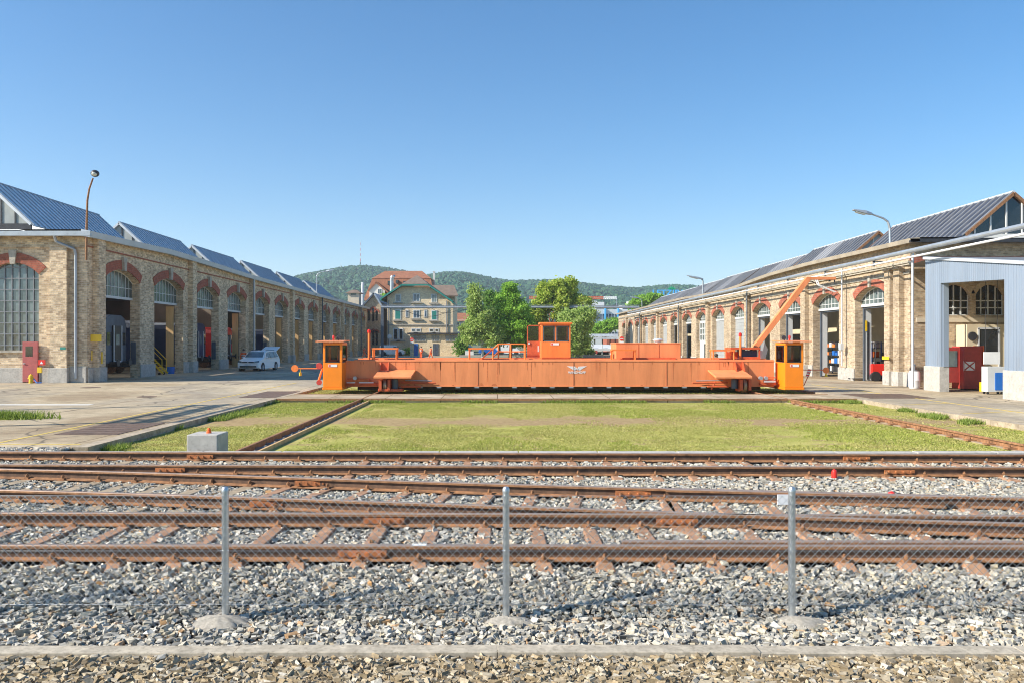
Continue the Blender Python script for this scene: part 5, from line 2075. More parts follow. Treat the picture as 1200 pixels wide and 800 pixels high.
def lantern(parent, y0, y1, xe, xr, xw, ze, zr, mat, seam, rake, board, glazed_gable=False, light_cols=(), step=0.62):
    """gabled roof block: slope to the yard of seamed metal, slope away of frosted glass"""
    r = thing_part('roof_block', parent)
    ov = 0.12
    s = 1 if xe > xr else -1
    m = MB()
    nrm = Vector((zr - ze, 0, (xr - xe) * -1)).normalized()
    if nrm.z < 0:
        nrm = -nrm

    def sl(y, f, e=0.0):
        return Vector((xe + (xr - xe) * f, y, ze + (zr - ze) * f)) + nrm * e
    m.add([sl(y0 - ov, -0.04), sl(y1 + ov, -0.04), sl(y1 + ov, 1.0), sl(y0 - ov, 1.0), sl(y0 - ov, -0.04, 0.08), sl(y1 + ov, -0.04, 0.08), sl(y1 + ov, 1.0, 0.08), sl(y0 - ov, 1.0, 0.08)],
          [(0, 3, 2, 1), (4, 5, 6, 7), (0, 1, 5, 4), (1, 2, 6, 5), (2, 3, 7, 6), (3, 0, 4, 7)])
    body = m.build('roof_slope', mat, parent)
    m = MB()
    y = y0 - ov
    while y <= y1 + ov:
        m.add([sl(y - 0.03, -0.04, 0.082), sl(y + 0.03, -0.04, 0.082), sl(y + 0.03, 1.0, 0.082), sl(y - 0.03, 1.0, 0.082),
               sl(y - 0.03, -0.04, 0.14), sl(y + 0.03, -0.04, 0.14), sl(y + 0.03, 1.0, 0.14), sl(y - 0.03, 1.0, 0.14)],
              [(0, 3, 2, 1), (4, 5, 6, 7), (0, 1, 5, 4), (1, 2, 6, 5), (2, 3, 7, 6), (3, 0, 4, 7)])
        y += step
    m.build('roof_seam', seam, body)
    for (ya, yb) in light_cols:
        m = MB()
        m.add([sl(ya, 0.0, 0.09), sl(yb, 0.0, 0.09), sl(yb, 0.98, 0.09), sl(ya, 0.98, 0.09)], [(0, 1, 2, 3)])
        m.build('pale_panel', 'roof_panel_light', body, fixn=False)
    m = MB()
    m.add([(xr, y0, zr), (xr, y1, zr), (xw, y1, ze), (xw, y0, ze)], [(0, 1, 2, 3)])
    m.build('roof_glass', 'frosted_glass', body, fixn=False)
    m = MB()
    m.tube((xr, y0 - ov, zr + 0.08), (xr, y1 + ov, zr + 0.08), 0.09, n=8)
    m.build('ridge_cap', seam if mat != 'roof_panel' else 'zinc_light', body)
    # gable ends
    for (yy, e) in ((y0, -1), (y1, 1)):
        m = MB()
        m.prism([(xe, ze), (xr, zr - 0.02), (xw, ze)], lambda u, v, a: (u, a, v), yy, yy + 0.08 * e * -1)
        g = m.build('gable_end', board, body)
        m = MB()
        f0, f1 = yy + e * 0.02, yy + e * 0.12
        for (xa, xb) in ((xe, xr), (xw, xr)):
            m.beam((xa, (f0 + f1) / 2, ze), (xb, (f0 + f1) / 2, zr), 0.16, 0.22, up=(0, 1, 0))
        m.build('barge_board', rake, g)
        m = MB()
        for x in np.arange(min(xe, xw) + 0.55, max(xe, xw) - 0.2, 0.85):
            z = zr - (zr - ze) * abs(x - xr) / abs(xe - xr)
            m.box(x - 0.04, x + 0.04, yy + e * 0.003, yy + e * 0.05, ze, z)
        m.box(min(xe, xw), max(xe, xw), yy + e * 0.003, yy + e * 0.10, ze - 0.28, ze + 0.06)
        m.build('gable_frame', 'plaster_white' if glazed_gable else 'dark_metal', g)
    return body


def thing_part(n, p):
    return None


for (a, b) in blocksL:
    lantern(left, a, b, RXe, RXr, RXw, 9.42, 12.05 if a > 60 else 12.1, 'roof_metal_blue', 'roof_seam_dark', 'zinc_light', 'board_grey')

# ------------------------------------------------------------------ right hall
RX = 22.1
RY0, RY1 = 43.4, 148.0
RT = 0.55


def mpR(u, n, z):
    return (RX + n, u, z)


def eaveR(y):
    return float(np.interp(y, [42, 56.9, 65.3, 75.6, 85.2, 95, 110, 141.8], [7.82, 7.95, 7.86, 7.42, 7.42, 7.60, 7.58, 7.55]))


right = thing('brick_hall', 'long sunlit ochre brick hall with red arches and panelled lantern roofs, right of the yard', 'hall', (RX + 8, 95, 0), group='arcaded brick halls facing the yard')
opsR = []
for k in range(15):
    c = 47.95 + 6.66 * k
    if c < RY1 - 4:
        opsR.append((c - 2.15, c + 2.15, 0, 4.98, 5.66))
arched_wall(mpR, RY0, RY1, opsR, lambda y: eaveR(y) - 0.12, RT).build('arcade_wall', 'brick_ochre', right)


def mpRF(u, n, z):
    return (u, RY0 + n, z)


opsRF = [(23.75 + 1.85 * k, 25.3 + 1.85 * k, 3.8, 4.9, 5.45) for k in range(6)]
arched_wall(mpRF, RX + RT + 0.003, 60, opsRF, lambda u: 7.7, 0.5).build('front_wall', 'brick_ochre', right)
for (a, b, sill, zs, zc) in opsRF:
    ap = arc_pts(a, b, zs, zc)
    m = MB()
    pts = [(a, sill), (b, sill)] + list(reversed(ap))
    m.add([mpRF(u, 0.25, z) for u, z in pts], [tuple(range(len(pts)))])
    w = m.build('arched_window', 'glass_dark', right, fixn=False)
    f = MB()
    for k in range(5):
        u = a + (b - a) * k / 4
        z = np.interp(u, [p[0] for p in ap], [p[1] for p in ap])
        mbox(f, mpRF, u - 0.03, u + 0.03, 0.19, 0.245, sill, z)
    for z in (sill + 0.03, sill + 0.42, sill + 0.8):
        mbox(f, mpRF, a, b, 0.195, 0.243, z - 0.03, z + 0.03)
    f.build('window_grid', 'paint_light_grey', w)
    ring(mpRF, a, b, zs, zc, 0.26, 0.03).build('brick_arch', 'brick_yellow', right)
m = MB()
mbox(m, mpRF, RX + 0.3, 60, -0.05, 0.0, 3.45, 3.68)
m.build('inner_ledge', 'render_cream', right)
shut = {4: 'half', 5: 'roll', 6: 'panes', 9: 'roll', 10: 'roll', 11: 'roll', 13: 'blind', 12: 'roll'}
for i, (a, b, sill, zs, zc) in enumerate(opsR):
    ring(mpR, a, b, zs, zc, 0.46, 0.05, 0.10).build('brick_arch', 'brick_red', right)
    c = (a + b) / 2
    k_ = MB()
    k_.prism([(c - 0.11, zc - 0.05), (c + 0.11, zc - 0.05), (c + 0.15, zc + 0.62), (c - 0.15, zc + 0.62)], lambda u, v, n: mpR(u, n, v), -0.16, 0.02)
    k_.build('keystone', 'stone', right)
    if shut.get(i) == 'blind':
        m = MB()
        m.prism([(a, 0), (b, 0)] + list(reversed(arc_pts(a, b, zs, zc))), lambda u, v, n: mpR(u, n, v), 0.2, 0.5)
        m.build('blind_infill', 'render_cream', right)
        continue
    lunette(mpR, a, b, 4.68, zs, zc, RT - 0.12, right, 'glass_lunette', 4, 'paint_light_grey')
    s = shut.get(i)
    if s in ('roll', 'half'):
        m = MB()
        z0 = 0.02 if s == 'roll' else 1.9
        mbox(m, mpR, a, b, RT - 0.12, RT - 0.08, z0, 4.5)
        for z in np.arange(z0 + 0.15, 4.45, 0.3):
            mbox(m, mpR, a, b, RT - 0.14, RT - 0.121, z, z + 0.035)
        m.build('roller_door', 'paint_grey', right)
    elif s == 'panes':
        m = MB()
        mbox(m, mpR, a, b, RT - 0.16, RT - 0.05, 0, 2.5)
        dw = m.build('white_infill', 'plaster_white', right)
        m = MB()
        mbox(m, mpR, a + 1.3, a + 2.3, RT - 0.2, RT - 0.161, 0.02, 2.2)
        m.build('side_door', 'glass_dark', dw)
        m = MB()
        mbox(m, mpR, a, b, RT - 0.14, RT - 0.12, 2.5, 4.5)
        w = m.build('tall_window', 'glass_lunette', right)
        m = MB()
        for k in range(5):
            u = a + (b - a) * k / 4
            mbox(m, mpR, u - 0.04, u + 0.04, RT - 0.2, RT - 0.141, 2.5, 4.5)
        for z in (2.55, 3.2, 3.85, 4.45):
            mbox(m, mpR, a, b, RT - 0.2, RT - 0.141, z - 0.04, z + 0.04)
        m.build('window_grid', 'paint_white', w)
    else:
        m = MB()
        m.box(RX + RT - 0.08, RX + RT, a + 0.001, a + 0.14, 0, 4.5)
        m.box(RX + RT - 0.08, RX + RT, b - 0.14, b - 0.001, 0, 4.5)
        m.box(RX + RT - 0.07, RX + RT - 0.01, a + 0.12, b - 0.12, 4.42, 4.5)
        m.build('door_frame', 'steel_grey_blue', right)
        if i in (0, 1, 2, 3):
            m = MB()
            m.box(RX + RT + 0.02, RX + RT + 0.4, b - 0.12, b - 0.06, 0.05, 4.4)
            m.build('door_leaf', 'paint_light_grey', right)
m = MB()
cur = RY0 + 0.02
for (a, b, *_r) in opsR + [(RY1, RY1 + 1)]:
    if a - cur > 0.2:
        m = MB()
        mbox(m, mpR, cur + 0.004, a - 0.004, -0.09, -0.003, 0, 0.78)
        m.build('plinth', 'concrete', right, bevel=0.02)
    cur = b
pilR = [44.35, 45.4] + [44.62 + 13.32 * k for k in range(1, 8)]
for k, y in enumerate(pilR):
    if y > RY1:
        continue
    hw = 0.32 if k < 2 else 0.42
    m = MB()
    mbox(m, mpR, y - hw, y + hw, -0.30, -0.003, 0.784, 6.35)
    mbox(m, mpR, y - hw - 0.05, y + hw + 0.05, -0.36, -0.004, 6.352, 6.5)
    m.build('pilaster', 'brick_ochre', right)
    m = MB()
    mbox(m, mpR, y - hw - 0.05, y + hw + 0.05, -0.38, -0.002, 0.0, 0.782)
    m.build('pilaster_base', 'concrete', right, bevel=0.02)
    if k in (3, 5, 7):
        drainpipe(right, RX - 0.38, y - 0.6, 0.1, 7.0, 'grey_metal')
m = MB()
mbox(m, mpR, RY0 - 0.05, RY1, -0.10, -0.003, 6.52, 6.62)
mbox(m, mpR, RY0 - 0.08, RY1, -0.16, -0.003, 6.62, 6.72)
m.build('cornice', 'stone', right)
m = MB()
mbox(m, mpR, RY0 - 0.02, RY1, -0.07, -0.004, 6.05, 6.15)
m.build('string_course', 'stone', right)
m = MB()
ysR = list(np.linspace(RY0 - 0.9, RY1 + 0.3, 44))
sweep_edge(ysR, lambda y: [Vector((RX - 0.42, y, eaveR(y) - 0.22)), Vector((RX - 0.48, y, eaveR(y))), Vector((RX + 0.05, y, eaveR(y) + 0.06)), Vector((RX + 0.05, y, eaveR(y) - 0.16))], m)
m.build('eave_fascia', 'fascia_timber', right)
m = MB()
m.box(RX - 0.45, 60, RY0 - 0.9, RY0 - 0.75, 7.62, 7.80)
m.box(RX - 0.40, 60, RY0 - 0.75, RY0 + 0.2, 7.72, 7.76)
m.build('front_gutter', 'dark_metal', right)
# dark band of patterned brick under the front eave
m = MB()
mbox(m, mpRF, RX - 0.05, 60, -0.03, -0.002, 6.45, 6.95)
m.build('brick_band', 'brick_red', right)
# roof deck and lanterns
QXe, QXr, QXw = 25.1, 27.7, 30.3
blocksR = [(43.6, 56.6)] + [(59.0 + 13.3 * k, 59.0 + 13.3 * k + 11.9) for k in range(7)]
blocksR = [b for b in blocksR if b[1] < RY1]


def deckR(y):
    return eaveR(y) + 0.05


m = MB()
for a, b in zip(ysR[:-1], ysR[1:]):
    for (xa, xb) in ((RX + 0.02, QXe + 0.05), (QXw, 60)):
        m.add([(xa, a, deckR(a)), (xb, a, deckR(a)), (xb, b, deckR(b)), (xa, b, deckR(b))], [(0, 1, 2, 3)])
cur = RY0 - 0.8
for (a, b) in blocksR + [(RY1 + 0.3, RY1 + 1)]:
    m.add([(QXe + 0.05, cur, deckR(cur) - 0.02), (QXw, cur, deckR(cur) - 0.02), (QXw, a, deckR(a) - 0.02), (QXe + 0.05, a, deckR(a) - 0.02)], [(0, 1, 2, 3)])
    cur = b
m.build('roof_deck', 'roof_felt', right, fixn=False)
for k, (a, b) in enumerate(blocksR):
    cols = []
    if k in (1, 2, 3, 4, 5):
        mid = a + (b - a) * (0.45 if k % 2 else 0.55)
        cols = [(mid, mid + 3.2)] if k % 2 else [(a + 1.0, mid)]
    lantern(right, a, b, QXe, QXr, QXw, 8.12, (10.35, 10.35, 10.1, 10.05, 9.95, 9.85, 9.8, 9.8)[k], 'roof_panel', 'roof_panel_light', 'rusty' if k < 3 else 'wood_dark', 'glass_dark' if k < 1 else 'board_grey', True, cols, 0.7)
m = MB()
m.box(59.4, 60, RY0 + 0.6, RY1, 0, 7.3)
m.box(RX + 9.0, RX + 9.3, RY0 + 0.6, RY1, 0, 7.3)
m.box(RX + RT + 0.01, 59.4, RY1 - 0.5, RY1, 0, 7.3)
m.build('back_wall', 'interior_wall', right)
m = MB()
for y in np.arange(45, RY1, 3.33):
    m.box(RX + RT, RX + 9, y - 0.1, y + 0.1, 6.4, 6.6)
m.build('roof_truss', 'grey_metal', right)

# pipe run on brackets along the right hall
pr = thing('pipe_run', 'pair of grey service pipes on brackets along the right brick hall', 'pipes', (20.9, 80, 6.6))
m = MB()
m.tube((20.95, 26, 7.0), (20.95, 130, 6.98), 0.12, n=12)
m.build('pipe', 'zinc', pr, smooth=30)
m = MB()
m.tube((20.85, 26, 6.66), (20.85, 130, 6.66), 0.055, n=10)
m.build('pipe', 'paint_white', pr, smooth=30)
m = MB()
for y in np.arange(44.9, 130, 6.66):
    m.box(20.8, RX - 0.15, y - 0.04, y + 0.04, 6.80, 6.86)
    m.box(20.8, 20.9, y - 0.04, y + 0.04, 6.55, 6.86)
m.build('pipe_bracket', 'grey_metal', pr)
m = MB()
for s in (1, 1.25):
    m.path([(20.85, 52.0 + s, 6.6), (20.95, 51.8 + s, 6.1), (21.9, 51.4 + s, 5.6)], 0.03, 6)
m.tube((21.75, 51.2, 7.0), (21.75, 51.2, 0.9), 0.05)
m.box(21.6, 21.8, 51.05, 51.35, 1.9, 2.3)
m.build('cable_drop', 'zinc_light', pr)

# ------------------------------------------------------------------ corrugated portal in front of the right hall
po = thing('steel_portal', 'pale blue corrugated portal on white concrete feet in front of the right hall', 'portal', (21.5, 37, 0))
AX = 21.35


def mpA(u, n, z):
    return (AX + n, u, z)


ya0, ya1, yb0, yb1 = 40.45, 39.08, 34.15, 32.4     # far leg, near leg


def top(y):
    return float(np.interp(y, [31.0, 40.5], [5.28, 6.52]))


m = MB()


def corr(m, y0, y1, z0f, z1f, x, nx=0.16):
    n = max(2, int(abs(y1 - y0) / nx))
    pts = []
    for k in range(n):
        a = y0 + (y1 - y0) * k / n
        b = y0 + (y1 - y0) * (k + 0.5) / n
        c = y0 + (y1 - y0) * (k + 1) / n
        for (p, q, dx) in ((a, b, 0.0), (b, c, 0.012)):
            m.add([(x + dx, p, z0f(p)), (x + dx, q, z0f(q)), (x + dx, q, z1f(q)), (x + dx, p, z1f(p)),
                   (x + 0.12, p, z0f(p)), (x + 0.12, q, z0f(q)), (x + 0.12, q, z1f(q)), (x + 0.12, p, z1f(p))],
                  [(0, 1, 2, 3), (7, 6, 5, 4), (0, 4, 5, 1), (1, 5, 6, 2), (2, 6, 7, 3), (3, 7, 4, 0)])


op0, op1 = 5.22, 5.0


def optop(y):
    return float(np.interp(y, [yb0, ya1], [5.02, 5.22]))


corr(m, ya0, ya1, lambda y: 1.22, top, AX)
corr(m, ya1, yb0, optop, top, AX)
corr(m, yb0, yb1, lambda y: 1.22, top, AX)
m.build('corrugated_cladding', 'corrugated', po)
m = MB()
m.box(AX + 0.12, AX + 0.38, ya1 - 0.05, ya1, 1.22, 5.22)
m.box(AX + 0.12, AX + 0.38, yb0, yb0 + 0.05, 1.22, 4.98)
m.add([(AX + 0.12, ya1, 5.22), (AX + 0.38, ya1, 5.22), (AX + 0.38, yb0, 4.98), (AX + 0.12, yb0, 4.98)], [(0, 1, 2, 3)])
m.build('reveal_lining', 'corrugated', po)
m = MB()
m.add([(AX - 0.08, ya0 + 0.1, top(ya0)), (AX + 0.3, ya0 + 0.1, top(ya0)), (AX + 0.3, yb1 - 0.1, top(yb1)), (AX - 0.08, yb1 - 0.1, top(yb1)),
       (AX - 0.08, ya0 + 0.1, top(ya0) + 0.14), (AX + 0.3, ya0 + 0.1, top(ya0) + 0.14), (AX + 0.3, yb1 - 0.1, top(yb1) + 0.14), (AX - 0.08, yb1 - 0.1, top(yb1) + 0.14)],
      [(0, 3, 2, 1), (4, 5, 6, 7), (0, 1, 5, 4), (1, 2, 6, 5), (2, 3, 7, 6), (3, 0, 4, 7)])
m.build('gutter', 'zinc_light', po)
for (p_, q_) in ((ya1 - 0.02, ya0 + 0.05), (yb1 - 0.05, yb0 + 0.02)):
    m = MB()
    m.box(AX - 0.06, AX + 0.42, p_, q_, 0, 1.22)
    m.build('concrete_foot', 'concrete_white', po, bevel=0.015)
m = MB()
m.add([(AX + 0.3, ya0 + 0.1, 6.55), (36, ya0 + 0.1, 6.55), (36, 31, 5.3), (AX + 0.3, 31, 5.3)], [(0, 1, 2, 3)])
m.add([(AX + 0.3, ya0 + 0.1, 6.63), (36, ya0 + 0.1, 6.63), (36, 31, 5.38), (AX + 0.3, 31, 5.38)], [(0, 1, 2, 3)])
m.add([(AX + 0.3, ya0 + 0.1, 6.55), (36, ya0 + 0.1, 6.55), (36, RY0 - 0.05, 6.4), (AX + 0.3, RY0 - 0.05, 6.4)], [(0, 1, 2, 3)])
m.build('portal_roof', 'grey_metal', po, fixn=False)
m = MB()
m.box(29.0, 29.2, 31.2, RY0 - 0.1, 0, 5.3)
m.build('portal_back_wall', 'interior_wall', po)
m = MB()
m.tube((21.15, 41.3, 0.1), (21.15, 41.3, 6.9), 0.06)
m.build('downpipe', 'zinc_light', po, smooth=30)

# ------------------------------------------------------------------ things in and around the halls
def on(name, label, cat, build, group=None):
    pass


# black coach in the first left arch, blue one in the third, red locomotive in the fourth
def coach(label, yc, x0, mat, cat='rail coach', w=2.9, h=3.75, zf=1.0, nose='flat', name='rail_coach', stripe=None):
    t = thing(name, label, cat, (x0 - 8, yc, 0), group='rail vehicles inside the halls')
    pts = [(-w / 2, zf), (w / 2, zf), (w / 2, h - 0.55), (w / 2 - 0.22, h - 0.2), (w / 2 - 0.7, h), (-w / 2 + 0.7, h), (-w / 2 + 0.22, h - 0.2), (-w / 2, h - 0.55)]
    m = MB()
    m.prism(pts, lambda u, v, a: (a, yc + u, v), x0 - 16, x0)
    m.build('coach_body', mat, t, bevel=0.04)
    d_ = MB()
    d_.box(x0 + 0.002, x0 + 0.10, yc - 0.55, yc + 0.55, zf + 0.1, h - 0.7)
    dd = d_.build('gangway_door', 'paint_black' if mat != 'paint_navy' else 'paint_navy', t)
    d_ = MB()
    for s in (-1, 1):
        d_.box(x0 + 0.10, x0 + 0.14, yc + s * 0.55 - 0.04, yc + s * 0.55 + 0.04, zf + 0.1, h - 0.7)
    d_.box(x0 + 0.10, x0 + 0.14, yc - 0.55, yc + 0.55, zf + 0.08, zf + 0.16)
    d_.build('door_trim', 'zinc_light', dd)
    d_ = MB()
    d_.box(x0 + 0.102, x0 + 0.12, yc - 0.25, yc + 0.25, 2.2, 2.9)
    d_.build('door_window', 'glass_window', dd)
    d_ = MB()
    for s in (-1, 1):
        d_.box(x0 + 0.002, x0 + 0.02, yc + s * 1.0 - 0.3, yc + s * 1.0 + 0.3, 2.2, 3.0)
    d_.build('end_window', 'glass_dark', t)
    if stripe:
        d_ = MB()
        d_.box(x0 + 0.002, x0 + 0.03, yc - w / 2, yc + w / 2, zf + 0.02, zf + 0.4)
        d_.build('end_stripe', stripe, t)
    for s in (-0.85, 0.85):
        d_ = MB()
        d_.tube((x0 + 0.0, yc + s, 1.05), (x0 + 0.5, yc + s, 1.05), 0.09)
        d_.tube((x0 + 0.5, yc + s, 1.05), (x0 + 0.56, yc + s, 1.05), 0.22, n=16)
        d_.build('buffer', 'dark_metal', t)
    for xb in (x0 - 2.0, x0 - 4.2):
        for s in (-0.72, 0.72):
            d_ = MB()
            d_.lathe((xb, yc + s, 0.46), [(0.1, -0.06), (0.46, -0.06), (0.46, 0.06), (0.1, 0.06)], 22, axis='y')
            d_.build('wheel', 'rusty', t, smooth=30)
    d_ = MB()
    d_.box(x0 - 5.2, x0 - 1.0, yc - 0.95, yc + 0.95, 0.5, 0.95)
    d_.build('bogie_frame', 'dark_metal', t)
    return t


coach('black rail coach end seen through the first arch of the left hall', 53.35, -25.1, 'steel_grey_blue', h=4.15)
coach('dark blue rail coach standing in the third arch of the left hall', 69.4, -25.5, 'paint_navy', h=4.0)
coach('red locomotive standing in the left hall behind the white car', 77.2, -25.7, 'signal_red', 'locomotive', name='locomotive', stripe='paint_light_grey')
coach('navy rail coach deep inside the second arch, behind the yellow steps', 62.6, -27.6, 'paint_navy', h=4.0, stripe='paint_yellow')
coach('dark coach in the fifth arch of the left hall behind the parked car', 85.2, -26.2, 'steel_grey_blue', h=3.8)
coach('dark blue coach in the sixth arch of the left hall', 93.0, -26.2, 'paint_navy', h=3.8)

# yellow rolling steps
st = thing('mobile_steps', 'yellow wheeled access steps with handrails under the second left arch', 'steps', (-25.4, 60.0, 0))
m = MB()
x0, y0 = -25.6, 59.2
for k in range(5):
    m.box(x0 - 0.2 + k * 0.26, x0 + 0.06 + k * 0.26, y0, y0 + 0.8, 1.35 - k * 0.27, 1.39 - k * 0.27)
m.box(x0 - 1.2, x0 - 0.2, y0, y0 + 0.8, 1.6, 1.65)
m.build('step_tread', 'paint_yellow', st)
m = MB()
for yy in (y0, y0 + 0.8):
    m.beam((x0 - 0.3, yy, 1.6), (x0 + 1.2, yy, 0.1), 0.05, 0.12)
    m.tube((x0 - 0.3, yy, 2.5), (x0 + 1.1, yy, 1.1), 0.025)
    m.tube((x0 - 1.2, yy, 2.5), (x0 - 0.3, yy, 2.5), 0.025)
    m.tube((x0 - 1.2, yy, 2.05), (x0 - 0.3, yy, 2.05), 0.02)
    for xx in (x0 - 1.2, x0 - 0.3):
        m.tube((xx, yy, 0.1), (xx, yy, 2.5), 0.03)
    m.tube((x0 + 1.1, yy, 0.2), (x0 + 1.1, yy, 1.1), 0.025)
m.build('handrail', 'paint_yellow', st)
for (xx, yy) in ((x0 - 1.1, y0), (x0 - 1.1, y0 + 0.8), (x0 + 0.9, y0), (x0 + 0.9, y0 + 0.8)):
    m = MB()
    m.lathe((xx, yy, 0.1), [(0.1, -0.03), (0.1, 0.03)], 12, axis='y')
    m.build('wheel', 'tyre', st)
m = MB()
m.lathe((-24.9, 61.7, 0), [(0.28, 0), (0.33, 0.5), (0.31, 0.52), (0.27, 0.05)], 18)
tag(m.build('plastic_tub', 'paint_blue', smooth=30), 'blue plastic tub beside the yellow steps under the left arch', 'tub')

# signs and fittings on the left hall
m = MB()
m.box(-24.25, -23.6, 48.30, 48.32, 2.42, 2.84)
o = m.build('yellow_sign', 'paint_yellow')
o.location = o.location
tag(o, 'blank yellow sign jutting from the left hall near its corner', 'sign')
m = MB()
mbox(m, mpLF, -25.72, -25.40, -0.335, -0.323, 1.95, 2.1)
tag(m.build('green_plate', 'paint_green'), 'small green plate on the front pilaster of the left hall', 'plate')
m = MB()
m.lathe((-26.75, 47.6, 0.42), [(0.13, 0), (0.15, 0.05), (0.15, 0.75), (0.05, 0.8)], 14)
hy = thing('hose_station', 'orange and yellow safety boxes on a post beside the red door', 'box', (-26.7, 47.6, 0))
m = MB()
m.box(-26.92, -26.55, 47.52, 47.62, 1.05, 1.35)
hb = m.build('orange_box', 'signal_red', hy)
m = MB()
m.prism([(-26.83, 1.12), (-26.63, 1.12), (-26.73, 1.28)], lambda u, v, a: (u, a, v), 47.51, 47.519)
m.build('white_triangle', 'paint_white', hb)
m = MB()
m.box(-26.98, -26.72, 47.5, 47.6, 0.6, 0.92)
m.build('yellow_box', 'paint_yellow', hy)
m = MB()
m.tube((-26.86, 47.63, 0), (-26.86, 47.63, 1.1), 0.03)
m.build('box_post', 'grey_metal', hy)
hd = thing('yellow_hydrant', 'small yellow hydrant with a hose on the ground beside the red door', 'hydrant', (-27.3, 47.4, 0))
m = MB()
m.lathe((-27.25, 47.35, 0), [(0.12, 0), (0.10, 0.3), (0.13, 0.34), (0.11, 0.46), (0.02, 0.54)], 14)
m.tube((-27.42, 47.35, 0.28), (-27.08, 47.35, 0.28), 0.05)
m.build('hydrant_body', 'paint_yellow', hd, smooth=30)
m = MB()
m.path([(-27.1, 47.35, 0.28), (-26.95, 47.3, 0.12), (-26.85, 47.25, 0.03), (-26.6, 47.3, 0.03)], 0.035, 8)
m.build('hose', 'paint_blue', hd)
m = MB()
mbox(m, mpL, 50.0 - 1.05, 50.0 - 0.95, -0.42, -0.37, 1.1, 1.8)
m.box(LX + 0.10, LX + 0.14, 48.3, 48.36, 1.3, 1.9)
m.build('yellow_handle', 'paint_yellow', left)

# forklift in the right arch
fk = thing('forklift', 'yellow and red forklift with a tall mast inside the right arch', 'forklift', (23.6, 50.40, 0))
m = MB()
m.box(23.0, 24.8, 49.80, 51.00, 0.35, 1.05)
m.box(24.2, 24.9, 49.85, 50.95, 1.05, 1.35)
m.build('chassis', 'signal_red', fk, bevel=0.05)
m = MB()
for y in (49.85, 50.95):
    m.tube((23.2, y, 1.0), (23.3, y, 2.3), 0.035)
    m.tube((24.7, y, 1.3), (24.6, y, 2.3), 0.035)
m.box(23.25, 24.65, 49.80, 51.00, 2.28, 2.34)
m.build('overhead_guard', 'dark_metal', fk)
m = MB()
for y in (50.00, 50.75):
    m.box(22.78, 22.9, y - 0.05, y + 0.05, 0.1, 3.6)
for z in (0.5, 2.0, 3.55):
    m.box(22.78, 22.88, 50.00, 50.75, z, z + 0.1)
m.build('mast', 'dark_metal', fk)
m = MB()
m.box(22.66, 22.78, 49.95, 50.80, 3.05, 3.7)
m.build('carriage', 'paint_yellow', fk)
m = MB()
for y in (50.10, 50.60):
    m.box(21.9, 22.75, y - 0.05, y + 0.05, 0.12, 0.17)
m.build('fork', 'dark_metal', fk)
m = MB()
m.box(23.7, 24.1, 50.15, 50.65, 1.05, 1.2)
m.box(24.0, 24.1, 50.15, 50.65, 1.2, 1.75)
m.build('seat', 'rubber', fk)
for (x, y) in ((23.2, 49.75), (23.2, 51.05), (24.5, 49.75), (24.5, 51.05)):
    m = MB()
    m.lathe((x, y, 0.3), [(0.08, -0.09), (0.3, -0.09), (0.3, 0.09), (0.08, 0.09)], 18, axis='y')
    m.build('wheel', 'tyre', fk, smooth=30)

# racks and machines just inside the right arches
def rack(label, x, y0, y1, h, cols):
    t = thing('storage_rack', label, 'rack', (x, (y0 + y1) / 2, 0), group='racks inside the right hall')
    for yy in (y0, y1):
        for xx in (x, x + 0.6):
            m = MB()
            m.box(xx, xx + 0.06, yy - 0.03, yy + 0.03, 0, h)
            m.build('upright', 'paint_blue', t)
    m = MB()
    n = int(h / 0.6)
    for k in range(n):
        m.box(x, x + 0.65, y0, y1, 0.15 + k * 0.6, 0.2 + k * 0.6)
    m.build('shelf', 'dark_metal', t)
    for k in range(n):
        yy = y0 + 0.1
        while yy < y1 - 0.4:
            w = random.uniform(0.25, 0.5)
            hh = random.uniform(0.2, 0.45)
            b = MB()
            b.box(x + 0.08, x + 0.55, yy, yy + w, 0.204 + k * 0.6, 0.204 + k * 0.6 + hh)
            tag(b.build('storage_box', random.choice(cols)), 'storage box on a shelf inside the right hall, one of many alike', 'box', 'boxes on the racks in the right hall')
            yy += w + 0.12


rack('shelf rack with mixed boxes inside the second right arch', 24.6, 53.3, 56.3, 2.4, ['paint_blue', 'paint_light_grey', 'orange', 'dark_metal'])
rack('shelf rack with mixed boxes inside the third right arch', 25.4, 60.2, 63.0, 2.4, ['paint_blue', 'paint_light_grey', 'orange', 'dark_metal'])
m = MB()
m.box(26.5, 27.6, 48.6, 50.4, 0, 1.9)
tag(m.build('machine_tool', 'orange', bevel=0.05), 'orange machine cabinet deep behind the forklift', 'machine')

# inside the portal: red cubicle, white machine housing, tool cabinet, bin
mc = thing('red_cubicle', 'dark red steel cubicle with a crossed sign inside the blue portal', 'machine', (22.6, 39.6, 0))
X0, Y0 = P(1108, 440, 41.0).x, 41.0
X1 = P(1148, 440, 41.0).x
m = MB()
xm = P(1127, 440, 41.0).x
m.box(X0, X0 + 0.9, Y0 + 0.2, Y0 + 1.4, 0.35, 2.12)
m.box(xm, X1, Y0 - 0.2, Y0 + 0.9, 0.05, 2.18)
m.build('steel_case', 'paint_red', mc, bevel=0.01)
m = MB()
m.box(X0 + 0.15, X0 + 0.7, Y0 + 0.185, Y0 + 0.199, 1.15, 1.95)
m.build('case_window', 'glass_window', mc)
xs0, xs1 = P(1129, 0, 40.8).x, P(1143, 0, 40.8).x
m = MB()
m.box(xs0, xs1, Y0 - 0.225, Y0 - 0.202, 0.95, 1.45)
sg = m.build('sign_plate', 'paint_white', mc)
m = MB()
m.beam((xs0 + 0.05, Y0 - 0.23, 1.0), (xs1 - 0.05, Y0 - 0.23, 1.4), 0.01, 0.06)
m.beam((xs0 + 0.05, Y0 - 0.237, 1.4), (xs1 - 0.05, Y0 - 0.237, 1.0), 0.008, 0.06)
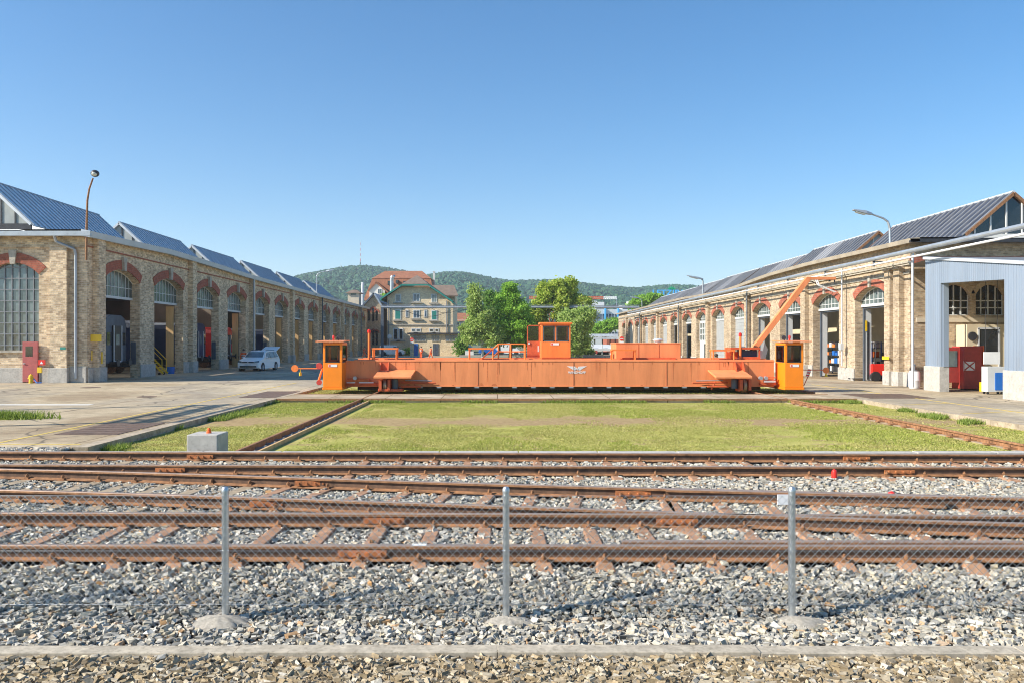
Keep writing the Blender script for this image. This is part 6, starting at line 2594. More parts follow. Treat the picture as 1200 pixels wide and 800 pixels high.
for (a_, b_, c_, d_) in ((xs0, xs1, 0.95, 0.98), (xs0, xs1, 1.42, 1.45), (xs0, xs0 + 0.03, 0.95, 1.45), (xs1 - 0.03, xs1, 0.95, 1.45)):
    m.box(a_, b_, Y0 - 0.234, Y0 - 0.226, c_, d_)
m.build('red_cross', 'paint_red', sg)
m = MB()
m.box(X1 + 0.02, X1 + 0.08, Y0 - 0.25, Y0 + 0.6, 0.05, 2.2)
m.build('open_panel', 'orange_red', mc)

bt = thing('paint_booth', 'pale grey booth with a dark window behind the red cubicle', 'booth', (24.6, 42.5, 0))
m = MB()
xa, xb = P(1132, 0, 42.4).x, 28.5
m.box(xa, xb, 42.3, RY0 - 0.1, 0, 3.3)
m.build('booth_wall', 'interior_wall', bt)
m = MB()
m.box(xa + 0.6, xa + 1.6, 42.27, 42.295, 1.4, 3.05)
m.build('booth_window', 'glass_dark', bt)
m = MB()
for xx in (xa + 0.55, xa + 1.62):
    m.box(xx, xx + 0.07, 42.24, 42.30, 0, 3.1)
m.box(xa + 0.55, xa + 1.69, 42.24, 42.268, 3.05, 3.15)
m.build('booth_frame', 'zinc_light', bt)
m = MB()
m.tube((xa + 0.25, 42.2, 2.7), (xa + 0.25, 42.3, 2.7), 0.22, n=20)
m.build('fan_grille', 'dark_metal', bt)
sn = MB()
xa2, xb2 = P(1153, 0, 38.5).x, P(1172, 0, 38.5).x
sn.box(xa2, xb2, 38.5, 38.54, 1.35, 1.93)
wsn = thing('notice_board', 'white notice board hanging inside the portal above the tool cabinet', 'board', ((xa2 + xb2) / 2, 38.5, 1.5))
sn.build('board', 'paint_white', wsn)
m = MB()
for s in (xa2 + 0.1, xb2 - 0.1):
    m.tube((s, 38.52, 1.93), (s, 38.52, 5.6), 0.012, n=6)
m.build('hanging_wire', 'dark_metal', wsn)

tc = thing('tool_cabinet', 'white tool cabinet with a blue door on castors inside the portal', 'cabinet', (23.6, 38.4, 0))
xa, xm2, xb = P(1157, 0, 37.2).x, P(1166, 0, 37.2).x, P(1177.5, 0, 37.2).x
m = MB()
m.box(xa, xb, 37.2, 37.65, 0.12, 1.27)
m.build('cabinet_body', 'paint_light_grey', tc, bevel=0.01)
m = MB()
m.box(xm2, xb - 0.04, 37.175, 37.198, 0.2, 1.0)
m.build('cabinet_door', 'paint_blue', tc)
for (x_, y_) in ((xa + 0.08, 37.3), (xb - 0.08, 37.3), (xa + 0.08, 37.58), (xb - 0.08, 37.58)):
    m = MB()
    m.lathe((x_, y_, 0.06), [(0.06, -0.02), (0.06, 0.02)], 12, axis='y')
    m.build('caster', 'rubber', tc)
g = gp(1131, 459, 0)
m = MB()
m.box(P(1143, 0, 40).x, P(1147, 0, 40).x, 39.4, 39.7, 0, 0.45)
tag(m.build('yellow_crate', 'paint_yellow'), 'small yellow crate on the floor beside the red cubicle', 'crate')
g = P(1071.5, 0, 42.3)
bn = thing('white_barrel', 'white plastic barrel standing at the corner of the right hall', 'barrel', (21.72, 42.3, 0))
m = MB()
m.lathe((g.x, 42.3, 0), [(0.25, 0), (0.28, 0.1), (0.28, 0.4), (0.29, 0.42), (0.28, 0.44), (0.28, 0.8), (0.24, 0.88)], 20)
m.build('drum', 'paint_white', bn, smooth=30)
m = MB()
m.lathe((g.x, 42.3, 0.88), [(0.2, 0), (0.2, 0.05), (0.06, 0.06), (0.06, 0.3), (0.1, 0.32), (0.01, 0.4)], 16)
m.build('pump', 'grey_metal', bn, smooth=30)
m = MB()
m.box(21.2, 21.5, 43.9, 43.95, 2.55, 2.72)
yp = MB()
mbox(yp, mpR, 44.95, 45.75, -0.40, -0.385, 1.42, 1.6)
tag(yp.build('yellow_plate', 'paint_yellow'), 'small yellow plate on the corner pilaster of the right hall', 'plate')

# lattice gantry that stands left of the camera and throws its shadow on the paving
ga = thing('catenary_gantry', 'lattice gantry on two posts whose long shadow lies on the left paving', 'gantry', (-24.5, 23.5, 0))
gx_, gz_ = -23.6, 8.6
for yy in (20.0, 26.6):
    m = MB()
    m.tube((gx_, yy, 0), (gx_, yy, gz_ + 0.3), 0.13, n=10)
    m.build('gantry_post', 'galvanised', ga)
m = MB()
for (dx, dz) in ((0, 0), (0, 0.8), (0.8, 0), (0.8, 0.8)):
    m.beam((gx_ + dx, 19.6, gz_ + dz), (gx_ + dx, 27.0, gz_ + dz), 0.12, 0.12)
k = 0
for yy in np.arange(19.6, 26.9, 0.92):
    a_, b_ = (0, 0.8) if k % 2 else (0.8, 0)
    m.beam((gx_, yy, gz_ + a_), (gx_, yy + 0.92, gz_ + b_), 0.07, 0.07)
    m.beam((gx_ + 0.8, yy, gz_ + a_), (gx_ + 0.8, yy + 0.92, gz_ + b_), 0.07, 0.07)
    m.beam((gx_ + (0.8 if k % 2 else 0), yy, gz_), (gx_ + (0 if k % 2 else 0.8), yy + 0.92, gz_), 0.07, 0.07)
    k += 1
m.build('lattice_beam', 'galvanised', ga)
# ================================================================== LAMPS
def lamp(label, pts, d, head0, head1, r=0.06, ball=False, mat='zinc'):
    p = [P(a, b, d) for a, b in pts]
    t = thing('street_lamp', label, 'street lamp', (p[0].x, d, p[0].z), group='lamps fixed to the hall eaves')
    m = MB()
    m.path(p, r, 10, radii=[r * (1 - 0.35 * i / (len(p) - 1)) for i in range(len(p))])
    m.build('lamp_pole', mat, t, smooth=40)
    a, b = P(head0[0], head0[1], d), P(head1[0], head1[1], d)
    m = MB()
    if ball:
        m.ball(b, 0.24, 1, 1, 0.85, 16, 10)
        h = m.build('lamp_head', 'dark_metal', t, smooth=60)
        m = MB()
        m.ball(b + Vector((0.02, -0.12, -0.06)), 0.16, 1, 1, 0.8, 14, 8)
        m.build('lamp_glass', 'lamp_lens', h, smooth=60)
    else:
        v = (b - a)
        n = v.normalized()
        up = Vector((0, 0, 1))
        q = [a, a + v * 0.35, b]
        wd = [0.10, 0.17, 0.13]
        hh = [0.09, 0.13, 0.05]
        for i in range(2):
            s = Vector((0, 1, 0))
            vs = []
            for k in (i, i + 1):
                vs += [q[k] - s * wd[k] - up * hh[k] * 0.4, q[k] + s * wd[k] - up * hh[k] * 0.4, q[k] + s * wd[k] * 0.8 + up * hh[k], q[k] - s * wd[k] * 0.8 + up * hh[k]]
            m.add(vs, [(0, 1, 5, 4), (1, 2, 6, 5), (2, 3, 7, 6), (3, 0, 4, 7), (0, 3, 2, 1), (4, 5, 6, 7)])
        h = m.build('lamp_head', 'zinc', t, bevel=0.02)
        m = MB()
        c0, c1 = a + v * 0.35 - up * 0.09, a + v * 0.85 - up * 0.07
        m.beam(c0, c1, 0.22, 0.06)
        m.build('lamp_glass', 'lamp_lens', h)
    return t


glassy('lamp_lens', (0.5, 0.5, 0.42), 0.15, 0.8)
lamp('slender lamp with a dark round head rising above the left hall corner', [(101, 305), (101.6, 262), (102.4, 235), (104.5, 222), (109, 209)], 47.4, (108, 209), (111.3, 203.6), 0.07, True, 'rusty')
lamp('curved lamp above the far half of the left hall roof', [(371, 346), (371, 324), (372.5, 321), (376, 319.3), (383, 318)], 106, (382, 318.2), (392, 316.4), 0.07)
lamp('large curved lamp above the right hall near its front corner', [(1043.5, 300), (1042.8, 268), (1040.5, 260), (1035, 256), (1021, 251)], 46.4, (1021.5, 251.5), (999.5, 246.5), 0.075)
lamp('curved lamp in front of the middle of the right hall roof', [(823.8, 351), (823.8, 330), (823.5, 328.4), (822, 327.8)], 86, (824, 327.6), (805, 323.2), 0.08)
lamp('small distant lamp by the far end of the right hall', [(752.6, 365), (752.2, 353), (750.8, 350.5), (748, 349.6)], 125, (748.5, 349.6), (738.5, 348), 0.06)

# ================================================================== OVERHEAD PIPE BRIDGE
d = 130.0
pb = thing('pipe_bridge', 'long grey overhead pipe spanning the yard before the gabled house', 'pipe bridge', (0, d, 0))
a, b = P(447, 360.3, d), P(749, 360.3, d)
m = MB()
m.tube((a.x, d, a.z), (b.x, d, a.z), 0.17, n=12)
m.build('pipe', 'zinc', pb, smooth=40)
m = MB()
m.tube((a.x, d - 0.1, a.z + 0.3), (b.x, d - 0.1, a.z + 0.3), 0.06, n=8)
m.build('cable_tube', 'zinc', pb, smooth=40)
m = MB()
for x in (a.x + 0.1, b.x - 0.1):
    m.box(x - 0.15, x + 0.15, d - 0.15, d + 0.15, 0, a.z - 0.36)
m.box(a.x - 0.05, a.x + 0.4, d - 0.4, d - 0.3, 0, a.z)
m.build('support_post', 'steel_grey_blue', pb)
# slack cables below the bridge
m = MB()
for (pa, pb_, sag) in (((455, 361), (505, 361), 5), ((505, 361), (540, 361), 6), ((470, 361), (530, 363), 9)):
    pts = []
    for k in range(9):
        f = k / 8
        pts.append(P(pa[0] + (pb_[0] - pa[0]) * f, pa[1] + (pb_[1] - pa[1]) * f + sag * 4 * f * (1 - f), d - 0.5))
    m.path(pts, 0.035, 5)
m.build('cable', 'dark_metal', pb)


# ================================================================== FAR BUILDINGS
def win(parent, px0, px1, py0, py1, d, glass='glass_blue', frame='plaster_white', sill=True, mull=1, y=None):
    yy = d if y is None else y
    a, b = P(px0, py1, d), P(px1, py0, d)
    m = MB()
    m.box(a.x - 0.10, b.x + 0.10, yy - 0.08, yy + 0.02, a.z - 0.10, b.z + 0.14)
    f = m.build('window', frame, parent)
    m = MB()
    n = mull + 1
    w = (b.x - a.x) / n
    for k in range(n):
        m.box(a.x + w * k + 0.05, a.x + w * (k + 1) - 0.05, yy - 0.095, yy - 0.083, a.z + 0.02, b.z - 0.02)
    m.build('pane', glass, f)
    if sill:
        m = MB()
        m.box(a.x - 0.5, b.x + 0.5, yy - 0.3, yy - 0.081, a.z - 0.38, a.z - 0.16)
        m.build('sill', 'stone', f)
    return f


brick('brick_house', (0.88, 0.70, 0.45), (0.72, 0.54, 0.33), (0.78, 0.65, 0.46), bw=0.5, rh=0.2, grime=0.25)
D = 150.0
hs = thing('gabled_house', 'pale brick house with a clipped gable, green bargeboards and brown tiled roof', 'house', (-14.5, 156, 0))
A = [P(454, 418, D), P(531, 418, D)]
x0, x1 = A[0].x, A[1].x
pg = [(x0, -0.1), (x1, -0.1), (x1, P(0, 354, D).z), (P(502, 336, D).x, P(0, 336, D).z), (P(470.5, 336, D).x, P(0, 336, D).z), (x0, P(0, 347.5, D).z)]
m = MB()
m.prism(pg, lambda u, v, a: (u, a, v), D, D + 12)
m.build('wall', 'brick_house', hs)
m = MB()
e = [P(446, 350.5, D - 1), P(470.5, 334.5, D - 1), P(502, 334.5, D - 1), P(530.5, 353.8, D - 1)]
rz = P(0, 324, D + 4).z
rx = P(489, 0, D + 4).x
r1, r2 = Vector((rx, D + 4, rz)), Vector((rx, D + 13, rz))
e2 = [Vector((v.x, D + 13, v.z)) for v in e]
for up in (0, 0.25):
    u = Vector((0, 0, up))
    m.add([e[0] + u, e[1] + u, r1 + u, r2 + u, e2[1] + u, e2[0] + u], [(0, 1, 2, 3), (0, 3, 4, 5)])
    m.add([e[3] + u, e[2] + u, r1 + u, r2 + u, e2[2] + u, e2[3] + u], [(0, 1, 2, 3), (0, 3, 4, 5)])
    m.add([e[1] + u, e[2] + u, r1 + u], [(0, 1, 2)])
m.build('roof', 'tiles_brown', hs, fixn=False)
m = MB()
for i in range(3):
    m.beam(e[i] + Vector((0, -0.05, 0.05)), e[i + 1] + Vector((0, -0.05, 0.05)), 0.2, 0.28)
m.beam(e[0] + Vector((0, 0, -0.1)), e2[0] + Vector((0, 0, -0.1)), 0.3, 0.3)
m.beam(e[3] + Vector((0, 0, -0.1)), e2[3] + Vector((0, 0, -0.1)), 0.3, 0.3)
m.build('bargeboard', 'paint_green', hs)
m = MB()
m.box(x0 - 0.08, x1 + 0.08, D - 0.12, D, P(0, 381, D).z - 0.1, P(0, 381, D).z + 0.12)
m.box(x0 - 0.08, x1 + 0.08, D - 0.08, D, P(0, 414.5, D).z, P(0, 413.5, D).z)
m.build('string_course', 'stone', hs)
for (a_, b_, c_, e_, g_, ml) in ((464, 469.5, 345.5, 353.5, 'glass_blue', 0), (484.5, 491.5, 345, 353, 'glass_blue', 1), (506, 511.5, 345.5, 354, 'glass_window', 1),
                                 (463, 469.5, 364, 374, 'paint_green', 0), (475.8, 478, 364, 371.5, 'glass_blue', 0), (484.5, 491.5, 364, 372.5, 'glass_blue', 1), (497.5, 500, 364, 371.5, 'glass_blue', 0), (506, 511.8, 364.5, 374.5, 'paint_green', 0),
                                 (461.5, 466, 385.5, 397.5, 'glass_dark', 0), (468, 472, 385.5, 397.5, 'glass_dark', 0), (482.5, 486.5, 385.5, 388.5, 'glass_window', 0), (488, 492.5, 385.5, 388.5, 'glass_window', 0),
                                 (503.5, 507.5, 385.5, 388.5, 'glass_dark', 0), (510, 513.5, 385.5, 388.5, 'glass_dark', 0)):
    win(hs, a_, b_, c_, e_, D, g_, 'plaster_white', b_ - a_ > 3 and e_ > 345, ml)
m = MB()
m.tube((P(455.5, 0, D).x, D - 0.15, 0), (P(455.5, 0, D).x, D - 0.15, 10), 0.1)
m.tube((P(523.5, 0, D).x, D - 0.15, 0), (P(523.5, 0, D).x, D - 0.15, 10), 0.1)
m.build('drainpipe', 'grey_metal', hs)
# rear wing
m = MB()
wx0, wx1 = P(505, 0, D + 13).x, P(533.5, 0, D + 8).x
m.box(wx0, wx1, D + 8.0, D + 16, -0.1, P(0, 347, D + 8).z)
m.build('rear_wing', 'brick_house', hs)
m = MB()
zr0, zr1 = P(0, 348, D + 8).z, P(0, 336, D + 11).z
m.add([(wx0, D + 7, zr0), (wx1 + 0.6, D + 7, zr0), (wx1 - 0.4, D + 11, zr1), (wx0, D + 11, zr1), (wx0, D + 7, zr0 + 0.3), (wx1 + 0.6, D + 7, zr0 + 0.3), (wx1 - 0.4, D + 11, zr1 + 0.3), (wx0, D + 11, zr1 + 0.3)],
      [(0, 3, 2, 1), (4, 5, 6, 7), (0, 1, 5, 4), (1, 2, 6, 5), (2, 3, 7, 6), (3, 0, 4, 7)])
m.build('wing_roof', 'tiles_brown', hs)

# red mansard house behind
D2 = 190.0
ms = thing('mansard_house', 'large house with a red tiled mansard roof rising behind the gabled house', 'house', (-25, 197, 0))


def PX(px, d=D2):
    return P(px, 0, d).x


def PZ(py, d=D2):
    return P(0, py, d).z


x0, x1 = PX(426), PX(510)
m = MB()
m.box(x0 + 0.4, x1 - 0.4, D2 + 0.5, D2 + 15, -0.1, PZ(351))
m.build('wall', 'render_cream', ms)
m = MB()
lv = [(x0, x1, D2, D2 + 16, PZ(352)), (PX(428), PX(508.5), D2 + 0.6, D2 + 15.4, PZ(345)), (PX(434.5), PX(504), D2 + 2.0, D2 + 14, PZ(326.5)),
      (PX(433.8), PX(504.8), D2 + 1.9, D2 + 14.1, PZ(325.8)), (PX(446), PX(491), D2 + 7.5, D2 + 8.5, PZ(317.5, D2 + 7))]
vs, fs = [], []
for (a_, b_, c_, d_, z) in lv:
    vs += [(a_, c_, z), (b_, c_, z), (b_, d_, z), (a_, d_, z)]
for i in range(len(lv) - 1):
    for k in range(4):
        fs.append((i * 4 + k, i * 4 + (k + 1) % 4, (i + 1) * 4 + (k + 1) % 4, (i + 1) * 4 + k))
fs += [(0, 3, 2, 1), (16, 17, 18, 19)]
m.add(vs, fs)
rf = m.build('roof', 'tiles_red', ms)
m = MB()
m.prism([(PX(433), PZ(352)), (PX(451), PZ(352)), (PX(451), PZ(340)), (PX(441), PZ(332)), (PX(433), PZ(339))], lambda u, v, a: (u, a, v), D2 - 0.2, D2 + 4)
dm_ = m.build('dormer', 'plaster_white', rf)
m = MB()
for (pa, pbb) in (((431.5, 341), (441, 331)), ((441, 331), (455, 343))):
    a_, b_ = P(pa[0], pa[1], D2), P(pbb[0], pbb[1], D2)
    for yy in (1,):
        m.beam(a_ + Vector((0, 1.6, 0)), b_ + Vector((0, 1.6, 0)), 4.2, 0.35)
m.build('dormer_roof', 'tiles_red', dm_)
win(ms, 443, 447.5, 339, 344, D2, 'glass_blue', 'plaster_white', False, 1, D2 - 0.22)
for (a_, b_, c_, e_) in ((453.5, 457.5, 329, 333.5), (463, 466, 327.8, 331.5), (472, 475, 329, 332)):
    m = MB()
    m.box(PX(a_), PX(b_), D2 + 1.0, D2 + 2.6, PZ(e_), PZ(c_))
    m.build('roof_window', 'glass_dark', rf)
m = MB()
m.box(PX(507.4, 200), PX(509.6, 200), 200, 200.6, PZ(345, 200), PZ(318.5, 200))
m.box(PX(507.1, 200), PX(509.9, 200), 199.9, 200.7, PZ(318.8, 200), PZ(318, 200))
m.build('chimney', 'plaster_white', rf)
m = MB()
m.box(PX(489), PX(493.5), D2 + 7, D2 + 9, PZ(319), PZ(316.3))
m.build('chimney', 'tiles_brown', rf)

du = thing('vent_duct', 'silver ventilation duct with a bent top beside the red roof', 'duct', (P(460, 0, 165).x, 165, 0))
m = MB()
q = [P(459, 418, 165), P(459, 330, 165), P(459.3, 326, 165), P(460.4, 323.8, 165), P(462, 325.2, 165)]
m.path(q, 0.36, 12, radii=[0.36, 0.36, 0.4, 0.42, 0.4])
m.build('duct_pipe', 'galvanised', du, smooth=40)
du = thing('flue_pipe', 'pale flue pipe standing left of the red roofed house', 'flue', (P(425, 0, 165).x, 165, 0))
m = MB()
m.path([P(425, 418, 165), P(425, 336, 165), P(425.3, 331, 165)], 0.3, 12)
m.build('flue_tube', 'zinc_light', du, smooth=40)

# lean-to in front of the gabled house
D3 = 140.0
lt = thing('lean_to', 'low flat-roofed brick outbuilding with a blue door before the gabled house', 'outbuilding', (-11, 143, 0))
x0, x1 = P(480.5, 0, D3).x, P(539, 0, D3).x
m = MB()
m.box(x0, x1, D3, D3 + 7, -0.1, P(0, 391.6, D3).z)
m.build('wall', 'brick_house', lt)
m = MB()
m.box(x0 - 0.5, x1 + 0.3, D3 - 0.5, D3 + 7.3, P(0, 391.6, D3).z, P(0, 390.0, D3).z)
m.build('flat_roof', 'dark_metal', lt)
for (a_, b_, n_) in ((485.5, 498.5, 3), (506.5, 514.5, 2), (522.5, 535, 2)):
    win(lt, a_, b_, 393.8, 399.3, D3, 'glass_blue', 'stone', False, n_)
for (a_, b_, mt, lb) in ((485.3, 489.8, 'paint_blue', 'blue double door'), (507.3, 514, 'steel_grey_blue', 'grey double door')):
    m = MB()
    m.box(P(a_, 0, D3).x, P(b_, 0, D3).x, D3 - 0.08, D3 + 0.01, 0, P(0, 402.6, D3).z)
    o = m.build('door', mt, lt)
    o['label'] = lb
    m = MB()
    xm_ = (P(a_, 0, D3).x + P(b_, 0, D3).x) / 2
    m.box(xm_ - 0.02, xm_ + 0.02, D3 - 0.09, D3 - 0.081, 0.05, P(0, 402.9, D3).z)
    m.box(xm_ + 0.05, xm_ + 0.1, D3 - 0.14, D3 - 0.08, 1.0, 1.1)
    m.build('door_handle', 'dark_metal', o)


def stop_sign(label, px, py, d, r=0.3):
    p = P(px, py, d)
    t = thing('road_sign', label, 'sign', (p.x, d, 0), group='round no entry signs')
    m = MB()
    m.tube((p.x, d, 0), (p.x, d, p.z + r), 0.035)
    m.build('sign_post', 'zinc', t)
    m = MB()
    m.tube((p.x, d - 0.06, p.z), (p.x, d - 0.04, p.z), r, n=24)
    s = m.build('sign_disc', 'signal_red', t)
    m = MB()
    m.box(p.x - r * 0.72, p.x + r * 0.72, d - 0.075, d - 0.061, p.z - r * 0.16, p.z + r * 0.16)
    m.build('white_bar', 'paint_white', s)
    m = MB()
    m.box(p.x - r * 0.9, p.x + r * 0.9, d - 0.06, d - 0.04, p.z - r * 1.9, p.z - r * 1.15)
    m.build('lower_plate', 'paint_white', t)


stop_sign('round no-entry sign at the corner of the outbuilding with the blue door', 482.6, 397.8, 138.5, 0.32)
stop_sign('round no-entry sign before the far end of the right hall', 728.6, 396.8, 118, 0.32)
m = MB()
m.lathe((P(456.5, 0, 147).x, 147, P(0, 394.5, 147).z), [(0.05, -0.06), (0.42, -0.02), (0.42, 0.02), (0.05, 0.05)], 20, axis='y')
m.box(P(456.5, 0, 147).x - 0.04, P(456.5, 0, 147).x + 0.04, 147, 147.1, 0, 3.4)
tag(m.build('traffic_mirror', 'zinc_light'), 'round traffic mirror on a post by the white van', 'mirror')

# two-storey brick annex at the far end of the left hall, and a little tower
D4 = 152.0
an = thing('brick_annex', 'tall narrow brick annex with a steep gable at the end of the left hall', 'building', (-24.5, 158, 0))
x0, x1 = P(424, 0, D4).x, P(446.5, 0, D4).x
apx = P(438.5, 0, D4).x
zt_ = P(0, 345.5, D4).z
m = MB()
m.prism([(x0, -0.1), (x1, -0.1), (x1, P(0, 359.5, D4).z), (apx, zt_), (x0, P(0, 362, D4).z)], lambda u, v, a: (u, a, v), D4, D4 + 14)
m.build('wall', 'brick_ochre', an)
m = MB()
for (pa, pbb, mt) in ((Vector((x0 - 0.5, 0, P(0, 363.5, D4).z)), Vector((apx, 0, zt_ + 0.25)), 'steel_grey_blue'), (Vector((apx, 0, zt_ + 0.25)), Vector((x1 + 0.4, 0, P(0, 361, D4).z)), 'zinc')):
    m = MB()
    m.beam(pa + Vector((0, D4 + 6.8, 0)), pbb + Vector((0, D4 + 6.8, 0)), 14.6, 0.3)
    m.build('roof_slope', mt, an)
for (px, py0, py1) in ((427, 364, 376), (432.5, 364, 376), (437.5, 361, 377), (441.5, 364, 376), (427, 388, 404), (432.5, 388, 404), (437.5, 387, 404), (441.5, 388, 404)):
    a_, b_ = P(px - 1.2, py1, D4), P(px + 1.2, py0, D4)
    m = MB()
    m.prism([(a_.x, a_.z), (b_.x, a_.z)] + list(reversed(arc_pts(a_.x, b_.x, b_.z - 0.3, b_.z, 8))), lambda u, v, n: (u, n, v), D4 - 0.03, D4 + 0.02)
    m.build('arched_window', 'glass_dark', an)
    ring(lambda u, n, z: (u, D4 + n, z), a_.x, b_.x, b_.z - 0.3, b_.z, 0.3, 0.06, 0.0, 8).build('brick_arch', 'brick_red', an)
tw = thing('roof_tower', 'small cream rendered tower with a flat tiled cap behind the left hall roof', 'tower', (-25.5, 150, 0))
x0, x1 = P(407.5, 0, 156).x, P(420.5, 0, 156).x
m = MB()
m.box(x0, x1, 156, 159, -0.1, P(0, 343.6, 156).z)
m.build('tower_wall', 'render_cream', tw)
m = MB()
m.add([(x0 - 0.4, 155.6, P(0, 343.6, 156).z), (x1 + 0.5, 155.6, P(0, 343.6, 156).z), (x1 + 0.5, 159.4, P(0, 343.6, 156).z), (x0 - 0.4, 159.4, P(0, 343.6, 156).z),
       (x0 + 0.6, 157, P(0, 339.5, 156).z), (x1 - 0.6, 157, P(0, 339.5, 156).z), (x1 - 0.6, 158, P(0, 339.5, 156).z), (x0 + 0.6, 158, P(0, 339.5, 156).z)],
      [(0, 3, 2, 1), (4, 5, 6, 7), (0, 1, 5, 4), (1, 2, 6, 5), (2, 3, 7, 6), (3, 0, 4, 7)])
m.build('tower_cap', 'tiles_brown', tw)
m = MB()
m.box(P(411, 0, 156).x, P(417, 0, 156).x, 155.97, 156.01, P(0, 346, 156).z, P(0, 343.8, 156).z)
m.build('tower_window', 'glass_dark', tw)

# small red-roofed house left of the trees
ch = thing('cottage', 'low white house with a red tiled roof half hidden left of the trees', 'house', (-9, 210, 0))
m = MB()
m.box(P(531, 0, 210).x, P(552, 0, 210).x, 210, 220, -0.1, P(0, 375, 210).z)
m.build('wall', 'plaster_white', ch)
m = MB()
m.prism([(209.5, P(0, 376.5, 210).z), (215, P(0, 366, 210).z), (220.5, P(0, 376.5, 210).z)], lambda u, v, a: (a, u, v), P(529, 0, 210).x, P(554, 0, 210).x)
m.build('roof', 'tiles_red', ch)
win(ch, 535, 538, 379, 386, 210, 'glass_blue', 'stone', False, 1)
win(ch, 543, 546, 379, 386, 210, 'glass_blue', 'stone', False, 1)

# office block, penthouse, blue pillars
D5 = 260.0
of = thing('office_block', 'grey office block with bright blue pillars seen right of the large tree', 'building', (31, 266, 0))
x0, x1 = P(672, 0, D5).x, P(742, 0, D5).x
m = MB()
m.box(x0, x1, D5, D5 + 14, -0.1, P(0, 362.5, D5).z)
m.build('wall', 'paint_light_grey', of)
m = MB()
for (a_, b_) in ((368, 374.5), (379, 383.5), (389, 394)):
    m.box(x0 + 0.2, x1 - 0.2, D5 - 0.05, D5 + 0.05, P(0, b_, D5).z, P(0, a_, D5).z)
m.build('window_band', 'glass_blue', of)
m = MB()
for px in np.arange(676, 741, 3.7):
    for (a_, b_) in ((368, 374.5), (379, 383.5), (389, 394)):
        m.box(P(px, 0, D5).x - 0.08, P(px, 0, D5).x + 0.08, D5 - 0.12, D5 - 0.051, P(0, b_, D5).z, P(0, a_, D5).z)
m.build('window_post', 'zinc_light', of)
for px in (679.5, 694, 709, 724.3, 739):
    m = MB()
    m.box(P(px - 0.9, 0, D5).x, P(px + 0.9, 0, D5).x, D5 - 0.8, D5 - 0.15, P(0, 380.5, D5).z, P(0, 361.5, D5).z)
    m.build('blue_pillar', 'paint_cyan', of)
m = MB()
m.box(P(660, 0, D5).x, P(710, 0, D5).x, D5 + 4, D5 + 12, P(0, 363, D5).z, P(0, 353.3, D5).z)
m.box(P(694.5, 0, D5).x, P(701.5, 0, D5).x, D5 + 5, D5 + 9, P(0, 353.3, D5).z, P(0, 351.8, D5).z)
m.build('penthouse', 'paint_light_grey', of)
m = MB()
m.box(P(700, 0, D5).x, P(709, 0, D5).x, D5 + 3.9, D5 + 3.99, P(0, 362, D5).z, P(0, 359.8, D5).z)
m.box(P(676, 0, D5).x, P(694, 0, D5).x, D5 + 3.9, D5 + 3.99, P(0, 360, D5).z, P(0, 358.6, D5).z)
m.build('vent_louvre', 'grey_metal', of)
o2 = thing('warehouse_block', 'low grey flat-roofed block far off between the office and the right hall', 'building', (50, 302, 0))
m = MB()
m.box(P(729, 0, 300).x, P(752, 0, 300).x, 300, 312, -0.1, P(0, 357.5, 300).z)
m.box(P(740, 0, 300).x, P(756, 0, 300).x, 304, 312, P(0, 357.5, 300).z, P(0, 352.0, 300).z)
m.build('wall', 'paint_light_grey', o2)
m = MB()
m.box(P(730, 0, 300).x, P(751, 0, 300).x, 299.9, 299.99, P(0, 362.5, 300).z, P(0, 360, 300).z)
m.build('window_band', 'glass_blue', o2)

# shopping centre sign
D6 = 250.0
sc_ = thing('shopping_centre', 'far building carrying large blue roof letters and a green leaf mark', 'building', (52, 256, 0))
m = MB()
m.box(P(763, 0, D6).x, P(850, 0, D6).x, D6, D6 + 14, -0.1, P(0, 350, D6).z)
m.build('wall', 'paint_light_grey', sc_)
m = MB()
m.box(P(763, 0, D6).x, P(848, 0, D6).x, D6 - 0.2, D6 + 8, P(0, 350, D6).z, P(0, 346.8, D6).z)
m.build('roof_band', 'paint_cyan', sc_)
text_mesh('roof_letters', 'LETZIPARK', 2.25, 'paint_cyan', sc_, (P(791, 0, D6).x, D6 + 1, P(0, 345.6, D6).z), (R(90), 0, 0), 0.12, 1.12, 1.12, 0.05)
m = MB()
for k in range(-2, 3):
    a_ = R(90 - k * 34)
    c_ = P(787.3, 339.6, D6 + 1)
    p1_ = c_ + Vector((math.cos(a_) * 1.25 * (1.15 if k else 1), 0, math.sin(a_) * 1.15))
    n_ = Vector((-math.sin(a_), 0, math.cos(a_))) * 0.26
    md = (c_ + p1_) / 2
    m.add([c_, md + n_, p1_, md - n_], [(0, 1, 2, 3)])
    y_ = Vector((0, 0.3, 0))
    m.add([c_ + y_, md + n_ + y_, p1_ + y_, md - n_ + y_], [(3, 2, 1, 0)])
m.add([P(784, 340.4, D6 + 1), P(790.6, 340.4, D6 + 1), P(789, 339.2, D6 + 1), P(785.6, 339.2, D6 + 1)], [(0, 1, 2, 3)])
m.build('leaf_mark', 'paint_leaf', sc_, fixn=False)

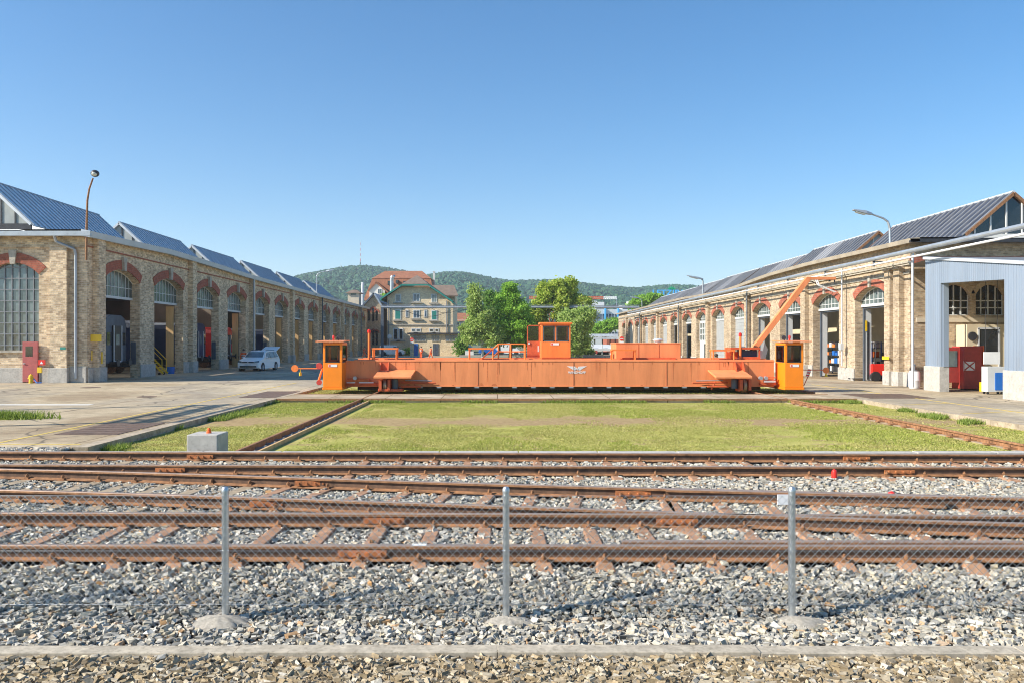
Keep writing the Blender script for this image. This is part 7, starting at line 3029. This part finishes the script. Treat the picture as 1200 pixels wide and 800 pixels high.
# tower crane
D7 = 330.0
cr = thing('tower_crane', 'red and white lattice jib of a tower crane behind the large tree', 'crane', (P(646, 0, D7).x, D7, 0))
m = MB()
m2 = MB()
a_, b_ = P(620, 350.2, D7), P(723, 350.6, D7)
n_ = 46
for k in range(n_):
    f0, f1 = k / n_, (k + 1) / n_
    p0, p1 = a_.lerp(b_, f0), a_.lerp(b_, f1)
    q = m2 if (k > n_ - 8) else m
    q.beam(p0, p1, 0.22, 0.25)
    q.beam(p0 + Vector((0, 0.9, 0)), p1 + Vector((0, 0.9, 0)), 0.22, 0.25)
    t0, t1 = p0 + Vector((0, 0.45, 1.0)), p1 + Vector((0, 0.45, 1.0))
    q.beam(t0, t1, 0.25, 0.25)
    q.beam(p0, (t0 + t1) / 2, 0.13, 0.13)
    q.beam((t0 + t1) / 2, p1, 0.13, 0.13)
m.build('jib', 'orange_red', cr)
m2.build('jib_tip', 'paint_white', cr)
m = MB()
mx_ = P(646, 0, D7).x
for dx in (-0.8, 0.8):
    for dy in (-0.8, 0.8):
        m.beam((mx_ + dx, D7 + 0.4 + dy, -0.1), (mx_ + dx, D7 + 0.4 + dy, a_.z + 5), 0.2, 0.2)
for z in np.arange(0, a_.z + 4, 1.6):
    m.beam((mx_ - 0.8, D7 - 0.4, z), (mx_ + 0.8, D7 - 0.4, z + 1.6), 0.12, 0.12)
m.build('mast', 'orange_red', cr)
m = MB()
xh = P(722.5, 0, D7).x
m.beam((xh, D7, b_.z), (xh, D7, -0.1), 0.25, 0.25)
m.build('prop_mast', 'zinc', cr)

# things at the foot of the trees, right of centre
cn = thing('platform_canopy', 'long silver canopy roof on thin dark posts beyond the lawn', 'canopy', (20, 170, 0))
m = MB()
m.box(P(694, 0, 170).x, P(724, 0, 170).x, 170, 176, P(0, 394.5, 170).z, P(0, 391.3, 170).z)
m.box(P(690, 0, 168).x, P(722, 0, 168).x, 166, 169.8, P(0, 397.3, 168).z, P(0, 395.6, 168).z)
m.build('canopy_roof', 'zinc_light', cn)
m = MB()
for px in (697, 706, 715, 721):
    m.tube((P(px, 0, 168).x, 168, 0), (P(px, 0, 168).x, 168, P(0, 396, 168).z), 0.12)
m.build('canopy_post', 'dark_metal', cn)
m = MB()
m.box(P(711, 0, 182).x, P(728, 0, 182).x, 182, 190, -0.1, P(0, 397.5, 182).z)
w_ = tag(m.build('brick_shed', 'brick_red'), 'low red brick shed behind the silver canopy', 'shed')
te = thing('white_marquee', 'white marquee roof with an open side beyond the large tree', 'marquee', (15, 155, 0))
m = MB()
m.prism([(154, P(0, 411, 155).z), (154, P(0, 408.5, 155).z), (157, P(0, 403.6, 155).z), (160, P(0, 408.5, 155).z), (160, P(0, 411, 155).z)], lambda u, v, a: (a, u, v), P(682, 0, 155).x, P(716, 0, 155).x)
m.build('marquee_roof', 'paint_light_grey', te)
m = MB()
for px in (683, 694, 705, 715):
    m.tube((P(px, 0, 155).x, 154.2, 0), (P(px, 0, 155).x, 154.2, 2), 0.08)
m.build('marquee_post', 'zinc_light', te)
m = MB()
m.box(P(700, 0, 158).x, P(714, 0, 158).x, 158.5, 159, -0.1, P(0, 412, 158).z)
m.build('back_screen', 'dark_metal', te)
ub = thing('utility_cabinet', 'white utility cabinets with a green lid left of the trees', 'cabinet', (P(550, 0, 132).x, 132, 0))
m = MB()
m.box(P(545, 0, 132).x, P(549.5, 0, 132).x, 132, 133, 0, P(0, 411, 132).z)
m.box(P(549.9, 0, 132).x, P(555, 0, 132).x, 132, 133, 0, P(0, 411.4, 132).z)
m.build('cabinet_body', 'paint_white', ub)
m = MB()
m.box(P(545.4, 0, 132).x, P(549, 0, 132).x, 132.1, 132.9, P(0, 411, 132).z, P(0, 409.4, 132).z)
m.build('cabinet_lid', 'paint_green', ub)
# parked cars glimpsed under the trees
for (px, mt, lb) in ((575, 'paint_blue', 'blue car half hidden under the birch trees'), (596, 'paint_white', 'white van glimpsed beneath the bright green tree'), (686, 'paint_red', 'red car glimpsed beneath the large tree')):
    q = P(px, 0, 150)
    vehicle('parked_car' if 'car' in lb else 'parked_van', lb, 'car' if 'car' in lb else 'van', (q.x + 2.2, 150, 0), R(90), 4.4, 1.75, 1.5 if 'car' in lb else 2.3,
            [(0.05, 0.3), (0.0, 0.6), (0.1, 0.8), (1.1, 0.95), (1.7, 1.38), (2.2, 1.5), (3.4, 1.48), (4.1, 1.05), (4.38, 0.9), (4.4, 0.35), (0.3, 0.25)] if 'car' in lb else
            [(0.05, 0.3), (0.0, 0.8), (0.6, 1.2), (1.0, 2.0), (1.4, 2.3), (4.3, 2.3), (4.4, 1.5), (4.4, 0.35), (0.3, 0.25)],
            0.95, [[(1.45, 0.98), (1.85, 1.34), (3.3, 1.36), (3.8, 1.0)]] if 'car' in lb else [[(0.9, 1.3), (1.2, 1.9), (1.9, 1.9), (1.9, 1.3)]], mt, (0.85, 3.5), 0.31)
# green lawn strip at the end of the yard
m = MB()
m.add([(-6, 118, 0.006), (15.2, 118, 0.006), (21, 160, 0.006), (-5, 160, 0.006)], [(0, 1, 2, 3)])
struct(m.build('far_lawn', 'far_ground', fixn=False))
m = MB()
m.box(-6, 21, 127.6, 128, 0, 0.35)
struct(m.build('low_wall', 'concrete'))


# ================================================================== TREES
def tree(label, d, base_px, clumps, mat, n, leaf=0.26, bark='bark', trunk_r=0.28, droop=0.0, group='trees at the end of the yard', name='tree', zb=0.0, dd=1.0):
    """clumps: (px, py, rx, ry) ellipses of the crown in photo pixels at depth d, given real depth"""
    s = d / F
    b = Vector((P(base_px, 0, d).x, d, zb))
    t = thing(name, label, 'tree', b, 0, group)
    C, W_ = [], []
    for (px, py, rx, ry) in clumps:
        c = P(px, py, d)
        C.append((c, rx * s, ry * s))
        W_.append(rx * ry)
    W_ = np.array(W_, float) ** 0.8
    W_ /= W_.sum()
    subs = []
    total = 0
    for (c, rx, rz_), w in zip(C, W_):
        k = max(5, int(w * 170))
        for _ in range(k):
            v = rng.normal(size=3)
            v /= np.linalg.norm(v)
            r = rng.uniform(0.35, 1.0) ** 0.55
            ry_ = (rx * dd)
            subs.append((c.x + v[0] * rx * r, c.y + v[1] * ry_ * r, c.z + v[2] * rz_ * r, rng.uniform(0.45, 0.95)))
    subs = np.array(subs)
    idx = rng.integers(0, len(subs), n)
    S = subs[idx]
    o = rng.normal(size=(n, 3)) * 0.5 * S[:, 3:4] * np.array([1, 1, 0.7])
    if droop:
        o[:, 2] -= np.abs(rng.normal(0, droop, n))
    c = S[:, :3] + o
    q = rot_mats(n)
    L = rng.uniform(0.6, 1.3, n) * leaf
    quad = np.array([(-0.5, -0.28, 0), (0.5, -0.28, 0), (0.62, 0.3, 0.05), (-0.4, 0.34, 0)])
    V = np.einsum('nij,kj->nki', q, quad) * L[:, None, None] + c[:, None, :]
    o_ = fast_mesh('crown', V.reshape(-1, 3), np.arange(4 * n).reshape(-1, 4), mat, parent=t, origin=tuple(b))
    m = MB()
    top = max((c_.z for c_, *_r in C)) * 0.85
    lo = min((c_.z - rz_ for c_, rx_, rz_ in C))
    p0 = b
    cc = Vector((np.average([c_[0].x for c_ in C], weights=W_), d, 0))
    knots = [b, Vector((b.x + (cc.x - b.x) * 0.3, d, b.z + (top - b.z) * 0.35)), Vector((b.x + (cc.x - b.x) * 0.7, d + 0.2, b.z + (top - b.z) * 0.7)), Vector((cc.x, d, top))]
    m.path(knots, trunk_r, 8, radii=[trunk_r, trunk_r * 0.75, trunk_r * 0.4, trunk_r * 0.12])
    for k in range(16):
        s_ = subs[rng.integers(0, len(subs))]
        h = rng.uniform(0.25, 0.8)
        st_ = knots[0].lerp(knots[3], h)
        m.tube(st_, (s_[0], s_[1], s_[2]), trunk_r * 0.28, trunk_r * 0.05, 5)
    m.build('trunk', bark, t)
    return t


tree('loose grey-green birch leftmost in the row beside the outbuilding', 120, 566, [(565, 373, 14, 18), (557, 352, 7, 12), (551, 389, 11, 13), (575, 392, 12, 14), (556, 340, 5, 5)], 'leaf_birch', 19000, 0.24, 'bark_birch', 0.2)
tree('dark green tree between the birch and the bright green tree', 128, 585, [(582, 362, 12, 18), (574, 350, 6, 7), (590, 390, 15, 14), (572, 346, 3, 4)], 'leaf_dark', 14000, 0.27)
tree('bright green pointed tree with the tallest narrow crown', 122, 598, [(599, 348, 9, 13), (598, 338, 5, 7), (601, 364, 17, 14), (606, 380, 20, 15), (588, 352, 7, 6), (612, 396, 14, 9)], 'leaf_bright', 27000, 0.28)
tree('tall yellow-green linden, the largest tree at the end of the yard', 132, 652, [(650, 348, 16, 15), (641, 340, 9, 9), (656, 336, 10, 8), (670, 344, 9, 9), (636, 355, 9, 12), (660, 362, 20, 14), (682, 354, 10, 9), (630, 370, 10, 12), (668, 333, 6, 6)], 'leaf_linden', 32000, 0.30, trunk_r=0.4)
tree('weeping birch with hanging branches in front of the linden', 120, 672, [(668, 380, 18, 18), (684, 374, 10, 16), (655, 392, 14, 13), (676, 398, 15, 9), (691, 368, 6, 9)], 'leaf_birch', 22000, 0.26, 'bark_birch', 0.22, droop=0.7)
tree('dark tree filling the gap behind the control cabin', 140, 628, [(625, 385, 15, 15), (640, 396, 16, 12), (622, 400, 14, 8)], 'leaf_dark', 12000, 0.3)
tree('light green bush at the foot of the office block', 200, 706, [(704, 385, 12, 6), (716, 381, 9, 6), (725, 379, 8, 6), (699, 389, 9, 4)], 'leaf_bright', 9000, 0.42, trunk_r=0.2)
tree('round green tree behind the roof of the right hall', 230, 757, [(752, 354, 10, 7), (765, 350, 9, 6), (744, 358, 7, 5), (772, 350, 6, 4)], 'leaf_bright', 9000, 0.5, trunk_r=0.35)
tree('low dark shrub beside the outbuilding wall', 136, 541, [(541, 402, 5, 6), (542, 411, 6, 5), (546, 396, 4, 5)], 'leaf_dark', 4500, 0.24, trunk_r=0.08, name='shrub')
tree('small green shrub by the ground floor of the gabled house', 148, 478, [(478, 413, 3.2, 3.2)], 'leaf_bright', 1200, 0.22, trunk_r=0.06, name='shrub')
tree('slim green tree in the gap between annex and gabled house', 165, 449, [(449, 362, 3, 14), (449, 385, 3.5, 12), (450, 350, 2, 5)], 'leaf_bright', 4500, 0.3, trunk_r=0.1)
tree('spreading shrub under the trees beside the marquee', 145, 676, [(668, 409, 12, 5), (684, 411, 9, 4)], 'leaf_dark', 4000, 0.28, trunk_r=0.08, name='shrub')

# ================================================================== WOODED HILLS
RIDGE = [(-400, 352), (200, 345), (330, 333), (352, 326), (364, 321), (380, 318), (400, 314), (415, 311.5), (430, 310.5), (450, 312.5), (475, 317), (500, 322.5), (512, 321.5),
         (525, 319.5), (545, 319), (560, 321.5), (580, 325.5), (600, 328), (620, 328), (640, 327.5), (660, 328.5), (690, 331.5), (720, 335), (740, 337), (760, 335), (785, 334),
         (810, 336), (840, 338), (900, 340), (1100, 345), (1500, 352)]
YR = 1500.0


def ridge_z(x):
    px = CX + x / YR * F
    py = np.interp(px, [a for a, b in RIDGE], [b for a, b in RIDGE])
    return H + (CY - py) / F * YR - 6.0


def hill_z(x, y):
    f = np.clip((y - 560) / (YR - 560), 0, 1)
    g_ = 0.55 * f + 0.45 * f * f * (3 - 2 * f)
    gul = 10 * np.sin(x * 0.021 + y * 0.004 + 1.3) * np.sin(x * 0.0093 - 0.7) * f * (1 - f) * 2.6
    back = np.where(y > YR, (y - YR) * 0.35, 0)
    return GZ - 2 + ridge_z(x * YR / np.maximum(y, 600) * 0.35 + x * 0.65) * g_ + gul - back


gx = np.linspace(-1150, 1250, 120)
gy = np.linspace(540, 1700, 50)
GXm, GYm = np.meshgrid(gx, gy)
GZm = hill_z(GXm, GYm)
V = np.stack([GXm.ravel(), GYm.ravel(), GZm.ravel()], 1)
nx, ny = len(gx), len(gy)
ii = np.arange(nx * ny).reshape(ny, nx)
T = np.stack([ii[:-1, :-1].ravel(), ii[:-1, 1:].ravel(), ii[1:, 1:].ravel(), ii[1:, :-1].ravel()], 1)
struct(fast_mesh('hill', V, T, 'hill_ground', smooth=True))
n = 30000
fx = rng.uniform(-430, 560, n)
fy = rng.uniform(640, 1530, n)
fz = hill_z(fx, fy)
tm = []
for _ in range(12):
    v = ICO_V * (1 + rng.uniform(-0.28, 0.28, (12, 1)))
    tm.append(v * np.array([1, 1, 1.05]))
tm = np.array(tm)
sz = rng.uniform(2.4, 5.2, n)
q = rot_mats(n)
v = np.einsum('nij,nkj->nki', q, tm[rng.integers(0, 12, n)]) * sz[:, None, None]
v += np.stack([fx, fy, fz + sz * 0.7], 1)[:, None, :]
T = (ICO_F[None] + (np.arange(n) * 12)[:, None, None]).reshape(-1, 3)
o = fast_mesh('forest', v.reshape(-1, 3), T, 'forest')
tag(o, 'dense green wood covering the far hills', 'forest', kind='stuff')

def mast(label, px, py0, py1, d, w, bands):
    a_, b_ = P(px, py0, d), P(px, py1, d)
    t = thing('antenna_mast', label, 'antenna', (a_.x, d, a_.z - 12))
    hgt = b_.z - a_.z
    m, m2 = MB(), MB()
    n_ = bands
    for k in range(n_):
        z0, z1 = a_.z + hgt * k / n_, a_.z + hgt * (k + 1) / n_
        (m if k % 2 == 0 else m2).tube((a_.x, d, z0), (a_.x, d, z1), w * (1 - 0.6 * k / n_), w * (1 - 0.6 * (k + 1) / n_), 8)
    m.tube((a_.x, d, a_.z - 12), (a_.x, d, a_.z), w, w, 8)
    m.build('mast_section', 'paint_white', t)
    m2.build('mast_section', 'signal_red' if bands > 3 else 'grey_metal', t)
    m = MB()
    m.lathe((a_.x, d, a_.z - 1), [(w * 1.2, 0), (w * 2.2, 1.5), (w * 2.2, 4), (w * 1.2, 5.5)], 12)
    m.build('platform', 'grey_metal', t)


mast('tall red and white antenna mast on top of the wooded hill', 422.3, 309.5, 281.5, YR, 0.55, 9)
mast('short grey antenna mast on the shoulder of the wooded hill', 399.6, 315.5, 308.0, YR, 0.7, 3)

# ================================================================== CHAIN LINK FENCE
FY = 7.03
fn = thing('chain_link_fence', 'galvanised chain link fence on round posts in front of the tracks', 'fence', (0, FY, 0))
posts = [-4.82, -2.361, 0.074, 2.553, 5.02]
for k, x in enumerate(posts):
    m = MB()
    m.lathe((x, FY, 0), [(0.0295, -0.05), (0.0295, 1.10), (0.032, 1.10), (0.033, 1.125), (0.022, 1.145), (0.004, 1.15)], 20)
    m.build('fence_post', 'galvanised', fn, smooth=35)
    m = MB()
    for j in range(5):
        m.tube((x - 0.038, FY - 0.02, 0.2 + j * 0.2), (x + 0.038, FY - 0.02, 0.2 + j * 0.2), 0.004, n=5)
    m.build('tie_wire', 'galvanised', fn)
m = MB()
x0, x1 = -6.2, 6.6
zlo, zhi = 0.14, 1.075
pt = 0.071
r = 0.0016
k = int((x0 - (zhi - zlo)) / pt) - 1


def wire_mesh():
    vs, fs = [], []

    def seg(p, q_):
        o_ = len(vs)
        d_ = (q_ - p).normalized()
        a_ = Vector((0, 1, 0)) * r
        b_ = d_.cross(Vector((0, 1, 0))) * r
        for c_ in (p, q_):
            vs.extend([c_ + a_ + b_, c_ - a_ + b_, c_ - a_ - b_, c_ + a_ - b_])
        for j in range(4):
            fs.append((o_ + j, o_ + (j + 1) % 4, o_ + (j + 1) % 4 + 4, o_ + j + 4))
    h = zhi - zlo
    n_ = int((x1 - x0 + h) / pt)
    for j in range(n_):
        xs_ = x0 - h + j * pt
        # slight sag and sway of each wire
        j1, j2 = random.uniform(-0.002, 0.002), random.uniform(-0.002, 0.002)
        seg(Vector((xs_ + j1, FY - 0.036, zlo)), Vector((xs_ + h + j2, FY - 0.036, zhi)))
        seg(Vector((xs_ + h + j2, FY - 0.039, zlo)), Vector((xs_ + j1, FY - 0.039, zhi)))
    return vs, fs


vs, fs = wire_mesh()
mesh_obj('wire_netting', vs, fs, 'galvanised', fn, fixn=False)
m = MB()
for z in (zlo, 0.6, zhi):
    m.tube((x0, FY - 0.034, z), (x1, FY - 0.034, z), 0.0018, n=5)
m.build('tension_wire', 'galvanised', fn)
plain('sand_concrete', (0.36, 0.325, 0.27), 0.95, var=0.25, vs=35, dirt=(0.2, 0.17, 0.13), dirt_amt=0.6)
for k, (x, s) in enumerate(((-2.38, 1.0), (0.09, 0.8), (2.6, 0.85))):
    n_ = 26
    vs, fs = [(x, FY - 0.06, 0.05 * s)], []
    for ri, (rr, hh) in enumerate(((0.07, 0.045), (0.15, 0.022), (0.24, -0.03))):
        for j in range(n_):
            a_ = 2 * math.pi * j / n_
            w_ = rr * s * (1 + random.uniform(-0.25, 0.25))
            vs.append((x + math.cos(a_) * w_ * 1.15, FY - 0.07 + math.sin(a_) * w_ * 0.8, hh * s + random.uniform(-0.008, 0.008)))
    for j in range(n_):
        fs.append((0, 1 + j, 1 + (j + 1) % n_))
        for ri in range(2):
            o_ = 1 + ri * n_
            fs.append((o_ + j, o_ + n_ + j, o_ + n_ + (j + 1) % n_, o_ + (j + 1) % n_))
    mesh_obj('footing', vs, fs, 'sand_concrete', fn, smooth=50)

# ================================================================== SMALL THINGS BY THE TRACKS
bx = thing('signal_box', 'pale concrete box with an orange lamp on top at the edge of the lawn', 'concrete box', (-5.85, 16.4, GZ))
m = MB()
xa, xb = P(218.5, 0, 16.1).x, P(255, 0, 16.1).x
m.box(xa, xb, 16.1, 16.75, GZ, 0.56)
m.build('concrete_body', 'concrete_white', bx, bevel=0.02)
m = MB()
m.lathe(((xa + xb) / 2 + 0.03, 16.4, 0.56), [(0.05, 0), (0.05, 0.03), (0.04, 0.04), (0.036, 0.085), (0.015, 0.11)], 16)
m.build('orange_lamp', 'hi_vis_orange', bx, smooth=30)
q = P(976.5, 553, 12.9)
m = MB()
m.lathe((q.x, 12.86, 0.25), [(0.042, 0), (0.044, 0.09), (0.034, 0.12), (0.01, 0.135)], 16)
tag(m.build('marker_peg', 'signal_red', smooth=30), 'red marker peg standing beside the farthest rail pair', 'marker', 'red marker pegs by the rails')
q = P(1049, 574, 11.05)
m = MB()
m.lathe((q.x, 11.15, 0.20), [(0.05, 0), (0.052, 0.10), (0.04, 0.135), (0.01, 0.15)], 16)
tag(m.build('marker_peg', 'signal_red', smooth=30), 'red marker peg mostly hidden behind the slanting middle rail', 'marker', 'red marker pegs by the rails')
q = P(918, 579, 10.6)
m = MB()
m.box(q.x - 0.08, q.x + 0.1, 10.58, 10.6, 0.28, 0.41)
tag(m.build('paper_plate', 'paint_white'), 'small white plate fixed under the slanting rail by the right post', 'plate')
m = MB()
m.box(P(483, 0, 8).x, P(500, 0, 8).x, yat(R6, -0.8) - 0.036, yat(R6, -0.8) + 0.036, 0.401, 0.404)
tag(m.build('adhesive_label', 'paint_white'), 'pale worn sticker on the head of the nearest rail', 'sticker')

# ================================================================== HAZE, SKY, SUN, CAMERA
hz = MB()
hz.box(-3010, 3010, -70, 4010, -3.0, 330)
ho = hz.build('haze', 'plaster_white')
hm = bpy.data.materials.new('haze_air')
t_ = nt(hm)
pv = t_.nodes.new('ShaderNodeVolumePrincipled')
pv.inputs['Color'].default_value = (0.80, 0.88, 1.0, 1)
pv.inputs['Density'].default_value = HAZE
pv.inputs['Anisotropy'].default_value = 0.2
oo = t_.nodes.new('ShaderNodeOutputMaterial')
t_.links.new(pv.outputs[0], oo.inputs['Volume'])
ho.data.materials.clear()
ho.data.materials.append(hm)
tag(ho, 'thin pale summer haze filling the air over the yard', 'haze', kind='stuff')

EL, AZ = R(34), R(19)          # light travels towards +x and 20 degrees into the picture
sdir = Vector((math.cos(AZ) * math.cos(EL), math.sin(AZ) * math.cos(EL), -math.sin(EL)))
sun = bpy.data.lights.new('sun', 'SUN')
sun.energy = SUN
sun.angle = R(0.53)
sun.color = (1.0, 0.94, 0.83)
so = bpy.data.objects.new('sun', sun)
COL.objects.link(so)
so.rotation_euler = sdir.to_track_quat('-Z', 'Y').to_euler()
so.location = (-60, -30, 60)

w = bpy.data.worlds.new('World')
scene.world = w
w.use_nodes = True
t = w.node_tree
t.nodes.clear()
sk = t.nodes.new('ShaderNodeTexSky')
sk.sky_type = 'NISHITA'
sk.sun_disc = False
sk.sun_elevation = EL
sk.sun_rotation = math.atan2(-sdir.x, -sdir.y)
sk.altitude = 400
sk.air_density = 1.0
sk.dust_density = 0.3
sk.ozone_density = 2.2
bg = t.nodes.new('ShaderNodeBackground')
bg.inputs[1].default_value = SKY
ow = t.nodes.new('ShaderNodeOutputWorld')
hsv = t.nodes.new('ShaderNodeHueSaturation')
hsv.inputs['Saturation'].default_value = 1.38
hsv.inputs['Hue'].default_value = 0.499
t.links.new(sk.outputs[0], hsv.inputs['Color'])
t.links.new(hsv.outputs[0], bg.inputs[0])
t.links.new(bg.outputs[0], ow.inputs[0])

cam = bpy.data.cameras.new('camera')
cam.sensor_width = 36
cam.lens = F / 1200 * 36
cam.shift_x = (600 - CX) / 1200
cam.shift_y = (CY - 400) / 1200
cam.clip_start = 0.1
cam.clip_end = 6000
co = bpy.data.objects.new('camera', cam)
COL.objects.link(co)
co.location = (0, 0, H)
co.rotation_euler = (R(90), 0, 0)
scene.camera = co
scene.render.engine = 'CYCLES'
scene.cycles.use_denoising = True
scene.cycles.filter_width = 1.05
scene.cycles.max_bounces = 8
scene.cycles.diffuse_bounces = 5
scene.cycles.glossy_bounces = 3
scene.cycles.transmission_bounces = 3
scene.cycles.transparent_max_bounces = 12
scene.cycles.volume_bounces = 1
scene.cycles.sample_clamp_indirect = 8
scene.view_settings.view_transform = 'Standard'
scene.view_settings.look = 'None'
scene.view_settings.exposure = EXPO
scene.view_settings.gamma = 1.0
scene.view_settings.use_curve_mapping = False
